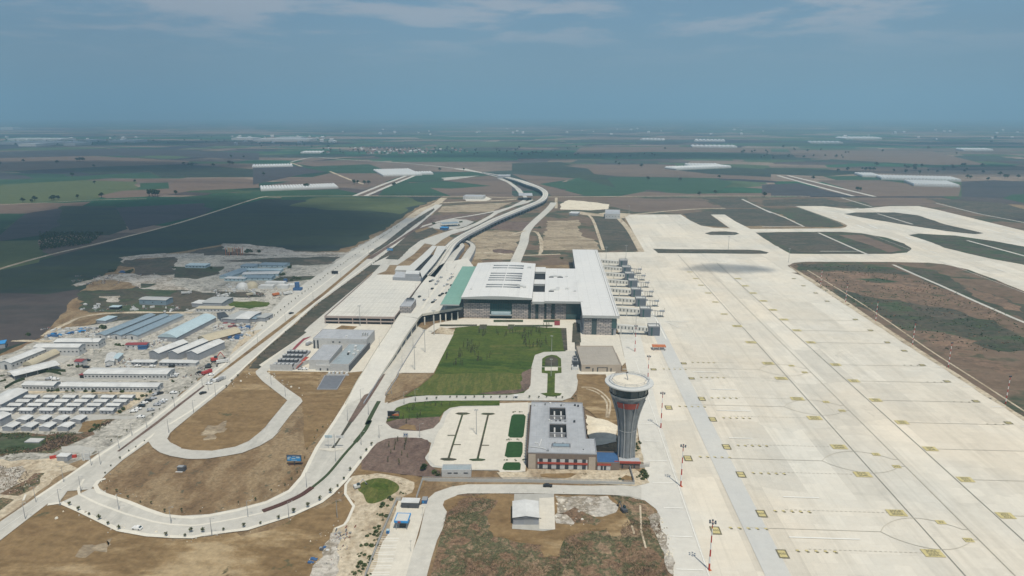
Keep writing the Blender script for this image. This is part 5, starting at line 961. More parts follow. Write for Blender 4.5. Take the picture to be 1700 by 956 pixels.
# ---- jet bridges
GB = [((1028, 443.5), (1041.5, 434)), ((1033, 455), (1047, 445.3)), ((1037.5, 466), (1052.5, 456)), ((1043, 478), (1058, 467.5)), ((1048, 493.5), (1064, 480.5)), ((1055, 509.5), (1072, 495.5)), ((1062.7, 527), (1080, 511.5)), ((1076, 558), (1095, 541))]
wh = ['northernmost boarding bridge, ending in a box without outer gear', 'second boarding bridge from the north end of the pier', 'third boarding bridge from the north end of the pier', 'fourth boarding bridge from the north, middle of the pier', 'fifth boarding bridge from the north end of the pier', 'sixth boarding bridge from the north, third from the front corner', 'boarding bridge just north of the detached front one', 'nearest boarding bridge, longest and standing apart at the pier corner']
for i, ((x0, yb), (x1, yt)) in enumerate(GB):
    a = P(x0, yb); b = P(x1, yb); w = b.x - a.x; hb = 8.4; y = a.y
    t = empty('boarding_bridge', (60, y, 0), wh[i], 'boarding bridge', 'boarding bridges along the pier')
    L_ = a.x - 60
    mb = MB(); dy = 3.4
    mb.add([(0, dy - 2.6, 5.8), (L_, dy - 2.6, 3.9), (L_, dy + 1, 3.9), (0, dy + 1, 5.8), (0, dy - 2.6, 10), (L_, dy - 2.6, 7.6), (L_, dy + 1, 7.6), (0, dy + 1, 10)], [(0, 1, 5, 4), (1, 2, 6, 5), (2, 3, 7, 6), (3, 0, 4, 7), (4, 5, 6, 7), (0, 3, 2, 1)], 'bridge_white'); mb.obj('corridor', t)
    nw = 8 if i < 7 else 9
    for k in range(nw):
        f = (k + .5) / nw; zt = 5.8 - 1.9 * f; win(t, 'window', .9, 2.3, (L_ * f, dy - 2.66, zt + .8), 0, 'dark_steel')
    for f in (.15, .55): mb = MB(); mb.box(L_ * f - .3, L_ * f + .3, dy - 1.2, dy - .4, 0, 5.1 - 1.2 * f, 'bridge_white'); mb.obj('column', t)
    mb = MB(); mb.box(L_ + .01, L_ + w, 0, 8.4, 0, hb, 'bridge_grey', 'white_metal'); mb.obj('rotunda', t)
    mb = MB(); mb.box(L_ + w * .22, L_ + w * .36, -.12, -.01, .3, hb - .4, 'glass_teal'); mb.obj('glazing', t)
    mb = MB()
    for q in ((L_, L_ + w, 0.0, .12), (L_, L_ + w, 8.28, 8.4), (L_, L_ + .12, .13, 8.27), (L_ + w - .12, L_ + w, .13, 8.27)): mb.box(*q, hb + .002, hb + 1.1, 'steel')
    for zc in (0, .9): mb.tube((L_ + w * .7, 1.5 + zc, hb), (L_ + w * .7, 1.5 + zc, hb + 4.5), .1, .06, 'dark_steel', 5)
    mb.obj('railing', t)
    if 0 < i < 7:
        gse = MB(); g0 = L_ + w
        gse.box(g0, g0 + 2, 2.6, 4.4, 5.6, 7.4, 'steel')
        gse.tube((g0 + 2, 3.5, 6.0), (g0 + 13, 3.5, 4.8), .25, .25, 'steel', 5); gse.tube((g0 + 2, 2.6, 6.8), (g0 + 13, 2.6, 5.8), .15, .15, 'dark_steel', 5)
        for kx in (4, 6.5, 9, 11.5): gse.tube((g0 + kx, 2, 0.2), (g0 + kx + .8, 3, 6.2), .14, .1, 'dark_steel', 4); gse.tube((g0 + kx + 1, 4.4, 0.2), (g0 + kx, 3.4, 6.2), .14, .1, 'dark_steel', 4)
        gse.box(g0 + 4, g0 + 13, 1, 1.5, .6, 1, 'dark_steel'); gse.box(g0 + 9, g0 + 13.5, 1.8, 5, 5.4, 6.4, 'steel'); gse.tube((g0 + 12.5, 3, 6.4), (g0 + 13.5, 3, 9.0), .12, .12, 'dark_steel', 4)
        gse.obj('gangway_frame', t)
# ---- control tower
TP = P(1040, 772); t = empty('control_tower', (TP.x, TP.y + 4, 0), 'tall flared concrete control tower with white disc roof, dark cab glazing and red band', 'control tower')
mb = MB(); mb.smooth = False
prof = [(4.9, 0), (4.7, 8), (4.75, 16), (5.0, 21), (5.6, 26), (6.5, 30.5), (7.8, 35), (9.2, 39), (10.1, 41.2)]
segs = 48; vs = []; 
for r_, z_ in prof:
    for i in range(segs):
        an = 2 * math.pi * i / segs; f = 1 + (.10 * (0.5 + 0.5 * math.cos(an * 8)) - .05) * (1 if z_ < 36 else .4); vs.append((r_ * f * math.cos(an), r_ * f * math.sin(an), z_))
mb.add(vs, [(k * segs + i, k * segs + (i + 1) % segs, (k + 1) * segs + (i + 1) % segs, (k + 1) * segs + i) for k in range(len(prof) - 1) for i in range(segs)], 'tower_concrete'); mb.obj('shaft', t)
for i in range(8):
    an = 2 * math.pi * (i + .5) / 8; ru = MB()
    pr = [(r_ * 1.0 + .1, z_) for r_, z_ in prof[:-1]]
    for (r0, z0), (r1, z1) in zip(pr[:-1], pr[1:]):
        ru.tube((r0 * math.cos(an), r0 * math.sin(an), z0), (r1 * math.cos(an), r1 * math.sin(an), z1), .38, .38, 'tower_rib', 6, False)
    ru.obj('rib', t)
mb = MB(); mb.lathe([(9.9, 40.6), (10.6, 42.0), (10.6, 42.4)], 'fascia', 48); mb.obj('collar', t)
mb = MB(); a0, a1 = R(222), R(301); n = 20
for (z0, z1) in ((35.2, 38.9),):
    vs = []
    for z_ in (z0, z1):
        rr = 8.25 if z_ < 38 else 9.5
        for i in range(n + 1): an = a0 + (a1 - a0) * i / n; vs.append((rr * math.cos(an), rr * math.sin(an), z_))
    mb.add(vs, [(i, i + 1, n + 2 + i, n + 1 + i) for i in range(n)], 'red_band')
mb.obj('red_band', t)
mb = MB(); mb.lathe([(10.2, 42.4), (10.7, 46.5)], 'glass', 32); cab = mb.obj('cab_glazing', t)
mb = MB()
for i in range(16): an = 2 * math.pi * i / 16; mb.tube((10.3 * math.cos(an), 10.3 * math.sin(an), 42.4), (10.85 * math.cos(an), 10.85 * math.sin(an), 46.5), .13, .13, 'dark_steel', 4, False)
mb.obj('mullion', cab)
mb = MB(); mb.lathe([(9.8, 46.3), (12.8, 47.3), (13.2, 47.8), (13.1, 48.3), (11.0, 48.5), (10.9, 49.1), (10.5, 49.1), (10.4, 48.6), (9.4, 48.62)], 'tower_disc', 64); disc = mb.obj('roof_disc', t)
mb = MB(); mb.lathe([(9.42, 48.66), (6, 48.7), (.01, 48.72)], 'tower_roof', 40); mb.obj('gravel_roof', disc)
for rad in (9.3, 10.9):
    mb = MB()
    for i in range(10):
        an = 2 * math.pi * i / 10; an2 = 2 * math.pi * (i + 1) / 10; a = Vector((rad * math.cos(an), rad * math.sin(an), 49.9)); b = Vector((rad * math.cos(an2), rad * math.sin(an2), 49.9))
        mb.tube(a, b, .09, .09, 'steel', 4); mb.tube(a - Vector((0, 0, .9)), a + Vector((0, 0, .1)), .07, .07, 'steel', 4)
    mb.obj('railing', disc)
mb = MB(); mb.tube((-.6, 1, 49), (-1.6, 2, 52.6), .3, .18, 'steel', 6); mb.tube((-1.6, 2, 52.4), (-.6, 1.5, 52.9), .3, .3, 'dark_steel', 6); mb.obj('antenna', disc)
for z_ in (20.2,): mb = MB(); mb.lathe([(5.15, z_), (5.3, z_ + .12), (5.15, z_ + .25)], 'tower_rib', 48); mb.obj('ring_joint', t)
# ---- admin block beside it
ab = empty('admin_building', P(872, 779), 'two storey brown and white office block with grey flat roof, courtyards and red band', 'office building'); inv = Matrix.Translation(-P(872, 779)); AH = 9.6
def abp(mb, name, par=None):
    o = mb.obj(name, ab); o.matrix_parent_inverse = inv; return o
af = P(876.7, 752, AH); ar = P(990.6, 752, AH); ax0, ax1, ay0 = af.x, ar.x, af.y; ay1 = P(883, 667.6, AH).y; ymid = P(972, 730, AH).y; xn = P(967, 669, AH).x
cy1 = [P(912.6, 697, AH), P(939.4, 678, AH)]; cy2 = [P(912, 726.5, AH), P(940, 705, AH)]
cx0, cx1 = P(912.6, 697, AH).x, P(939.4, 697, AH).x
mb = MB(); m_ = 'brown_wall'
mb.box(ax0, ax1, ay0, cy2[0].y, 0, AH, m_, 'grey_roof'); mb.box(ax0, cx0, cy2[0].y + .001, ay1, 0, AH, m_, 'grey_roof'); mb.box(cx1, xn, cy2[0].y + .001, ay1, 0, AH, m_, 'grey_roof')
mb.box(cx0 + .001, cx1 - .001, cy2[1].y, cy1[0].y, 0, AH - .01, m_, 'grey_roof'); mb.box(cx0 + .001, cx1 - .001, cy1[1].y, ay1, 0, AH - .01, m_, 'grey_roof'); mb.box(cx0 + .001, cx1 - .001, cy2[0].y + .002, cy1[1].y - .01, 0, .4, 'dark_void'); abp(mb, 'wall')
mb = MB()
for (c0, c1_) in (cy2, cy1):
    ym = (c0.y + c1_.y) / 2; mb.box(cx0 + .05, cx1 - .05, ym - .4, ym + .4, .5, AH - 1, 'grey_wall')
    for fx in (.3, .72):
        x = cx0 + (cx1 - cx0) * fx; mb.box(x - .45, x + .45, c0.y + 1, ym - .6, AH - 3, AH - 1.5, 'white_wall'); mb.box(x - .45, x + .45, ym + .6, c1_.y - 1, AH - 3, AH - 1.5, 'white_wall')
abp(mb, 'courtyard_duct'); mb = MB()
for (c0, c1_) in (cy2, cy1):
    for q in ((cx0 + .01, cx1 - .01, c1_.y - .12, c1_.y - .02), (cx0 + .01, cx0 + .12, c0.y + .02, c1_.y - .13), (cx1 - .12, cx1 - .01, c0.y + .02, c1_.y - .13)): mb.box(*q, .5, AH - .2, 'dark_steel')
abp(mb, 'courtyard_shade_lining')  # dark lining added so the courtyard walls look shaded
mb = MB(); pw = .35
for q in ((ax0, ax1, ay0, ay0 + pw), (ax0, ax0 + pw, ay0 + pw, ay1), (ax1 - pw, ax1, ay0 + pw, cy2[0].y), (ax0 + pw, xn, ay1 - pw, ay1), (xn - pw, xn, cy2[0].y, ay1 - pw)): mb.box(*q, AH + .002, AH + .55, 'grey_wall')
for c0, c1_ in (cy1, cy2):
    for q in ((cx0 - .3, cx1 + .3, c0.y - .3, c0.y - .002), (cx0 - .3, cx1 + .3, c1_.y + .002, c1_.y + .3), (cx0 - .3, cx0 - .002, c0.y, c1_.y), (cx1 + .002, cx1 + .3, c0.y, c1_.y)): mb.box(*q, AH + .002, AH + .6, 'grey_wall')
abp(mb, 'parapet')
s0, s1 = P(916, 744, AH), P(947, 738.5, AH); mb = MB(); mb.box(s0.x, s1.x, s0.y, s1.y, AH, AH + .9, 'white_wall', 'pool_tarp'); mb.box(s0.x + .8, s1.x - .8, s0.y + .8, s1.y - .8, AH + .91, AH + 1.0, 'blue_metal'); abp(mb, 'skylight')
rr = random.Random(3)
for _ in range(26): x = rr.uniform(ax0 + 2, xn - 2); y = rr.choice((rr.uniform(ay0 + 2, cy2[0].y - 6), rr.uniform(cy2[1].y + 1, cy1[0].y - 1), rr.uniform(cy1[1].y + 2, ay1 - 2))); s = rr.uniform(.2, .6); mb = MB(); mb.box(x - s, x + s, y - s, y + s, AH, AH + s * 2, rr.choice(('white_metal', 'steel', 'dark_steel'))); abp(mb, 'roof_vent')
for a, b in (((895, 741), (899, 729)), ((880, 741), (897, 743)), ((897, 743), (906, 745))): p, q = P(*a, AH + .4), P(*b, AH + .4); mb = MB(); mb.tube(p, q, .3, .3, 'white_metal', 5); abp(mb, 'roof_duct')
rw = lambda x: P(x, 778).x
mb = MB(); mb.box(rw(892.5), rw(974.5), ay0 - .12, ay0 - .002, .6, 6.4, 'white_wall'); mb.box(rw(877), rw(889), ay0 - .3, ay0 - .003, 0, 8.9, 'beige_wall'); mb.box(rw(976.5), rw(987.5), ay0 - .3, ay0 - .003, 0, 8.0, 'beige_wall'); abp(mb, 'facade_panel')
mb = MB(); mb.box(rw(892.2), rw(974.8), ay0 - .5, ay0 - .13, 3.5, 4.6, 'red_band'); abp(mb, 'red_band')
for i in range(6):
    x = rw(898 + i * 14.2)
    for z0, h_ in ((.7, 2.6), (4.7, 1.9)): o = win(ab, 'window', 2.0, h_, (0, 0, 0), 0, 'pane_dark'); o.matrix_parent_inverse = inv; o.location = (x, ay0 - .2, z0)
for side, xs in ((-1, ax0), (1, xn)):
    y = ay0 + (3 if side < 0 else 22); 
    while y < ay1 - 2:
        mb = MB(); mb.box(min(xs, xs + side * 1.1), max(xs, xs + side * 1.1), 0, .5, 0, AH - .6, 'brown_wall'); o = abp(mb, 'fin'); o.location = (0, y, 0)
        mb = MB(); mb.box(min(xs, xs + side * .25) - .01, max(xs, xs + side * .25) + .01, .7, 2.3, 1, AH - 1.4, 'pane_dark'); o = abp(mb, 'window'); o.location = (0, y, 0); y += 3.3
# link building and tower foot
lk = hall_w('link_building', 'low blue roofed link with red band between office block and tower', 'building', ax1 + .2, ay0 + .3, rw(1024) - ax1 + 1, 13, 0, 4.4, 'flat', 0, 'brown_wall', 'blue_roof')
mb = MB(); w_ = rw(1015) - ax1 - 1; mb.box(.4, w_, -.2, -.02, .4, 3.2, 'white_wall'); mb.obj('facade_panel', lk); mb = MB(); mb.box(.2, w_ + .2, -.5, -.205, 3.3, 4.4, 'red_band'); mb.obj('red_band', lk)
for fx in (.36, .6): win(lk, 'window', 1.2, 2.4, (w_ * fx, -.26, .6))
pt = P(1021, 778); fb = empty('tower_entrance', pt, 'single storey brown entrance block with a red roof edge at the tower foot', 'building'); MB().box(0, 13.5, 0, 5, 0, 4.4, 'brown_wall', 'grey_roof').obj('wall', fb); MB().box(-.5, 13.8, -.6, -.02, 3.6, 4.8, 'red_band').obj('red_band', fb)
for x in (2, 4, 8.5, 10.5): win(fb, 'window', .9, 2.4, (x, -.08, .4))
# ---- beige service building, kiosk, gate buildings, foreground shed
t = hall('service_building', 'beige flat roofed service building south of the pier', 'building', (965.5, 606.6), (1031, 606.6), (962.4, 575), 5.6, 'flat', 0, 'beige_wall', 'beige_roof')
SW = (P(1031, 606.6, 5.6) - P(965.5, 606.6, 5.6)).length
for f_, w_, h_, m_ in ((.16, .12, 1.2, 'dark_steel'), (.29, .03, 3.2, 'dark_steel'), (.53, .27, 3.9, 'dark_steel'), (.75, .03, 3.2, 'dark_steel')): win(t, 'window', SW * w_, h_, (SW * f_, -.04, .2 if h_ > 2 else 3.2), 0, m_)
win(t, 'door', SW * .21, 3.4, (SW * .53, -.12, .1), 0, 'beige_wall')
for k in range(10): mb = MB(); mb.box(SW + .02, SW + 1.1, 1.5 + k * 3.1, 3.2 + k * 3.1, 0, 4.6, 'brown_wall'); mb.obj('fin', t)
for k, (x, y, w_, h_, d_) in enumerate(((-7, 3, 5, 3, 5), (-6.5, 10, 5, 3.5, 5), (-6.2, 18, 4.5, 2.6, 6), (-5.8, 27, 4, 2.2, 4))): 
    p = t.location; u = empty('cooling_unit', (p.x + x, p.y + y, 0), ('white cooling unit nearest the front on the west side of the beige building', 'dark louvred cooling unit second from the front beside the beige building', 'grey cooling unit third from the front beside the beige building', 'small rear cooling unit beside the beige building')[k], 'cooling unit'); MB().box(0, w_, 0, d_, 0, h_, ('white_metal', 'dark_steel', 'steel', 'grey_wall')[k]).obj('casing', u); MB().box(w_ * .2, w_ * .8, d_ * .2, d_ * .8, h_, h_ + .5, 'dark_steel').obj('fan', u)
t = hall('kiosk_building', 'small white building with grey panel roof beside the parking lot', 'building', (733, 781.5), (782, 781.5), (735, 772), 4.0, 'flat', 0, 'white_wall', 'blue_grey_roof')
for x in (4.3, 7.6, 13): win(t, 'window', 2.2, .6, (x, -.04, 2.4))
t = hall('storage_shed', 'white gable roofed metal shed with closed grey front in the rough plot', 'shed', (852, 858.8), (894.4, 858.8), (855, 832.5), 4.6, 'gable', .9, 'grey_wall', 'white_metal', 'y')
win(t, 'door', 4.6, 3.6, (7.4, -.05, .1), 0, 'steel'); mb = MB(); mb.box(-.42, 13.3, -.5, -.42, 4.3, 4.6, 'dark_steel'); mb.obj('gutter', t)
p = P(660, 880); t = empty('gate_canopy', p, 'white gate canopy with bright blue edge over dark booth', 'canopy')
ca_, cb_, cc_ = P(654, 866, 5.2), P(677.7, 866, 5.2), P(660.7, 852, 5.2); x0 = ca_.x - p.x; x1 = cb_.x - p.x; y0 = ca_.y - p.y; y1 = cc_.y - p.y
MB().box(x0 + .4, x1 - .4, y0 + .4, y1 - .4, 5.0, 5.5, 'bridge_white').obj('roof', t); mb = MB()
for q in ((x0, x1, y0, y0 + .4), (x0, x1, y1 - .4, y1), (x0, x0 + .4, y0 + .41, y1 - .41), (x1 - .4, x1, y0 + .41, y1 - .41)): mb.box(*q, 4.6, 5.6, 'bright_blue')
mb.obj('roof_edge', t); mb = MB(); xm = (x0 + x1) / 2; mb.box(xm - 1.4, xm + 1.4, y0 + 2.5, y1 - 2, 0, 2.8, 'dark_steel', 'steel'); mb.obj('booth', t)
for x in (x0 + .8, x1 - .8):
    for y in (y0 + .8, y1 - .8): mb = MB(); mb.tube((x, y, 0), (x, y, 4.7), .14, .14, 'steel', 6); mb.obj('post', t)
mb = MB(); mb.box(xm - 1.6, xm - .2, y0 - .1, y0 - .02, 4.7, 5.5, 'red_band'); mb.obj('sign_panel', t)
p = P(666.5, 845); t = empty('gatehouse', p, 'charcoal gatehouse with white flat roof at the end of the lanes', 'gatehouse'); MB().box(0, 8.6, 0, 4, 0, 3.6, 'charcoal').obj('wall', t); MB().box(-.2, 8.8, -.2, 4.2, 3.6, 3.9, 'white_metal').obj('roof', t); win(t, 'door', 1, 2.2, (3.4, -.04, 0), 0, 'dark_steel')
p = P(700, 838); t = empty('blue_cabin', p, 'small bright blue cabin beside the gatehouse', 'cabin'); MB().box(0, 2.6, 0, 3.6, 0, 2.6, 'blue_roof', 'steel').obj('wall', t); win(t, 'window', .8, 1, (.8, -.04, 1.1), 0, 'bright_blue')
p = P(641.5, 888); t = empty('portable_toilet', p, 'bright blue portable booth on the left edge of the lanes', 'booth'); MB().box(0, 1.3, 0, 1.3, 0, 2.3, 'bright_blue').obj('wall', t); MB().box(-.05, 1.35, -.05, 1.35, 2.3, 2.45, 'pale_blue_metal').obj('roof', t); win(t, 'door', .8, 1.9, (.65, -.02, .1), 0, 'blue_roof')
# fences and boundary walls
def fence(px, label, h=3.0, mat='fence_wall', cap=True):
    pts = [P(*q) for q in px]; t = empty('boundary_fence', pts[0], label, 'fence'); 
    for a, b in zip(pts[:-1], pts[1:]):
        d = (b - a); L_ = d.length; rz = math.atan2(d.y, d.x); mb = MB(); mb.box(0, L_, -.15, .15, 0, 2.1, mat); 
        n = max(1, int(L_ / 3))
        for i in range(n + 1): mb.tube((L_ * i / n, 0, .9), (L_ * i / n, 0, h), .06, .06, 'steel', 4)
        for zq in (2.4, 2.7, 2.95): mb.box(0, L_, -.03, .03, zq, zq + .08, 'steel')
        o = mb.obj('fence_panel', t); o.location = a - pts[0]; o.rotation_euler = (0, 0, rz)
    return t
fence([(702, 799), (790, 800.5), (880, 801), (1053, 806)], 'long grey fence on a low wall north of the service road')
fence([(1053, 806), (1045, 778), (1078, 776)], 'fence turning north beside the control tower base')
fence([(691, 832), (702, 799)], 'short grey fence between gatehouse and service road corner'); fence([(606, 962), (628, 905), (659, 833), (666, 833)], 'grey fence along the left edge of the checkpoint lanes')
# ---- technical centre
def tb(name, label, fl, fr, bl, h, wall='white_wall', top='grey_roof', **k): return hall(name, label, 'building', fl, fr, bl, h, 'flat', 0, wall, top, **k)
t = tb('plant_building', 'rear grey roofed block of the technical centre with black vertical openings', B(1165, 118), B(1640, 128), B(1240, 36), 9.0, 'white_wall', 'grey_roof')
for x in (1.0, 4.0): win(t, 'louvre', 1.3, 7.5, (x, -.04, .3), 0, 'dark_steel')
for x in (17, 22.5): win(t, 'window', 1.5, 1.1, (x, -.04, 6), 0, 'pane_dark')
[MB().box(x, x + .5, 8, 12, 9.06, 12, 'white_metal').obj('roof_vent', t) for x in (39, 41, 43)]; MB().box(26, 28, 5, 6, 9.06, 10.5, 'white_metal').obj('roof_vent', t)
t = tb('plant_building', 'front left block of the technical centre with blank white wall', B(1130, 310), B(1310, 312), B(1243, 172), 7.6, 'white_wall', 'grey_roof')
t = tb('plant_building', 'front right block of the technical centre with rooftop units', B(1315, 345), B(1480, 350), B(1440, 165), 6.0, 'white_wall', 'blue_grey_roof')
w_ = P(*B(1480, 350), 6).x - P(*B(1315, 345), 6).x
mb = MB(); [mb.box(x, x + 2, y, y + 2.5, 6.06, 7.8, 'white_metal') for x, y in ((6, 24), (9, 30), (7, 38), (12, 27), (11, 20))]; [mb.box(x + .4, x + 1.6, y - 2.4, y - .4, 6.06, 7.4, 'dark_steel') for x, y in ((6, 24), (8, 36))]; mb.obj('rooftop_unit', t)
for k in range(5): mb = MB(); mb.box(-.14, -.02, 6 + k * 9, 10 + k * 9, 4.5, 5.6, 'pane_dark'); mb.obj('window', t)
mb = MB(); mb.box(w_ + .01, w_ + .6, .6, 55, 0, 5.2, 'charcoal'); mb.obj('dark_cladding', t)
t = tb('annex', 'low white annex wall in front of the technical centre', B(1190, 358), B(1478, 362), B(1195, 345), 4.2, 'white_wall', 'white_wall')
for x in (3.5, 9, 15, 20): win(t, 'door', 1.2, 2.4, (x, -.04, 0), 0, 'dark_steel')
p = P(*B(790, 402)); t = empty('cooling_plant', p, 'white walled enclosure with rows of cooling units and red pipework', 'plant'); xe = P(*B(990, 402)).x - p.x; yb_ = P(*B(890, 240)).y - p.y
MB().box(0, xe, 0, .4, 0, 5.2, 'white_wall').obj('wall', t); MB().box(.5, xe, 2, yb_, 0, 2.2, 'grey_wall').obj('plinth', t)
for r_ in range(4):
    for c_ in range(5):
        x = 1.0 + c_ * (xe - 2.5) / 4.6; y = 3 + r_ * (yb_ - 6) / 3.6; mb = MB(); mb.box(0, (xe - 2) / 6, 0, 4.4, 2.2, 4.4, 'charcoal', 'steel'); mb.box(.3, (xe - 2) / 6 - .3, .4, 1.5, 4.42, 4.9, 'white_metal'); o = mb.obj('cooling_unit', t); o.location = (x, y, 0)
mb = MB()
for k in range(5): mb.tube((xe + 1 + k * .8, 3, .4 + k * .8), (xe + 2.5 + k * .6, 22, 3.6), .35, .35, 'red_band', 5)
mb.obj('pipework', t)
p = P(*B(1000, 402)); t = empty('ridge_wall', p, 'white leaning wall panel between cooling plant and technical centre', 'wall'); MB().add([(0, 0, 0), (0, .5, 0), (6, 16, 0), (6.3, 15.5, 0), (0, 0, 5), (0, .5, 5), (6, 16, 3.4), (6.3, 15.5, 3.4)], [(0, 3, 7, 4), (1, 2, 6, 5), (4, 7, 6, 5), (3, 2, 6, 7), (0, 1, 5, 4)], 'white_wall').obj('wall', t)
patch('raised_bank', zp(B, (980, 215), (1020, 170), (1080, 115), (1150, 95), (1130, 110), (1090, 130), (1030, 190), (1000, 220)), 22, 'red_roof')
qa, qb, qc = P(*B(1200, 572)), P(*B(1380, 572)), P(*B(1270, 450)); qd = P(*B(1455, 450))
t = empty('settling_pond', qa, 'rectangular grey lined pond with pale rim', 'pond'); cc = [q - qa for q in (qa, qb, qd, qc)]; mb = MB(); mb.prism([(c.x, c.y) for c in cc], 0, .9, 'grey_wall', 'grey_wall'); mb.obj('rim', t)
cen = sum(cc, Vector()) / 4; mb = MB(); mb.prism([((c.x - cen.x) * .93 + cen.x, (c.y - cen.y) * .95 + cen.y) for c in cc], .91, .95, 'pool_tarp'); mb.obj('water_surface', t)
p = P(*B(1300, 440)); t = empty('pump_house', p, 'small white pump structure at the head of the pond', 'pump house'); mb = MB(); [mb.box(x, x + 1.6, 0, 2.4, 0, h_, 'white_metal') for x, h_ in ((0, 2), (3, 2.6), (6, 2), (9.5, 2.8), (13, 1.8))]; mb.box(-1, 16, -.6, -.1, 0, 1.2, 'white_wall'); mb.obj('wall', t)
# ---- construction camp
hall('camp_hall', 'long white camp hall with blue side, topmost of the pair beside the dark field', 'hall', A(475, 147), A(865, 147), A(503, 113), 6.2, 'gable', 1.2, 'white_wall', 'white_metal', 'x', wins=11, side_wins=3)
hall('camp_hall', 'white camp hall in front of the blue sided hall', 'hall', A(295, 193), A(690, 195), A(332, 160), 7.4, 'gable', 1.2, 'white_wall', 'white_metal', 'x', wins=11, side_wins=2)
hall('camp_hall', 'white gabled hall running away from the left edge of the camp', 'hall', A(-5, 325), A(95, 332), A(275, 203), 6.0, 'gable', 1.5, 'white_wall', 'white_metal', 'y', side_wins=9, door=2)
hall('camp_hall', 'beige barrel roofed tent beside the white gabled hall', 'tent', A(200, 350), A(285, 353), A(410, 222), 2.8, 'vault', 3.2, 'beige_wall', 'beige_metal', 'y')
hall('open_shed', 'white roofed open shed standing askew below the beige tent', 'shed', A(62, 408), A(125, 447), A(478, 322), 4.0, 'gable', 1.3, 'grey_wall', 'white_metal', 'y', openwall=True)
hall('camp_hall', 'long white dormitory with red roofed porch and cars in front', 'hall', A(735, 426), A(1470, 431), A(765, 374), 4.6, 'gable', 1.0, 'white_wall', 'white_metal', 'x', wins=22, side_wins=2)
hall('porch', 'small red roofed porch at the left end of the long dormitory', 'porch', A(700, 437), A(760, 440), A(712, 422), 2.8, 'slab', 0, 'dark_void', 'red_roof')
hall('camp_hall', 'short white office hall left of the long car park dormitory', 'hall', A(190, 526), A(470, 530), A(225, 490), 4.6, 'gable', 1.0, 'white_wall', 'white_metal', 'x', wins=9)
hall('camp_hall', 'longest white dormitory directly above the prefab house grid', 'hall', A(520, 536), A(1385, 544), A(555, 498), 4.2, 'gable', 1.0, 'white_wall', 'white_metal', 'x', wins=28, side_wins=2)
hall('camp_hall', 'big white gabled warehouse at the left edge beside the prefab grid', 'warehouse', A(-170, 690), A(8, 696), A(75, 568), 5.2, 'gable', 1.6, 'grey_wall', 'white_metal', 'y')
hall('camp_hall', 'white gabled warehouse cut by the frame edge below the bigger one', 'warehouse', A(-140, 818), A(0, 828), A(-50, 770), 5.2, 'gable', 1.2, 'grey_wall', 'white_metal', 'y')
hall('guard_house', 'small red roofed guard house in the middle of the camp', 'house', A(655, 317), A(720, 320), A(690, 294), 4.4, 'gable', .8, 'white_wall', 'red_roof', 'x', door=1)
hall('camp_hall', 'white gabled canteen hall between guard house and blue annexe', 'hall', A(925, 326), A(1003, 316), A(868, 262), 4.0, 'gable', 1.2, 'white_wall', 'white_metal', 'y')
hall('camp_hall', 'pale blue annexe behind the canteen hall', 'hall', A(965, 300), A(1035, 296), A(942, 257), 3.6, 'gable', .8, 'white_wall', 'pale_blue_metal', 'y')
hall('camp_hall', 'red roofed low building behind the canteen yard', 'building', A(1105, 172), A(1290, 170), A(1120, 152), 3.8, 'gable', .7, 'white_wall', 'red_roof', 'x', wins=4)
hall('container_stack', 'blue containers at the end of the red roofed building', 'container', A(1215, 188), A(1290, 184), A(1225, 170), 3.0, 'slab', 0, 'blue_roof', 'blue_roof')
for k, (fl, fr, bl) in enumerate(((A(1312, 232), A(1398, 246), A(1510, 126)), (A(1480, 236), A(1568, 248), A(1662, 116)), (B(50, 238), B(148, 250), B(232, 126)))):
    hall('workshop_hangar', ('white workshop hangar with grey gable, leftmost of the three by the road', 'white workshop hangar between its two twins', 'white workshop hangar nearest to the expressway')[k], 'hangar', fl, fr, bl, 6.2, 'gable', 1.8, 'grey_wall', 'white_metal', 'y', door=2.4, group='white hangars')
hall('open_shed', 'low white roofed row with open front left of the gap', 'shed', A(1152, 325), A(1355, 328), A(1175, 304), 3.2, 'slab', 0, 'grey_wall', 'white_metal', wins=6)
hall('open_shed', 'low white roofed row with open front right of the gap', 'shed', A(1402, 328), A(1665, 332), A(1425, 304), 3.2, 'slab', 0, 'grey_wall', 'white_metal', wins=7)
hall('open_shed', 'small low white roof beside the digger yard', 'shed', B(-20, 330), B(130, 335), B(-10, 308), 3.0, 'slab', 0, 'white_wall', 'white_metal')
for k, (fl, fr, bl) in enumerate(((Cc(840, 930), Cc(925, 936), Cc(1232, 748)), (Cc(978, 932), Cc(1065, 938), Cc(1362, 752)), (Cc(1112, 934), Cc(1210, 940), Cc(1470, 752)))):
    hall('storage_hall', ('long blue grey storage hall, leftmost of the three', 'long blue grey storage hall in the middle of the three', 'long blue grey storage hall, rightmost of the three')[k], 'hall', fl, fr, bl, 4.2, 'gable', 1.2, 'white_wall', 'blue_metal', 'y', door=1.5, group='blue grey storage halls')
hall('storage_hall', 'wide pale blue barrel roofed hall right of the three blue grey ones', 'hall', Cc(1392, 950), Cc(1555, 958), Cc(1790, 775), 4.2, 'vault', 3.4, 'grey_wall', 'pale_blue_metal', 'y')
hall('storage_hall', 'beige barrel roofed tent behind the white hangars', 'tent', B(150, 110), B(232, 140), B(325, -8), 3.0, 'vault', 3.2, 'brown_wall', 'beige_metal', 'y')
hall('office_hut', 'long pale office hut with blue windows above the barrel roof hall', 'office', D(130, 702), D(440, 706), D(152, 680), 3.6, 'slab', 0, 'white_wall', 'beige_metal', wins=10)
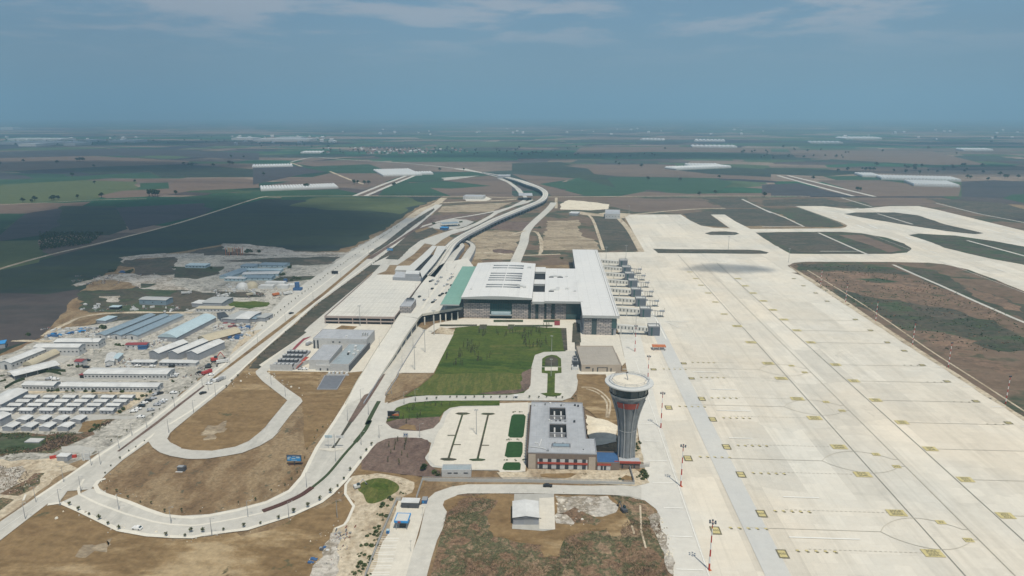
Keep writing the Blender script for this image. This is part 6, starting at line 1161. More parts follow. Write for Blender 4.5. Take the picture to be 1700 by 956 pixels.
for k, (fl, fr, bl, tp, h_, lb) in enumerate(((D(95, 655), D(190, 660), D(120, 625), 'white_metal', 4, 'small white shed left of the stepped grey sheds'), (D(190, 650), D(360, 655), D(215, 595), 'fascia', 5, 'grey gabled shed above the long office hut'),
        (D(370, 790), D(480, 800), D(450, 715), 'fascia', 4, 'pale grey roof beside the dark container stack'), (D(480, 790), D(600, 795), D(560, 725), 'white_metal', 4.5, 'white roofed hut at the right of the workshop yard'), (D(355, 780), D(420, 770), D(370, 735), 'dark_steel', 5, 'black container stack in the workshop yard'),
        (D(610, 790), D(660, 795), D(640, 755), 'blue_metal', 3.5, 'blue grey hut at the corner near the expressway'), (D(670, 780), D(740, 785), D(690, 740), 'fascia', 4, 'grey hut next to the expressway bank'))):
    hall('yard_hut', lb, 'hut', fl, fr, bl, h_, 'gable' if k in (1, 3) else 'slab', .8, 'grey_wall', tp)
for k, (fl, fr, bl, tp, lb) in enumerate(((D(525, 328), D(650, 332), D(545, 303), 'blue_metal', 'blue roofed site office, upper left of the cluster'), (D(690, 318), D(920, 322), D(700, 294), 'blue_metal', 'blue roofed site office at the top right of the cluster'), (D(500, 365), D(880, 366), D(520, 348), 'pale_blue_metal', 'long thin pale blue site office across the cluster'),
        (D(540, 402), D(860, 395), D(560, 378), 'white_metal', 'long white site office in the cluster centre'), (D(340, 415), D(440, 420), D(470, 348), 'blue_metal', 'blue site office wing running away on the left'), (D(382, 436), D(560, 440), D(392, 420), 'white_metal', 'white hut at the lower left of the cluster'),
        (D(555, 430), D(800, 432), D(575, 408), 'blue_metal', 'blue roofed hut along the lower right of the cluster'))):
    hall('site_office', lb, 'site office', fl, fr, bl, 3.4, 'slab' if k in (2, 5) else 'gable', .8, 'pale_blue_metal', tp, 'y' if k == 4 else 'x', wins=5 if k != 4 else 0)
hall('site_office', 'pale blue hut alone at the far left of the yard', 'site office', D(38, 322), D(215, 325), D(60, 302), 3.4, 'slab', .8, 'pale_blue_metal', 'pale_blue_metal', wins=6)
hall('farm_shed', 'grey blue shed standing alone above the storage halls', 'shed', Cc(1225, 622), Cc(1462, 630), Cc(1250, 594), 5.4, 'gable', .8, 'blue_metal', 'fascia', 'x', wins=3)
hall('farm_shed', 'tiny pale shed in the grass left of the grey blue shed', 'shed', Cc(965, 690), Cc(1045, 690), Cc(985, 675), 2.6, 'slab', 0, 'dark_void', 'pale_blue_metal')
hall('farm_shed', 'pale green roofed shed left of the blue grey storage halls', 'shed', Cc(850, 805), Cc(930, 810), Cc(930, 765), 3.2, 'slab', 0, 'grey_wall', 'pale_blue_metal')
hall('farm_shed', 'turquoise shed cut by the left edge of the frame', 'shed', A(-40, 170), A(40, 160), A(-20, 140), 4, 'slab', 0, 'grey_wall', 'bright_blue')
for k, (x, y) in enumerate(((520, 495), (605, 485))):   # bulk tents
    p = P(*D(x + 25, y + 30)); t = empty('dome_tent', p, ('white domed tent left of the beige dome', 'beige domed tent right of the white dome')[k], 'tent'); mb = MB(); mb.smooth = True; mb.lathe([(7, 0), (6.8, 2.5), (5, 5.2), (2.5, 6.6), (.01, 7)], ('white_metal', 'beige_metal')[k], 16); mb.obj('cover', t)
p = P(*D(690, 530)); t = empty('container_yard', p, 'pale stepped container offices right of the domed tents', 'containers')
for k, (x, y, w_, h_) in enumerate(((0, 0, 16, 4), (4, 8, 22, 6), (20, 2, 12, 4), (28, 9, 14, 3))): MB().box(x, x + w_, y, y + 7, 0, h_, 'white_metal').obj('container', t)
# prefab houses of the workers' camp
def prefab():
    t = empty('prefab_house', (0, 0, 0), 'small white prefab house in the camp grid', 'house'); w, d, h = 11.0, 5.2, 2.9
    MB().add([(0, 0, 0), (w, 0, 0), (w, d, 0), (0, d, 0), (0, 0, h), (w, 0, h), (w, d, h), (0, d, h), (0, d / 2, h + .6), (w, d / 2, h + .6)], [(0, 1, 5, 4), (1, 2, 6, 9, 5), (2, 3, 7, 6), (3, 0, 4, 8, 7)], 'grey_wall').obj('wall', t)
    MB().add([(-.35, -.35, h), (w + .35, -.35, h), (w + .35, d / 2, h + .75), (-.35, d / 2, h + .75), (w + .35, d + .35, h), (-.35, d + .35, h), (-.35, -.35, h - .12), (w + .35, -.35, h - .12)], [(0, 1, 2, 3), (3, 2, 4, 5), (6, 7, 1, 0)], 'white_metal').obj('roof', t)
    win(t, 'door', .9, 2, (w * .5, -.04, 0)); win(t, 'window', 1.1, .9, (w * .22, -.04, 1.2)); win(t, 'window', 1.1, .9, (w * .78, -.04, 1.2)); win(t, 'window', 1, .9, (w + .04, d / 2, 1.2), math.pi / 2)
    return t
BUILD['prefab'] = prefab
ORD = ['first', 'second', 'third', 'fourth', 'fifth', 'sixth']
rows = [(634, (205, 375, 545, 715, 885, 1052), 112), (672, (135, 305, 475, 648, 820, 993), 116), (706, (62, 237, 410, 583, 760, 932), 118), (748, (-12, 160, 338, 512, 690, 872), 124)]
for r_, (y, xs, w_) in enumerate(rows):
    for c_, x in enumerate(xs):
        a = P(*A(x + 3, y), 2.9); b = P(*A(x + 3 + w_, y), 2.9); s = (b.x - a.x) / 11.2
        place('prefab', (a.x, a.y, 0), 0, (s, .85, 1.0), 'white prefab house, %s from the left in the %s row of the grid' % (ORD[c_], ('back', 'second', 'third', 'front')[r_]), 'prefab houses in the camp grid')
for r_, (y, xs) in enumerate(((836, (145, 312, 470, 628)), (900, (28, 192, 352, 516)))):
    for c_, x in enumerate(xs):
        a = P(*A(x + 78, y), 2.9); place('prefab', (a.x, a.y, 0), math.pi / 2, (.62, 1.25, 1.0), 'white prefab house turned endways, %s from the left in the %s foreground row' % (ORD[c_], ('rear', 'front')[r_]), 'prefab houses set endways')
# ---- middle distance: toll building, fuel station, fire station, rail stop
hall('ramp_building', 'low white framed building beside the cross road north of the airport', 'building', NA(530, 275), NA(730, 278), NA(545, 258), 7, 'flat', 0, 'white_wall', 'grey_roof', wins=8)
t = hall('fuel_station', 'blue and grey fuel station canopy beside the viaduct', 'fuel station', NA(330, 548), NA(490, 540), NA(345, 532), 6, 'slab', 0, 'charcoal', 'blue_metal', openwall=True); hall('fuel_station_shop', 'dark blue shop building in front of the fuel station canopy', 'shop', NA(300, 585), NA(370, 588), NA(315, 575), 4, 'slab', 0, 'blue_roof', 'bright_blue')
hall('fire_station', 'white and grey framed hall at the corner of the far apron', 'building', T3(610, 692), T3(710, 694), T3(620, 665), 9, 'flat', 0, 'white_wall', 'grey_roof', wins=5)
hall('substation', 'small white substation roof beside the sandy yard', 'building', T3(375, 688), T3(432, 690), T3(385, 676), 4, 'slab', 0, 'grey_wall', 'white_metal')
hall('rail_stop', 'grey overbridge building between road and rail curve', 'building', NA(1085, 268), NA(1220, 268), NA(1095, 242), 11, 'slab', 0, 'dark_void', 'grey_roof', openwall=True)
hall('road_bridge', 'flat road bridge with pale parapet where rail and road cross the fields', 'bridge', NA(875, 72), NA(1000, 72), NA(880, 58), 8, 'slab', 0, 'grey_wall', 'grey_roof')
# greenhouses in the fields
def greenhouse(label, fl, fr, bl, h=4.5, n=10, along='y'):
    a, b, c = P(*fl, h), P(*fr, h), P(*bl, h); w = (b - a).length; rz = math.atan2(b.y - a.y, b.x - a.x); nn = Vector((-(b - a).y, (b - a).x, 0)).normalized(); d = abs((c - a).dot(nn))
    t = empty('greenhouse', (a.x, a.y, 0), label, 'greenhouse', None, rz); MB().box(0, w, 0, d, 0, h * .6, 'fence_wall').obj('wall', t); mb = MB()
    for i in range(n):
        x0, x1 = w * i / n, w * (i + 1) / n; xm = (x0 + x1) / 2; z0, z1 = h * .6, h * 1.35; xa = x0 + (xm - x0) * .35; xb = x1 - (x1 - xm) * .35; zz_ = z0 + (z1 - z0) * .75
        mb.add([(q, y, z) for y in (0, d) for q, z in ((x0, z0), (xa, zz_), (xm, z1), (xb, zz_), (x1, z0))], [(0, 1, 6, 5), (1, 2, 7, 6), (2, 3, 8, 7), (3, 4, 9, 8), (0, 1, 2, 3, 4), (5, 6, 7, 8, 9)], 'greenhouse')
    mb.obj('roof', t); return t
greenhouse('long white greenhouse in the green field left of the double track', T2(50, 530), T2(560, 512), T2(62, 508), 5, 26)
greenhouse('low white greenhouse row at the far left of the middle fields', T2(-8, 380), T2(262, 374), T2(-2, 368), 5, 14)
greenhouse('white many ridged greenhouse at the end of the double track', T2(855, 437), T2(1110, 430), T2(880, 398), 5, 14); greenhouse('narrow white greenhouse strip right of the many ridged one', T2(1080, 426), T2(1185, 424), T2(1082, 414), 5, 6)
greenhouse('distant pale greenhouse on the plain above the double track', T2(310, 286), T2(440, 286), T2(312, 280), 7, 6)
greenhouse('bright white greenhouse with curved end in the right fields', T3(1080, 392), T3(1440, 378), T3(1090, 380), 7, 18); greenhouse('pale grey greenhouse behind the bright white one', T3(1165, 372), T3(1380, 372), T3(1168, 362), 7, 10)
greenhouse('thin far greenhouse left of the dark tree on the right plain', T3(1185, 246), T3(1480, 248), T3(1187, 240), 9, 10); greenhouse('thin far greenhouse row above the other thin one', T3(1195, 208), T3(1400, 210), T3(1197, 203), 10, 8); greenhouse('faint far greenhouse left on the hazy plain', T3(840, 200), T3(990, 202), T3(842, 197), 10, 6)
greenhouse('short white greenhouse left of the large L shaped one', T4(640, 438), T4(760, 440), T4(642, 422), 6, 6); greenhouse('upper arm of the large L shaped greenhouse', T4(765, 455), T4(1290, 468), T4(800, 438), 6, 22); greenhouse('lower arm of the large L shaped greenhouse', T4(978, 496), T4(1280, 504), T4(1010, 472), 6, 16)
greenhouse('far thin greenhouse near the right frame edge', T4(1305, 267), T4(1500, 268), T4(1307, 262), 9, 7); greenhouse('far thin greenhouse above the long one, right plain', T4(300, 220), T4(515, 222), T4(303, 215), 10, 7); greenhouse('faintest far greenhouse in the right haze', T4(530, 192), T4(770, 192), T4(532, 187), 12, 7)
for k, (x0, x1, y) in enumerate(((-10, 120, 236), (10, 105, 230), (30, 60, 239), (105, 125, 238), (132, 152, 232), (180, 224, 233), (384, 420, 229), (420, 515, 231), (455, 500, 228), (0, 22, 211))):
    h_ = 14; a = P(x0, y, h_ if y > 215 else 30); b = P(x1, y, h_ if y > 215 else 30); hall_w('factory_hall', ('wide white factory hall in the far left settlement', 'white factory hall behind the widest one at far left', 'low white factory shed in front of the far left settlement', 'small white factory block right of the far left settlement', 'white factory block with trees in the far left settlement', 'long flat white factory hall right of the settlement', 'pale factory hall at the left of the hazy group', 'long white factory hall of the hazy middle group', 'pale factory hall behind the long one in the hazy group', 'faint factory roof under the left haze')[k], 'factory', a.x, a.y, b.x - a.x, 160, 0, h_ if y > 215 else 30, 'slab', 0, 'white_wall', 'white_metal')
# ================================================================== VEGETATION, VEHICLES, FURNITURE
def young_tree():
    t = empty('young_tree', (0, 0, 0), '', 'tree'); MB().tube((0, 0, 0), (0, 0, 2.4), .09, .06, 'bark', 5).obj('trunk', t)
    mb = MB(); r_ = random.Random(5); mb.blob((0, 0, 3.1), 1.15, 'leaf_young', 46, .34, 1.1, r_); mb.blob((.5, .2, 2.6), .7, 'leaf_young', 18, .3, 1, r_); mb.obj('crown', t); return t
def sapling():
    t = empty('sapling', (0, 0, 0), '', 'tree'); MB().tube((0, 0, 0), (0, 0, 2.6), .1, .05, 'bark', 5).obj('trunk', t)
    mb = MB(); r_ = random.Random(9)
    for k in range(4): mb.blob((r_.uniform(-.15, .15), r_.uniform(-.15, .15), 1.3 + k * .7), .42 - k * .06, 'leaf_young', 8, .22, 1, r_)
    mb.obj('crown', t); return t
def big_tree():
    t = empty('field_tree', (0, 0, 0), '', 'tree'); mb = MB(); mb.tube((0, 0, 0), (0, 0, 4), .5, .3, 'bark', 6)
    for a in range(4): mb.tube((0, 0, 3), (2.2 * math.cos(a * 1.6), 2.2 * math.sin(a * 1.6), 6.5), .25, .1, 'bark', 5)
    mb.obj('trunk', t); mb = MB(); r_ = random.Random(11)
    for k in range(9): mb.blob((r_.uniform(-3, 3), r_.uniform(-3, 3), r_.uniform(5, 9.5)), r_.uniform(1.8, 3.0), 'leaf_dark', 34, .8, .85, r_)
    mb.obj('crown', t); return t
def bush():
    t = empty('bush', (0, 0, 0), '', 'bush'); mb = MB(); r_ = random.Random(21)
    for k in range(4): mb.blob((r_.uniform(-.8, .8), r_.uniform(-.8, .8), .7), .9, 'leaf_bush', 30, .33, .8, r_)
    mb.obj('foliage', t); return t
def carf(kind):
    def f():
        t = empty('parked_car' if kind != 'van' else 'parked_van', (0, 0, 0), '', 'car' if kind != 'van' else 'van'); col = {'van': 'car_white'}.get(kind, kind); L_, W_, h_ = (5.2, 1.95, 2.1) if kind == 'van' else (4.4, 1.8, 1.45)
        x = L_ / 2; y = W_ / 2
        pr = [(-x, .3), (x, .3), (x, .75), (x * .94, .88), (x * .45, .98), (x * .18, h_), (-x * .5, h_), (-x * .88, 1.0), (-x, .9)] if kind != 'van' else [(-x, .3), (x, .3), (x, .9), (x * .8, 1.2), (x * .55, h_), (-x, h_)]
        n = len(pr); mb = MB(); vs = []
        for s in (-1, 1): vs += [(px_, s * y * (.82 if pz > 1.1 else 1), pz) for px_, pz in pr]
        mb.add(vs, [tuple(range(n)), tuple(range(2 * n - 1, n - 1, -1))] + [(i, n + i, n + (i + 1) % n, (i + 1) % n) for i in range(n)], col); mb.obj('body', t)
        mb = MB(); 
        if kind != 'van':
            mb.add([(x * .44, -y * .84, 1.01), (x * .44, y * .84, 1.01), (x * .2, y * .76, h_ - .04), (x * .2, -y * .76, h_ - .04)], [(0, 1, 2, 3)], 'glass'); mb.add([(-x * .87, -y * .84, 1.03), (-x * .87, y * .84, 1.03), (-x * .52, y * .76, h_ - .04), (-x * .52, -y * .76, h_ - .04)], [(3, 2, 1, 0)], 'glass')
            mb.v = [(a + (.03 if a > 0 else -.03), b, c + .03) for a, b, c in mb.v]
            for s in (-1, 1): mb.add([(-x * .75, s * y * .93, 1.02), (x * .36, s * y * .93, 1.02), (x * .16, s * y * .85, h_ - .08), (-x * .5, s * y * .85, h_ - .08)], [(0, 1, 2, 3)], 'glass')
        else: mb.add([(x * .79, -y * .8, 1.25), (x * .79, y * .8, 1.25), (x * .57, y * .78, h_ - .05), (x * .57, -y * .78, h_ - .05)], [(0, 1, 2, 3)], 'glass'); mb.v = [(a + .04, b, c + .02) for a, b, c in mb.v]
        mb.obj('windows', t)
        for sx_ in (-.62, .62):
            for s in (-1, 1): m2 = MB(); m2.tube((0, -.11, 0), (0, .11, 0), .33, .33, 'rubber', 10); o = m2.obj('wheel', t); o.location = (x * sx_, s * (y - .08), .33)
        return t
    return f
for k in ('car_white', 'car_black', 'car_silver', 'car_red', 'car_blue', 'van'): BUILD[k] = carf(k)
BUILD['young_tree'] = young_tree; BUILD['sapling'] = sapling; BUILD['big_tree'] = big_tree; BUILD['bush'] = bush
def lamp(h, two, nm='street_lamp'):
    def f():
        t = empty(nm, (0, 0, 0), '', 'street lamp'); mb = MB(); mb.tube((0, 0, 0), (0, 0, h), .16 + h * .004, .09, 'steel', 6); mb.obj('pole', t)
        for s in ((-1, 1) if two else (1,)): mb = MB(); mb.tube((0, 0, h - .1), (s * 1.8, 0, h + .25), .06, .05, 'steel', 5); mb.obj('arm', t); mb = MB(); mb.box(s * 2.1 - .45, s * 2.1 + .45, -.16, .16, h + .17, h + .3, 'fascia'); mb.obj('lamp_head', t)
        return t
    return f
BUILD['lamp1'] = lamp(9.5, False); BUILD['lamp2'] = lamp(11, True)
def highmast(h, ring=True):
    def f():
        t = empty('floodlight_mast', (0, 0, 0), '', 'floodlight mast'); MB().tube((0, 0, 0), (0, 0, h), .32, .14, 'fascia', 8).obj('pole', t)
        mb = MB()
        for k in range(6): an = k * math.pi / 3; mb.tube((0, 0, h - .2), (1.3 * math.cos(an), 1.3 * math.sin(an), h - .3), .05, .05, 'steel', 4); mb.box(1.3 * math.cos(an) - .3, 1.3 * math.cos(an) + .3, 1.3 * math.sin(an) - .3, 1.3 * math.sin(an) + .3, h - .55, h - .2, 'fascia')
        mb.obj('lamp_ring', t); return t
    return f
BUILD['hm'] = highmast(20)
def apronmast():
    t = empty('apron_mast', (0, 0, 0), '', 'floodlight mast'); h = 23.5; MB().box(-.9, .9, -.9, .9, 0, .35, 'orange_steel').obj('base', t)
    n = 7
    for k in range(n): mb = MB(); r0 = .42 - .24 * k / n; mb.tube((0, 0, .3 + h * k / n), (0, 0, .3 + h * (k + 1) / n), r0, r0 - .03, 'mast_red' if k % 2 == 0 else 'mast_white', 8, False); mb.obj('pole_section', t)
    for k in range(6):
        an = k * math.pi / 3; mb = MB(); mb.tube((0, 0, h - .6), (1.5 * math.cos(an), 1.5 * math.sin(an), h - .2), .07, .07, 'dark_steel', 4); mb.box(1.3 * math.cos(an) - .3, 1.3 * math.cos(an) + .3, 1.3 * math.sin(an) - .25, 1.3 * math.sin(an) + .25, h - .4, h + .3, 'bridge_grey'); mb.obj('floodlight', t)
    return t
BUILD['am'] = apronmast
def slimmast():
    t = empty('striped_mast', (0, 0, 0), '', 'mast'); h = 17
    for k in range(9): mb = MB(); mb.tube((0, 0, h * k / 9), (0, 0, h * (k + 1) / 9), .3 - .015 * k, .29 - .015 * k, 'mast_red' if k % 2 == 0 else 'mast_white', 6, False); mb.obj('pole_section', t)
    MB().box(-.9, .9, -.3, .3, h, h + .7, 'dark_steel').obj('lamp_head', t); return t
BUILD['sm'] = slimmast
lab = ['striped apron mast nearest the bottom of the frame', 'striped apron mast level with the office block corner', 'striped apron mast right of the tower head', 'striped apron mast half hidden behind the tower disc', 'striped apron mast between pier corner and tower']
for k, (x, y, s) in enumerate(((1177, 947, 1), (1130, 808, 1), (1097, 711, 1), (1075, 640, .95), (1054, 584, .95))): place('am', P(x, y), .3, s, lab[k])
lab = ['striped slim mast nearest on the grass edge', 'striped slim mast second from the front on the grass edge', 'striped slim mast third along the grass edge', 'striped slim mast fourth along the grass edge', 'striped slim mast fifth along the grass edge', 'striped slim mast farthest along the grass edge']
for k, (x, y) in enumerate(((1669, 671), (1574, 610), (1514.6, 573), (1453.5, 533), (1403.5, 502), (1362, 475))): place('sm', P(x, y), .4, (1.15, 1.15, 1.15), lab[k])
lab = ['tall grey mast on the island strip of the far apron', 'tall grey mast in the middle of the far apron', 'tall thin mast by the first boarding bridge', 'thin mast at the second boarding bridge', 'slim mast at the right tip of the island strip', 'slim mast beside the farthest apron corner', 'thin mast north of the nearest boarding bridge']
for k, (x, y) in enumerate(((1209, 414), (1208, 413), (1006, 433), (1039, 430), (1309, 436), (1044, 358), (1055, 555))):
    if k != 1: place('hm', P(x, y), 0, .95, lab[k])
LG = 'street lamps along the boulevard'
for (x, y) in [E_(715, 620), E_(888, 385), E_(1050, 785), E_(1510, 905), E_(225, 865), E_(1165, 130), E_(1490, 105), B(115, 775), B(245, 580), B(310, 630), B(800, 530), B(925, 635), B(1475, 850), B(1590, 680), G(595, 850), G(1113, 590), G(1370, 360), Q(195, 450), Q(635, 440), Q(465, 80), Q(585, 45), (612, 690), (650, 655), (668, 610), (686, 576), (600, 740), (560, 860), (100, 840), (352, 890), (480, 862)]: place('lamp1', P(x, y), random.uniform(-.3, .3), random.uniform(.92, 1.05), 'grey street lamp standing on the kerb of the boulevard and its loops', LG)
for (x, y) in [(630, 575), (650, 545), (672, 512), (690, 484), (712, 494), (728, 470), (742, 450)]: place('lamp1', P(x, y, 7 if y > 530 else 9), 0, .9, 'grey street lamp standing on the elevated deck or its ramp', 'street lamps on the elevated deck')
pp = P(200, 745); 
for i in range(13):
    x = 60 + i * 46; f = [(0, 881), (98, 806), (194, 749), (300, 669), (443, 558), (537, 486), (618, 418), (690, 367)]
    for a, b in zip(f[:-1], f[1:]):
        if a[0] <= x < b[0]: y = a[1] + (b[1] - a[1]) * (x - a[0]) / (b[0] - a[0]); place('lamp2', P(x, y), math.atan(1) * 0, .85, 'double armed street lamp on the expressway median', 'double lamps on the expressway median')
for k, ((x, y), s, l) in enumerate(((Q(1250, 410), .85, 'tall floodlight pole in the middle of the parking lot'), (K(260, 505), .95, 'tall floodlight pole in the lower part of the empty lot'), (K(350, 350), 1.0, 'tall floodlight pole at the upper left of the empty lot'), (K(430, 195), 1.15, 'thick white floodlight pole at the head of the empty lot'), (K(1465, 340), .7, 'slim pole at the top of the roundabout island'), (K(1460, 560), .7, 'slim pole on the stem of the roundabout island'), (M1(415, 860), 1.0, 'tall pole in front of the parking garage facade'), (A(830, 240), .6, 'thin pole in the camp yard'), (Cc(1372, 480), .6, 'thin pole on the gravel yard of the camp'), (S(650, 750), .3, 'short dark pole beside the checkpoint lanes'), (S(755, 450), .3, 'short dark pole near the canopy'), (D(925, 470), .4, 'short pole near the blue tank'), (G(1305, 240), .4, 'left post of the lane signal at the split'))): place('hm', P(x, y), 0, s, l)
# gantry sign over the ramp split
p = P(556, 745); t = empty('lane_sign', p, 'pale lane sign on a steel post where the ramp splits', 'sign'); MB().tube((0, 0, 0), (0, 0, 9.5), .22, .14, 'steel', 8).obj('post', t); MB().box(-5.5, -1.2, -.1, .1, 7, 8.6, 'pale_blue_metal').obj('sign_panel', t); MB().box(1.2, 5.5, -.1, .1, 7, 8.6, 'white_metal').obj('sign_panel', t); MB().tube((-5, 0, 7.6), (5, 0, 7.6), .1, .1, 'steel', 5).obj('crossbar', t)
patch('traffic_island', zp(G, (1215, 235), (1290, 232), (1430, 232), (1440, 242), (1330, 262), (1230, 245)), 23, 'paving')
# billboards
def board(x, y, w, h, z0, label, draw, rz=0.0, back='charcoal'):
    p = P(x, y); t = empty('billboard', p, label, 'billboard', None, rz); MB().tube((0, .3, 0), (0, .3, z0 + h * .5), .35, .3, 'dark_steel', 8).obj('post', t); MB().box(-w / 2, w / 2, 0, .5, z0, z0 + h, back).obj('panel_frame', t); draw(t, w, h, z0); return t
def d_blue(t, w, h, z0):
    MB().box(-w / 2 + .3, w / 2 - .3, -.05, -.005, z0 + .3, z0 + h - .3, 'bright_blue').obj('poster', t); mb = MB(); mb.box(-w / 2 + .3, w / 2 - .3, -.07, -.055, z0 + h * .72, z0 + h - .3, 'blue_roof')
    for a, b, c_, d_ in ((.05, .2, .3, .62), (.12, .3, .62, .75), (.34, .6, .4, .55), (.66, .9, .55, .8), (.3, .7, .16, .24), (.38, .62, .78, .85)): mb.box(-w / 2 + w * a, -w / 2 + w * b, -.09, -.075, z0 + h * c_, z0 + h * d_, 'pale_blue_metal')
    mb.obj('poster_motif', t)
def d_dark(t, w, h, z0):
    MB().box(-w / 2 + .3, w / 2 - .3, -.05, -.005, z0 + .3, z0 + h - .3, 'dark_void').obj('poster', t); mb = MB(); mb.add([(-w * .16, -.07, z0 + h * .25), (w * .45, -.07, z0 + h * .12), (w * .46, -.07, z0 + h * .55), (w * .1, -.07, z0 + h * .5)], [(0, 1, 2, 3)], 'orange_steel'); mb.add([(w * .05, -.08, z0 + h * .55), (w * .44, -.08, z0 + h * .6), (w * .42, -.08, z0 + h * .8), (w * .2, -.08, z0 + h * .7)], [(0, 1, 2, 3)], 'beige_metal'); mb.obj('poster_motif', t)
def d_none(t, w, h, z0): MB().box(-w / 2 + .3, w / 2 - .3, -.05, -.005, z0 + .3, z0 + h - .3, 'dark_void').obj('poster', t)
board(489, 773, 8.2, 3.8, 2.6, 'blue billboard on the brown slope inside the big loop', d_blue); raised('hedge', [(479, 772), (489, 771), (503, 770)], 1.2, .8, 'hedge_red', kind=None, label='dark strip put in as the shadow under the blue billboard', category='hedge')  # low dark strip added as the shadow of the blue board
board(653.5, 697, 7.6, 3.6, 2.4, 'dark billboard with an orange picture at the bend of the green verge', d_dark); raised('hedge', [(642, 696.5), (664, 696)], 1, .7, 'hedge', kind=None, label='short low green strip under the dark billboard', category='hedge')  # low raised green strip below the board
board(556, 456, 8, 3.6, 1.2, 'black billboard back beside the expressway near the far camp', d_none); board(647.5, 419, 9, 4, 2.5, 'blue billboard between expressway and station', d_blue)
p = P(*Q(482, 440)); t = empty('info_sign', p, 'small white square sign with two blue marks on the boulevard edge', 'sign'); MB().tube((0, .2, 0), (0, .2, 1.2), .1, .1, 'steel', 5).obj('post', t); MB().box(-1.5, 1.5, 0, .2, .9, 3.6, 'white_metal').obj('panel', t); MB().box(-1.0, -.2, -.04, -.01, 1.8, 2.7, 'blue_roof').obj('symbol', t); MB().box(.2, 1.0, -.04, -.01, 1.8, 2.7, 'blue_roof').obj('symbol', t)
p = P(*K(1150, 760)); t = empty('gate_booth', p, 'small white booth at the entry of the forecourt road', 'booth'); MB().box(-1.3, 1.3, 0, 2.4, 0, 2.4, 'white_metal').obj('wall', t); MB().box(-1.5, 1.5, -.2, 2.6, 2.4, 2.6, 'white_metal').obj('roof', t); win(t, 'window', 1.5, .9, (0, -.05, 1.1))
p = P(*U(1460, 145)); t = empty('ground_equipment', p, 'rust orange open equipment frame on the apron near the pier', 'ground equipment'); mb = MB(); mb.box(0, 11, 0, 6, 3.2, 3.6, 'orange_steel'); [mb.tube((x, y, 0), (x, y, 3.2), .18, .18, 'mast_white', 5) for x in (.5, 5.5, 10.5) for y in (.4, 5.6)]; mb.box(0, 11, .2, .5, 1.2, 1.6, 'fascia'); mb.obj('frame', t)
for sx_ in (1, 10): m2 = MB(); m2.tube((0, -.2, 0), (0, .2, 0), .45, .45, 'rubber', 8); o = m2.obj('wheel', t); o.location = (sx_, 0, .45)
# utility box and fenced tank near the junction
p = P(*E_(505, 350)); t = empty('transformer_kiosk', p, 'white kiosk inside the red fenced enclosure at the junction', 'kiosk'); MB().box(0, 6.2, 0, 4, 0, 3, 'grey_wall').obj('wall', t); MB().box(-.2, 6.4, -.2, 4.2, 3, 3.3, 'white_metal').obj('roof', t); [win(t, 'door', 1.2, 2.2, (x, -.04, 0), 0, 'steel') for x in (2, 3.6)]
for (a, b, l) in ((E_(440, 335), E_(500, 325), 'orange red barrier left of the junction kiosk'), (E_(600, 330), E_(675, 320), 'orange red barrier right of the junction kiosk')): p, q = P(*a), P(*b); t = empty('barrier', p, l, 'barrier'); L_ = (q - p).length; rz = math.atan2(q.y - p.y, q.x - p.x); mb = MB(); mb.box(0, L_, 0, 1.2, .2, 1.8, 'mast_red'); o = mb.obj('panel', t); t.rotation_euler = (0, 0, rz)
p = P(*E_(1565, 440)); t = empty('manhole_cabin', p, 'small dark cabin with pale rim alone in the brown field of the loop', 'cabin'); MB().box(0, 4, 0, 2.6, 0, 2.6, 'charcoal').obj('wall', t); MB().box(-.1, 3, -.1, 2.2, 2.6, 2.8, 'steel').obj('roof', t); MB().box(-.6, 3.2, -1.1, -.3, 0, .4, 'white_wall').obj('step', t)
p = P(*E_(215, 190)); t = empty('roof_slab', p, 'low pale roofed pit cover in the scrub beside the camp', 'cover'); MB().box(0, 9, 0, 5, 0, 1.0, 'grey_wall', 'white_wall').obj('cover', t)
p = P(*E_(725, 345)); t = empty('notice_board', p, 'white upright notice panels beside the junction', 'sign'); MB().box(0, .8, 0, .2, 0, 4.6, 'white_metal').obj('panel', t); MB().box(1.4, 4.2, .4, .6, .4, 4.4, 'white_metal').obj('panel', t)
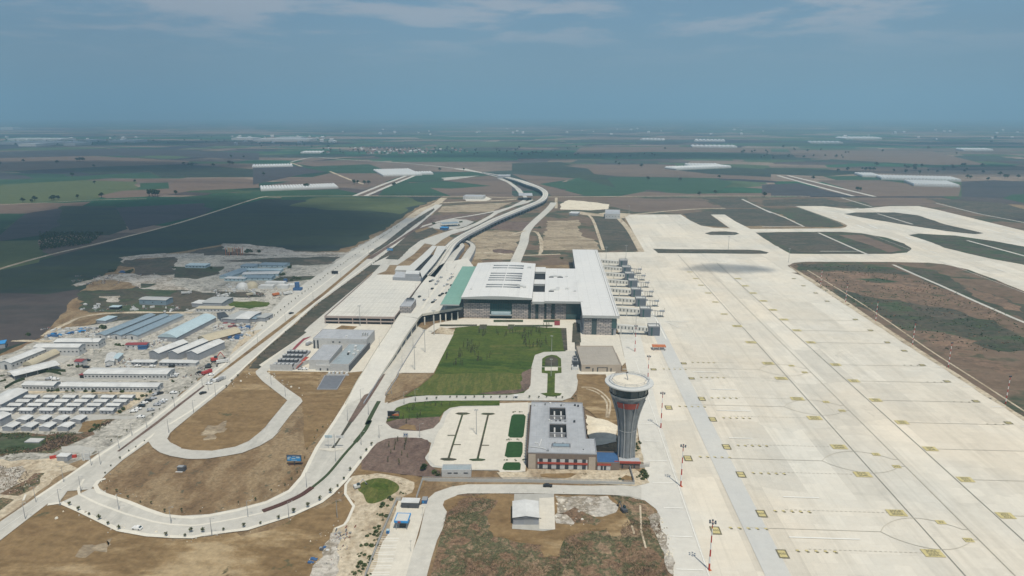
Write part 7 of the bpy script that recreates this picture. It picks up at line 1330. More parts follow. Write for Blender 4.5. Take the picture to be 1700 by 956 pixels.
# vehicles
CW = {'car_white': 'white car', 'car_black': 'black car', 'car_silver': 'silver car', 'car_red': 'red car', 'car_blue': 'blue car', 'van': 'white van'}
def car(kind, px, rz, where, z=0.6, group=None): return place(kind, P(px[0], px[1], z), rz, 1.08, CW[kind] + ' ' + where, group)
car('car_white', (228, 878), 3.0, 'driving on the outer lane of the big loop'); car('car_black', X1(475, 168), 0, 'driving on the service road south of the office block'); car('car_black', B(197, 602), 0.9, 'alone on the right carriageway below the crossing'); car('car_black', D(975, 747), .95, 'alone on the upper expressway carriageway')
car('van', K(1152, 768), 0, 'stopped beside the white booth on the forecourt road') if False else None
for k, (z_, kind, rz, l) in enumerate(((A(775, 460), 'car_white', .5, 'leftmost in front of the red porch dormitory'), (A(815, 460), 'car_white', .5, 'second from the left in front of the red porch dormitory'), (A(1065, 463), 'car_white', .4, 'alone in the middle of the dormitory car park'), (A(1145, 463), 'car_black', .8, 'in the middle of the dormitory car park'), (A(1232, 460), 'car_white', .6, 'right of the black one at the dormitory'), (A(1268, 466), 'car_silver', .6, 'squeezed between white ones at the dormitory'), (A(1300, 470), 'car_white', .5, 'second from the right at the dormitory'), (A(1338, 466), 'car_white', .5, 'rightmost at the dormitory'),
        (A(430, 478), 'car_silver', .2, 'leftmost behind the short office hall'), (A(455, 470), 'car_white', .2, 'behind the short office hall'), (A(490, 480), 'car_white', .2, 'rightmost behind the short office hall'), (A(515, 522), 'car_white', .7, 'between the two lower dormitories'), (A(1505, 452), 'car_white', .2, 'at the right end of the dormitory'), (A(1535, 455), 'car_silver', .2, 'at the right end of the dormitory'), (A(1525, 425), 'car_silver', .2, 'behind the pair at the dormitory end'), (A(1550, 440), 'car_white', 1.0, 'rightmost by the dormitory end'),
        (A(770, 312), 'car_black', .2, 'beside the red roofed guard house'), (A(760, 372), 'car_black', .1, 'behind the roof of the long dormitory'), (A(960, 358), 'car_silver', .8, 'in front of the canteen hall'), (A(1515, 365), 'car_black', .1, 'right of the low white rows'), (A(1345, 365), 'car_white', .1, 'below the right low row'), (A(1215, 362), 'car_white', .1, 'below the left low row'),
        (A(1375, 612), 'car_silver', .9, 'at the head of the roadside line'), (A(1410, 603), 'car_black', .9, 'at the head of the roadside line'), (A(1350, 650), 'car_silver', .9, 'second in the roadside line'), (A(1308, 668), 'car_black', .2, 'dark one in the roadside line'), (A(1248, 715), 'car_black', .1, 'below the others in the roadside line'), (A(1275, 690), 'car_white', .9, 'mid way in the roadside line'), (A(1180, 762), 'car_white', .3, 'lowest left in the roadside line'), (A(1215, 742), 'car_white', .3, 'second lowest in the roadside line'), (A(1530, 598), 'car_white', .1, 'opposite the head of the line'), (A(1445, 668), 'car_white', .4, 'in the outer roadside line'), (A(1385, 705), 'car_silver', .1, 'in the outer roadside line, middle'), (A(1425, 685), 'car_silver', .4, 'just below the white one in the outer line'), (A(1330, 750), 'car_silver', .5, 'near the kerb in the outer line'), (A(1240, 812), 'car_white', .1, 'alone at the bottom of the camp road'),
        (A(965, 110), 'car_white', .1, 'left of the storage hall doors'), (A(1045, 110), 'car_white', .1, 'between the first storage halls'), (A(1100, 112), 'car_silver', .1, 'below the storage hall doors'), (A(1440, 95), 'car_white', .8, 'at the right wall of the storage halls'))):
    car(kind, z_, rz, l)
for k, (z_, kind, rz, l) in enumerate(((B(170, 420), 'car_black', .1, 'left of the red truck by the diggers'), (B(268, 440), 'car_white', .5, 'right of the red truck'), (B(250, 518), 'car_white', .2, 'crossing the median opening'), (B(290, 488), 'car_silver', .9, 'waiting in the median opening'), (B(318, 492), 'van', 1.2, 'waiting in the median opening'), (B(1095, 390), 'car_white', .1, 'parked by the white leaning wall'), (B(1130, 160), 'van', 1.2, 'parked beside the technical centre'), (B(1060, 388), 'car_silver', .2, 'parked left of the white one by the leaning wall'))): car(kind, z_, rz, l)
r_ = random.Random(2)
dl = [(M1(938, 600), 'car_black'), (M1(1050, 530), 'car_black'), (M1(1085, 490), 'car_silver'), (M1(1035, 465), 'car_black'), (M1(1055, 455), 'car_silver'), (M1(1100, 465), 'car_silver'), (M1(980, 630), 'car_silver'), (M1(1055, 650), 'car_black'), (M1(1075, 632), 'car_silver'), (M1(1118, 590), 'car_black'), (M1(1140, 575), 'car_black'), (M1(1160, 505), 'car_white'), (M1(1182, 492), 'car_silver'), (M1(1178, 568), 'car_black'), (M1(1205, 540), 'car_black'), (M1(1220, 500), 'car_black'), (M1(1190, 455), 'car_white'), (M1(1208, 440), 'car_silver'), (M1(1225, 425), 'car_silver'), (M1(1225, 400), 'car_white'), (M1(1128, 430), 'car_silver')]
for k, (z_, kind) in enumerate(dl): place(kind, P(*z_, 9.12), 1.25 + r_.uniform(-.1, .1), 1.08, CW[kind] + ' parked at the kerb islands of the elevated departures deck', CW[kind] + 's on the departures deck')
# excavator, lorries, loader
def machine(px, label, cat, col, rz=0.0, sc=1.0, arm=True):
    t = empty('excavator' if arm else 'truck', P(*px), label, cat, None, rz); t.scale = (sc,) * 3
    if arm:
        MB().box(-1.8, 1.8, -1.4, -.7, 0, .9, 'rubber').obj('track', t); MB().box(-1.8, 1.8, .7, 1.4, 0, .9, 'rubber').obj('track', t)
        MB().box(-1.7, 1.4, -1.2, 1.2, 1.0, 2.2, col).obj('body', t); MB().box(-.2, 1.3, -1.1, -.1, 2.2, 3.2, 'glass').obj('cab', t); mb = MB(); mb.tube((1.2, .4, 2), (3.4, .4, 4.4), .25, .2, col, 6); mb.tube((3.4, .4, 4.4), (5.2, .4, 1.2), .2, .15, col, 6); mb.box(4.8, 5.6, -.1, .9, .3, 1.3, 'dark_steel'); mb.obj('boom', t)
    else:
        MB().box(-4, 1.8, -1.2, 1.2, 1.1, 2.8, col).obj('load_bed', t); MB().box(2.0, 4.0, -1.2, 1.2, .7, 2.9, 'white_metal' if col != 'car_red' else 'car_red').obj('cab', t); MB().box(4.01, 4.06, -1, 1, 1.8, 2.7, 'glass').obj('windscreen', t)
        for x in (-3, -1.6, 2.9):
            for s in (-1, 1): m2 = MB(); m2.tube((0, -.2, 0), (0, .2, 0), .5, .5, 'rubber', 9); o = m2.obj('wheel', t); o.location = (x, s * 1.05, .5)
    return t
machine(B(300, 320), 'red mobile crane parked with its boom raised by the hangars', 'crane', 'mast_red', .7, 1.5); machine(B(245, 375), 'dark wheeled digger below the red crane', 'digger', 'charcoal', .2, 1.2); machine(B(232, 430), 'red truck beside the black car at the yard edge', 'truck', 'car_red', 1.1, 1, False); machine(B(370, 335), 'white bus like lorry right of the red crane', 'truck', 'white_metal', .5, 1.1, False)
machine(B(355, 490), 'white lorry at the right of the median opening', 'truck', 'steel', 1.2, 1, False); machine(B(1135, 175), 'grey truck behind the technical centre yard', 'truck', 'steel', 1.2, .9, False)
machine(S(175, 185), 'white and black digger loader at the round mound', 'digger', 'white_metal', .6, 1.0); machine(X1(1145, 395), 'dark blue machine left in the dry brush', 'machine', 'charcoal', 2.0, 1.0); machine(Cc(1640, 575), 'white lorry on the gravel of the upper yard', 'truck', 'white_metal', .3, 1.1, False); machine(D(60, 572), 'cream lorry near the brush island', 'truck', 'beige_metal', .3, 1.1, False)
machine(D(620, 590), 'cream tipper in the upper yard left of the orange one', 'truck', 'beige_metal', .8, 1.2, False); machine(D(850, 590), 'orange tipper in the upper yard', 'truck', 'orange_steel', .8, 1.2, False); machine(D(945, 580), 'white tipper at the right of the orange one', 'truck', 'white_metal', .8, 1.2, False); machine(D(385, 600), 'white silo truck beside the brush island', 'truck', 'white_metal', 1.2, 1.1, False)
p = P(*D(1030, 540)); t = empty('blue_tank', p, 'cobalt blue batching tank at the right of the upper yard', 'tank'); MB().tube((0, 0, 3), (0, 0, 9), 2.6, 2.6, 'blue_roof', 12).obj('tank', t); MB().box(-4, 5, -3, 3, 0, 3, 'blue_roof').obj('frame', t)
p = P(*D(925, 470)); t = empty('blue_tank', p, 'smaller cobalt blue tank in the green patch', 'tank'); MB().tube((0, 0, 0), (0, 0, 4), 2.2, 2.2, 'blue_roof', 12).obj('tank', t)
p = P(*D(400, 235)); t = empty('batching_plant', p, 'rusty steel batching frame on the far gravel', 'plant'); mb = MB(); [mb.tube((x, y, 0), (x, y, 11), .4, .4, 'orange_steel', 4) for x in (0, 5, 10, 16, 21) for y in (0, 6)]; mb.obj('frame', t); MB().box(2, 9, 1, 5, 5, 11, 'beige_metal').obj('hopper', t); MB().box(12, 19, 1, 5, 4, 9, 'brown_wall').obj('hopper', t)
for k, ((x, y), c_, l) in enumerate(((A(470, 95), 'blue_roof', 'blue tarpaulin heap furthest left by the dirt road'), (A(530, 80), 'bright_blue', 'bright blue tarpaulin heap beside the dirt road'), (A(660, 70), 'blue_roof', 'large blue tarpaulin heap left of the storage halls'), (A(690, 55), 'bright_blue', 'blue tarpaulin heap touching the large one'), (A(780, 35), 'blue_roof', 'blue tarpaulin heap behind the others'), (B(440, 120), 'blue_roof', 'blue sheet pile behind the white hangars'), (B(480, 100), 'bright_blue', 'bright blue sheet pile by the expressway bank'), (D(480, 860), 'red_roof', 'dark red scrap pile in the workshop yard'), (D(530, 900), 'steel', 'grey scrap pile below the red one'), (D(440, 830), 'red_roof', 'dark red container heap left in the workshop yard'), (D(560, 880), 'blue_roof', 'blue drum pile at the workshop yard'), (B(420, 60), 'white_metal', 'white sheet pile behind the hangars'), (Cc(1090, 385), 'blue_roof', 'long blue heap beside the far dark field'), ((518, 935), 'blue_roof', 'blue barrels at the lower edge of the brown slope'), ((536, 914), 'blue_roof', 'small blue barrels above the lower ones'))):
    p = P(x, y); t = empty('material_heap', p, l, 'heap'); mb = MB(); rr = random.Random(k); t.scale = (.4, .5, .6) if y > 900 else (1, 1, 1) 
    for q in range(7): a = rr.uniform(0, 6); w_, d_, h_ = rr.uniform(2, 5), rr.uniform(1.5, 3), rr.uniform(.6, 2.2); x0 = rr.uniform(-6, 5); y0 = rr.uniform(-4, 4); mb.box(x0, x0 + w_, y0, y0 + d_, 0, h_, c_ if rr.random() < .65 else rr.choice(('steel', 'white_metal', 'charcoal')))
    mb.obj('pile', t)
rr = random.Random(77)
JG = 'scattered small crates in the camp yards'
def crate():
    t = empty('site_crate', (0, 0, 0), '', 'crate'); MB().box(-1, 1, -.8, .8, 0, 1.6, 'white_metal').obj('box', t); return t
BUILD['crate'] = crate
for z_, x0, x1, y0, y1, n in ((D, 330, 660, 800, 950, 30), (B, 300, 560, 10, 140, 22), (D, 400, 700, 480, 560, 22), (A, 950, 1180, 300, 380, 10), (Cc, 700, 880, 670, 730, 10), (Cc, 1150, 1700, 690, 740, 14), (A, 380, 900, 30, 130, 24), (D, 280, 480, 540, 620, 12), (A, 1100, 1500, 140, 220, 10)):
    for _ in range(n): p = P(*z_(rr.uniform(x0, x1), rr.uniform(y0, y1))); place('crate', p, rr.uniform(0, 3), (rr.uniform(.5, 2.2), rr.uniform(.5, 1.4), rr.uniform(.5, 1.5)), 'pale crate or small container lying in a work yard of the camp', JG)
def debris():
    t = empty('debris_pile', (0, 0, 0), '', 'debris'); mb = MB(); r_ = random.Random(4)
    for _ in range(9): x, y, s_ = r_.uniform(-1.6, 1.6), r_.uniform(-1.2, 1.2), r_.uniform(.2, .6); mb.tube((x, y, 0), (x + r_.uniform(-1, 1), y + r_.uniform(-1, 1), s_ * 1.8), s_ * .6, s_ * .3, r_.choice(('charcoal', 'brown_wall', 'steel', 'house_red')), 5)
    mb.obj('pile', t); return t
BUILD['debris'] = debris
for z_, x0, x1, y0, y1, n in ((D, 330, 660, 800, 950, 24), (B, 300, 560, 10, 140, 20), (D, 400, 1000, 480, 620, 24), (A, 950, 1180, 300, 380, 8), (Cc, 700, 1700, 670, 740, 24), (A, 380, 900, 30, 130, 20), (D, 280, 480, 540, 620, 8), (A, 1100, 1700, 120, 220, 14), (Cc, 600, 1250, 400, 500, 18), (D, 350, 1000, 290, 440, 16), (A, 1560, 1800, 300, 480, 8), (S, -60, 120, 560, 900, 10)):
    for _ in range(n): p = P(*z_(rr.uniform(x0, x1), rr.uniform(y0, y1))); place('debris', p, rr.uniform(0, 3), (rr.uniform(.6, 2.4), rr.uniform(.6, 1.6), rr.uniform(.6, 1.4)), 'dark pile of scrap and timber lying in a work yard of the camp', 'scrap piles of the camp')
# trees
def trees(pts, kind, label, group, s=1.0, var=.2, seed=1):
    rr = random.Random(seed)
    for x, y in pts: place(kind, P(x, y), rr.uniform(0, 6.28), s * rr.uniform(1 - var, 1 + var), label, group)
def along(px, step, off=0.0, seed=0, skip=.1):
    rr = random.Random(seed); pts = [P(*q) for q in px]; o = []; acc = off
    for a, b in zip(pts[:-1], pts[1:]):
        L_ = (b - a).length
        while acc < L_:
            if rr.random() > skip: o.append(a + (b - a) * (acc / L_) + Vector((rr.uniform(-.6, .6), rr.uniform(-.6, .6), 0)))
            acc += step
        acc -= L_
    return o
def trees3(pts, kind, label, group, s=1.0, var=.2, seed=1):
    rr = random.Random(seed)
    for p in pts: place(kind, p, rr.uniform(0, 6.28), s * rr.uniform(1 - var, 1 + var), label, group)
trees([Fz(*q) for q in ((615, 345), (695, 390), (790, 430), (875, 470), (955, 515), (1050, 555), (1468, 615), (1635, 620))] + [G(*q) for q in ((95, 985), (200, 985), (380, 970), (560, 940), (705, 915), (865, 870), (1000, 815), (1125, 765), (1230, 705), (1325, 640), (1385, 585), (1440, 520), (1495, 440), (1590, 340), (1640, 270), (1685, 220))], 'young_tree', 'young round street tree on the outer verge of the big loop', 'street trees outside the big loop', .7, .25, 3)
trees([E_(*q) for q in ((1275, 180), (1200, 235), (1137, 270), (1060, 335), (980, 400), (930, 465), (945, 600), (1030, 625), (1130, 680), (1240, 720), (1335, 730), (1455, 800), (1605, 805))] + [G(*q) for q in ((10, 790), (175, 800), (510, 720), (660, 700), (800, 615), (920, 570), (980, 520), (1030, 460), (1095, 330), (1115, 250), (1180, 150), (1205, 90), (1255, 60))], 'young_tree', 'small dark tree on the inner verge of the big loop', 'street trees inside the big loop', .45, .25, 4)
trees3(along([(372, 647), (486, 544), (524, 510), (618, 440), (660, 408)], 10.5, 3, 1), 'young_tree', 'small tree on the right verge of the expressway', 'trees right of the expressway', .55, .2, 5)
trees3(along([(418, 556), (500, 490), (560, 445), (618, 406), (664, 374)], 10.5, 3, 2), 'young_tree', 'small tree on the left verge of the expressway', 'trees left of the expressway', .55, .2, 6)
trees3(along([(250, 694), (330, 628)], 9, 3, 3) + along([(180, 738), (245, 694)], 14, 3, 3), 'young_tree', 'small tree between the expressway and the prefab camp', 'trees at the camp side of the expressway', .5, .2, 6)
trees([K(*q) for q in ((570, 755), (630, 752), (708, 760), (783, 752), (865, 752), (930, 755), (1010, 755), (1068, 752), (1270, 755), (1353, 755), (1420, 750), (1505, 755), (1560, 757), (450, 765), (365, 770))], 'young_tree', 'small round tree along the kerb of the forecourt road', 'trees along the forecourt road', .6, .1, 7)
trees([V(*q) for q in ((85, 165), (158, 165), (40, 462), (130, 465), (0, 690), (103, 692), (195, 685), (20, 470))], 'bush', 'round dark shrub at the corner of the hedged lawn beds', 'shrubs by the lawn beds', .7, .1, 8)
rr = random.Random(12); L1 = []
for cx_, cy_, sx_, sy_, n in ((740, 300, 60, 40, 16), (770, 340, 40, 40, 10), (660, 370, 18, 45, 8), (610, 450, 20, 20, 4), (660, 440, 25, 25, 5), (820, 420, 35, 40, 8), (925, 385, 12, 15, 2), (870, 180, 50, 20, 8), (985, 180, 12, 20, 3), (1070, 200, 12, 20, 3), (1120, 190, 20, 20, 4), (1230, 200, 60, 35, 18), (1350, 160, 60, 30, 10), (1420, 130, 30, 15, 5), (1240, 280, 40, 30, 8), (1330, 290, 60, 30, 12), (1390, 270, 30, 30, 5), (530, 390, 25, 20, 5)):
    for _ in range(n): L1.append(K(rr.gauss(cx_, sx_ * .6), rr.gauss(cy_, sy_ * .6)))
trees([q for q in L1 if 541 < q[1] < 612 and q[0] < 934 and q[0] > 725], 'sapling', 'slender dark sapling in the groups planted on the big forecourt lawn', 'saplings on the forecourt lawn', 1.15, .2, 9)
trees([Q(*q) for q in ((500, 150), (520, 170), (560, 145), (590, 50), (690, 95), (640, 205), (755, 90), (805, 100), (870, 90), (520, 250), (490, 290), (455, 240), (610, 240), (960, 90), (575, 110))], 'sapling', 'slender sapling on the green verge beside the dark billboard', 'saplings on the green verge', 1.1, .2, 10)
trees([Q(*q) for q in ((300, 545), (370, 520), (395, 490), (360, 580), (470, 575), (440, 640), (410, 740), (500, 660), (480, 520), (290, 710), (320, 620), (490, 480))], 'sapling', 'slender sapling on the dark ploughed bed left of the parking lot', 'saplings on the dark bed', 1.1, .2, 11)
trees([Q(*q) for q in ((1000, 470), (985, 510), (1020, 400), (970, 560), (955, 600), (1050, 310), (1075, 250), (1290, 510), (1310, 440), (1330, 330), (1270, 600), (1350, 260), (945, 370), (1365, 490))] + [Q(*q) for q in ((870, 667), (910, 667), (980, 667), (1010, 667), (1190, 677), (1230, 677), (1290, 677), (1330, 677), (1040, 173), (1140, 173), (1320, 178), (1420, 178))], 'bush', 'small shrub on a planted island of the parking lot', 'shrubs on the parking islands', .38, .2, 12)
trees([U(*q) for q in ((590, 670), (680, 670), (780, 680), (850, 680), (780, 710), (850, 715), (620, 640), (720, 640))], 'bush', 'small bush in the dry earth behind the office block', 'bushes behind the office block', .5, .2, 13)
trees([A(*q) for q in ((440, 585), (500, 582), (600, 583), (670, 583), (765, 585), (830, 585), (930, 575), (990, 585), (1090, 590), (1160, 588), (1320, 592), (1270, 630), (1210, 660), (975, 775), (1090, 745), (1060, 770), (1040, 180), (1080, 185), (850, 895), (880, 885), (810, 935), (620, 360), (700, 370), (40, 490), (10, 500), (20, 450), (740, 665), (1525, 500))], 'bush', 'round green bush around the dormitories and prefab grid of the camp', 'bushes in the camp', 1.25, .3, 14)
trees([S(*q) for q in ((215, 940), (180, 930), (140, 940), (240, 890), (200, 870), (250, 860), (350, 650), (360, 610), (340, 590), (380, 590), (370, 540), (340, 540), (400, 470), (370, 430), (420, 440), (430, 350), (400, 345), (470, 290), (455, 285), (320, 700), (240, 700), (270, 610), (560, 235), (590, 240), (290, 820), (230, 780), (190, 790), (160, 960), (270, 960))], 'bush', 'low green bush beside the fence of the checkpoint lanes', 'bushes along the lane fence', 1.0, .3, 15)
trees([V(*q) for q in ((1410, 520), (1450, 500), (1430, 560), (1480, 810), (1500, 800), (1460, 840), (1440, 870), (1510, 850), (1490, 890), (1530, 870), (1250, 900), (1400, 590))], 'bush', 'bush on the stony verge right of the control tower', 'bushes near the control tower', 1.0, .3, 16)
place('big_tree', P(*Q(680, 800)), 0, .42, 'dusty olive tree between the dark bed and the white kiosk'); place('bush', P(*Q(810, 840)), 0, 1.7, 'autumn coloured bush at the corner of the white kiosk')
trees([NA(*q) for q in ((240, 550), (490, 565), (510, 535), (1060, 165), (1070, 160), (1290, 585), (1510, 895))] + [D(*q) for q in ((610, 385), (960, 345), (1010, 440), (980, 455), (1040, 445), (270, 350), (580, 210), (620, 205), (600, 195), (690, 205), (760, 440), (900, 410))] + [Cc(*q) for q in ((970, 380), (1130, 390), (1150, 380), (1000, 375), (1540, 350), (910, 880), (250, 940))], 'bush', 'dark bush or low tree in the rough land around the work yards', 'bushes in the rough land', 1.9, .3, 17)
FT = [(253, 326, 1.7), (248, 326, 1.6), (258, 327, 1.6), (262, 326, 1.4), (38, 336, 1.0), (58, 334, 1.1), (53, 337, .8), (90, 332, 1.1), (97, 332, 1.0), (86, 333, 1.0), (128, 268, 1.5), (133, 268, 1.6), (138, 268, 1.5), (95, 272, 1.3), (39, 269, 1.1), (156, 278, 1.0), (120, 293, 1.3), (157, 305, .9), (224, 303, .9), (169, 328, 1.2), (129, 329, .8), (292, 323, .9), (305, 274, 1.1), (313, 277, 1.4), (319, 277, 1.3), (354, 277, 1.3), (381, 274, 1.6), (386, 274, 1.4), (0, 275, 1.5), (384, 262, 1.2), (405, 262, 1.0), (510, 312, 1.2), (507, 312, 1.0), (588, 306, 1.2), (594, 305, 1.0), (605, 306, 1.0), (612, 306, 1.0), (438, 291, 1.0), (545, 246, 1.6), (730, 284, 1.2), (770, 283, .9), (655, 308, .9), (653, 309, .8), (1022, 272, 1.1), (1065, 278, 1.3), (1083, 258, 1.2), (1070, 257, 1.0), (1087, 260, 1.2), (1024, 263, 1.0), (1046, 262, 1.2), (1104, 248, 1.2), (1028, 275, 1.2), (1076, 300, 1.2), (1129, 301, 1.1), (1194, 296, 1.0), (1187, 322.5, 1.0), (1161, 325, 1.0), (1269, 326, 1.0), (1269, 326, .8), (1235, 253, 1.5), (1248, 254, 1.3), (1232, 255, 1.3), (1168, 244, 1.3), (1300, 246, 1.6), (1308, 263, 1.3), (1350, 298, 1.1), (1423, 317, 1.0), (1428, 317, .9), (1407, 284, 1.3), (1437, 284, 1.3), (1444, 284, 1.4), (1450, 284, 1.2), (1455, 276, 1.5), (1465, 252, 1.2), (1541, 248, 1.6), (1391, 285, 1.0), (1502, 278, 1.2), (1518, 278, 1.2), (1530, 278, 1.2), (1606, 296, 1.2), (1611, 297, 1.0), (1588, 256, 1.0), (1668, 296, 1.3), (1672, 296, 1.2), (1690, 296, 1.2), (1652, 230, 2), (1645, 238, 1.8), (957, 246, 1.2), (942, 248, 1.0), (1660, 292, 1.2), (1640, 300, 1.0), (884, 256, 1.6), (890, 256, 1.4), (862, 247, 1.4), (855, 257, 1.3)]
for x, y, s in FT: place('big_tree', P(x, y), rr.uniform(0, 6), s * rr.uniform(.9, 1.1), 'dark round tree standing in the farm fields beyond the airport', 'trees in the far fields')
for k in range(170):
    x0, x1, y0, y1 = rr.choice(((535, 760, 247, 257), (535, 760, 248, 256), (560, 760, 246, 256), (0, 180, 232, 242), (395, 560, 236, 246), (760, 860, 248, 262), (150, 420, 226, 240), (850, 1000, 252, 262), (1250, 1420, 248, 270), (1430, 1640, 275, 290)))
    place('big_tree', P(rr.uniform(x0, x1), rr.uniform(y0, y1)), rr.uniform(0, 6), rr.uniform(.8, 1.3), 'dark round tree standing in the farm fields beyond the airport', 'trees in the far fields')
def vhouse(m_, rf_):
    def f():
        t = empty('village_house', (0, 0, 0), '', 'house'); MB().box(-6, 6, -5, 5, 0, 6, m_).obj('wall', t); MB().add([(-6.5, -5.5, 6), (6.5, -5.5, 6), (6.5, 5.5, 6), (-6.5, 5.5, 6), (-6.5, 0, 8.5), (6.5, 0, 8.5)], [(0, 1, 5, 4), (3, 4, 5, 2), (0, 4, 3), (1, 2, 5)], rf_).obj('roof', t); return t
    return f
BUILD['vh1'] = vhouse('house_pale', 'house_red'); BUILD['vh2'] = vhouse('white_wall', 'white_metal')
for k in range(190):
    b_ = rr.random()
    if b_ < .62: q = (rr.gauss(650, 45), rr.uniform(246, 256)); kk = 'vh1' if rr.random() < .8 else 'vh2'
    else: x0, x1, y0, y1 = rr.choice(((0, 230, 228, 238), (380, 560, 226, 240), (560, 900, 214, 226), (900, 1300, 214, 224), (1400, 1700, 216, 232))); q = (rr.uniform(x0, x1), rr.uniform(y0, y1)); kk = 'vh2'
    s = rr.uniform(.6, 1.15) * (1 if q[1] > 243 else 1.9); place(kk, P(*q), rr.uniform(-.5, .5), s, 'house with reddish roof in a far village' if kk == 'vh1' else 'white walled and roofed house scattered over the far plain', 'red roofed village houses' if kk == 'vh1' else 'white houses of the far plain')
# olive grove rows beside the dirt road on the far left
gv = MB(); rr = random.Random(31)
for i in range(26):
    for j in range(9):
        u = (i + rr.uniform(-.2, .2)) / 26; v_ = (j + rr.uniform(-.2, .2)) / 9
        x = 68 + u * (175 - 68) * (1 - .25 * v_); y = 388 + v_ * (418 - 388) - u * v_ * 12
        p = P(x, y); gv.blob((p.x, p.y, 2.2), 2.4, 'leaf_dark', 10, 1.1, .8, rr)
gv.obj('orchard_rows', kind='stuff', label='dense dark orchard rows beside the dirt road at the left', category='orchard')
# dry brush: low twiggy ground cover with height, over the rough plots
def inpoly(x, y, q):
    c = False; j = len(q) - 1
    for i in range(len(q)):
        if (q[i][1] > y) != (q[j][1] > y) and x < (q[j][0] - q[i][0]) * (y - q[i][1]) / (q[j][1] - q[i][1]) + q[i][0]: c = not c
        j = i
    return c
def brush(name, polys, n, mats, leaf, hmax, seed, holes=(), th=-.15, sc=.06, thr=3):
    rr = random.Random(seed); mb = MB()
    for px in polys:
        q = [P(*p).xy for p in px]; hq = [[P(*p).xy for p in h] for h in holes]; xs = [p.x for p in q]; ys = [p.y for p in q]; k = 0; tries = 0
        while k < n and tries < n * 6:
            tries += 1; x = rr.uniform(min(xs), max(xs)); y = rr.uniform(min(ys), max(ys))
            if not inpoly(x, y, q) or any(inpoly(x, y, h) for h in hq): continue
            w = mnoise.noise(Vector((x * sc, y * sc, seed)))
            if w < th: continue
            m_ = mats[min(len(mats) - 1, int((mnoise.noise(Vector((x * .05, y * .05, seed + 7))) * .9 + .5) * len(mats)))] if rr.random() < .8 else rr.choice(mats)
            hh = rr.uniform(.2, 1) * hmax * (1 + w)
            for _ in range(thr):
                d = Vector((rr.uniform(-1, 1), rr.uniform(-1, 1), rr.uniform(.4, 1.4))).normalized() * hh; s = Vector((rr.uniform(-1, 1), rr.uniform(-1, 1), rr.uniform(-.2, .2))) * leaf; b0 = Vector((x + rr.uniform(-.4, .4), y + rr.uniform(-.4, .4), .4)); mb.add([b0 - s, b0 + s, b0 + d + s * .4, b0 + d - s * .2], [(0, 1, 2, 3)], m_)
            k += 1
    o = mb.obj(name, kind='stuff'); return o
plot = zp(S, (945, 480), (990, 300), (1070, 243), (1560, 232)) + zp(X1, (530, 240), (1000, 250), (1320, 300), (1430, 400), (1500, 680), (1580, 956), (1600, 1020)) + zp(S, (820, 1020), (900, 640))
clr = zp(S, (960, 300), (1060, 245), (1560, 235)) + zp(X1, (530, 240), (1010, 245), (1090, 290), (1100, 340), (1180, 420), (1190, 480), (1130, 530), (1130, 610), (1030, 610), (990, 545), (760, 570), (600, 640), (580, 780), (440, 790), (420, 680), (0, 610)) + zp(S, (1330, 480), (1330, 440), (1400, 300), (1350, 270), (1150, 260), (1040, 330), (960, 390))
brush('dry_brush', [plot], 17000, ['leaf_brush', 'leaf_brush', 'leaf_bush', 'bark', 'leaf_brush', 'leaf_bush'], .12, .75, 5, [clr], -.3)
for px, l in ((zp(A, (350, 425), (440, 418), (540, 440)), 'dark green net fence above the car park office'), (zp(A, (45, 565), (130, 515), (220, 482)), 'dark net fence left of the short office hall'), (zp(A, (400, 405), (580, 412)), 'dark site fence behind the car park')): raised('net_fence', px, .3, 2.2, 'hedge', kind=None, label=l, category='fence')
brush('dry_brush', [zp(A, (-200, 965), (700, 950), (1010, 835), (840, 960), (600, 1060), (480, 1110), (100, 1140), (-200, 1240))], 1500, ['leaf_brush', 'leaf_bush', 'bark'], .3, 1.0, 6)
brush('dry_brush', [zp(E_, (-100, 460), (0, 390), (210, 430), (400, 450), (330, 540), (180, 640), (0, 640), (-100, 800))], 700, ['leaf_brush', 'bark', 'leaf_bush'], .14, .8, 7)
brush('dry_brush', [zp(R2, (-350, 200), (300, 215), (900, 380), (1700, 700), (1900, 1000), (1000, 960), (0, 500))], 1200, ['leaf_brush', 'leaf_bush', 'leaf_dark'], .8, 1.0, 8)
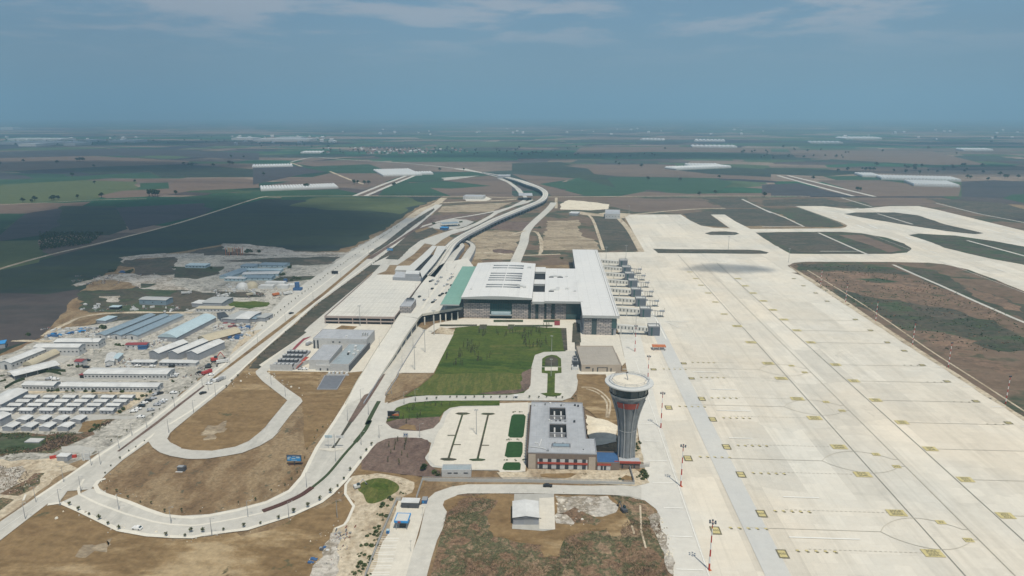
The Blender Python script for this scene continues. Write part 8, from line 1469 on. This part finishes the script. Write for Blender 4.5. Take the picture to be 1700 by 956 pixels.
# stones and clods scattered at the verges
sb = MB(); rr = random.Random(44)
for px, n, w in (([(100, 838), (195, 884), (290, 896), (412, 882), (531, 838), (571, 802), (588, 777)], 60, 5), ([(246, 728), (166, 790), (166, 806), (245, 840), (301, 850), (394, 838), (479, 807), (511, 760), (554, 694), (603, 612)], 90, 5), ([(300, 660), (262, 712)], 10, 3), (zp(S, (0, 560), (-60, 700), (-20, 900)), 90, 9), (zp(X1, (560, 300), (900, 380), (700, 480)), 60, 7), (zp(X1, (1450, 420), (1560, 800)), 60, 3), (zp(B, (660, 405), (440, 540)), 10, 3), (zp(B, (760, 410), (1070, 640)), 40, 4), (zp(E_, (0, 460), (300, 520), (100, 620)), 70, 8)):
    pts = [P(*q) for q in px]
    for _ in range(n):
        i = rr.randrange(len(pts) - 1); p = pts[i].lerp(pts[i + 1], rr.random()); x = p.x + rr.gauss(0, w * .6); y = p.y + rr.gauss(0, w * .6); s = (rr.uniform(.12, .5) if rr.random() < .85 else rr.uniform(.5, 1.0)) * (.5 if n in (70, 90) else 1)
        r0 = [Vector((math.cos(k * 1.257) * s * rr.uniform(.7, 1.3), math.sin(k * 1.257) * s * rr.uniform(.6, 1.2), 0)) for k in range(5)]
        sb.add([(x + v.x, y + v.y, .3) for v in r0] + [(x + v.x * .6, y + v.y * .6, .4 + s * .8) for v in r0], [(k, (k + 1) % 5, 5 + (k + 1) % 5, 5 + k) for k in range(5)] + [(5, 6, 7, 8, 9)], rr.choice(('sand', 'rubble_pale', 'kerb')))
sb.obj('rubble', kind='stuff')
# low ruin of concrete blocks and sand heap
for k, (x, y, s) in enumerate((V(1000, 330) + (5,), V(1110, 330) + (3.6,), V(930, 260) + (3.2,))):
    t = empty('sand_heap', P(x, y), ('broad cream sand heap behind the office block', 'smaller cream sand heap near the tower foot', 'low cream sand heap behind the first one')[k], 'sand heap'); mb = MB(); mb.smooth = True; n = 20; rr2 = random.Random(k); vs = []
    for r_i, (rad, z_) in enumerate(((1.25, .2), (1, .5), (.6, .9), (.25, 1.15))):
        for i in range(n): an = 2 * math.pi * i / n; f = rad * s * (1 + .2 * mnoise.noise(Vector((math.cos(an) * 2, math.sin(an) * 2, k)))); vs.append((f * math.cos(an) * 1.2, f * math.sin(an), z_ * s * .28))
    mb.add(vs, [(a * n + i, a * n + (i + 1) % n, (a + 1) * n + (i + 1) % n, (a + 1) * n + i) for a in range(3) for i in range(n)] + [tuple(range(3 * n, 4 * n))], 'sand'); mb.obj('mound', t)
# ------------------------------------------------------------------ haze
hb = MB(); hb.box(-33000, 33000, -3200, 53000, -3, 760, 'white_wall'); hz_ = hb.obj('haze', kind='stuff')
hm_ = bpy.data.materials.new('haze'); hm_.use_nodes = True; tt = hm_.node_tree; tt.nodes.clear(); oo = tt.nodes.new('ShaderNodeOutputMaterial'); pv = tt.nodes.new('ShaderNodeVolumePrincipled')
pv.inputs['Color'].default_value = (0.42, 0.72, 0.94, 1); pv.inputs['Density'].default_value = HAZE; pv.inputs['Anisotropy'].default_value = 0.2; tt.links.new(pv.outputs[0], oo.inputs['Volume'])
hz_.data.materials.clear(); hz_.data.materials.append(hm_)
# protos that were built but never placed
for k, v in PROTO.items():
    if v[1]: bpy.data.objects.remove(v[0])
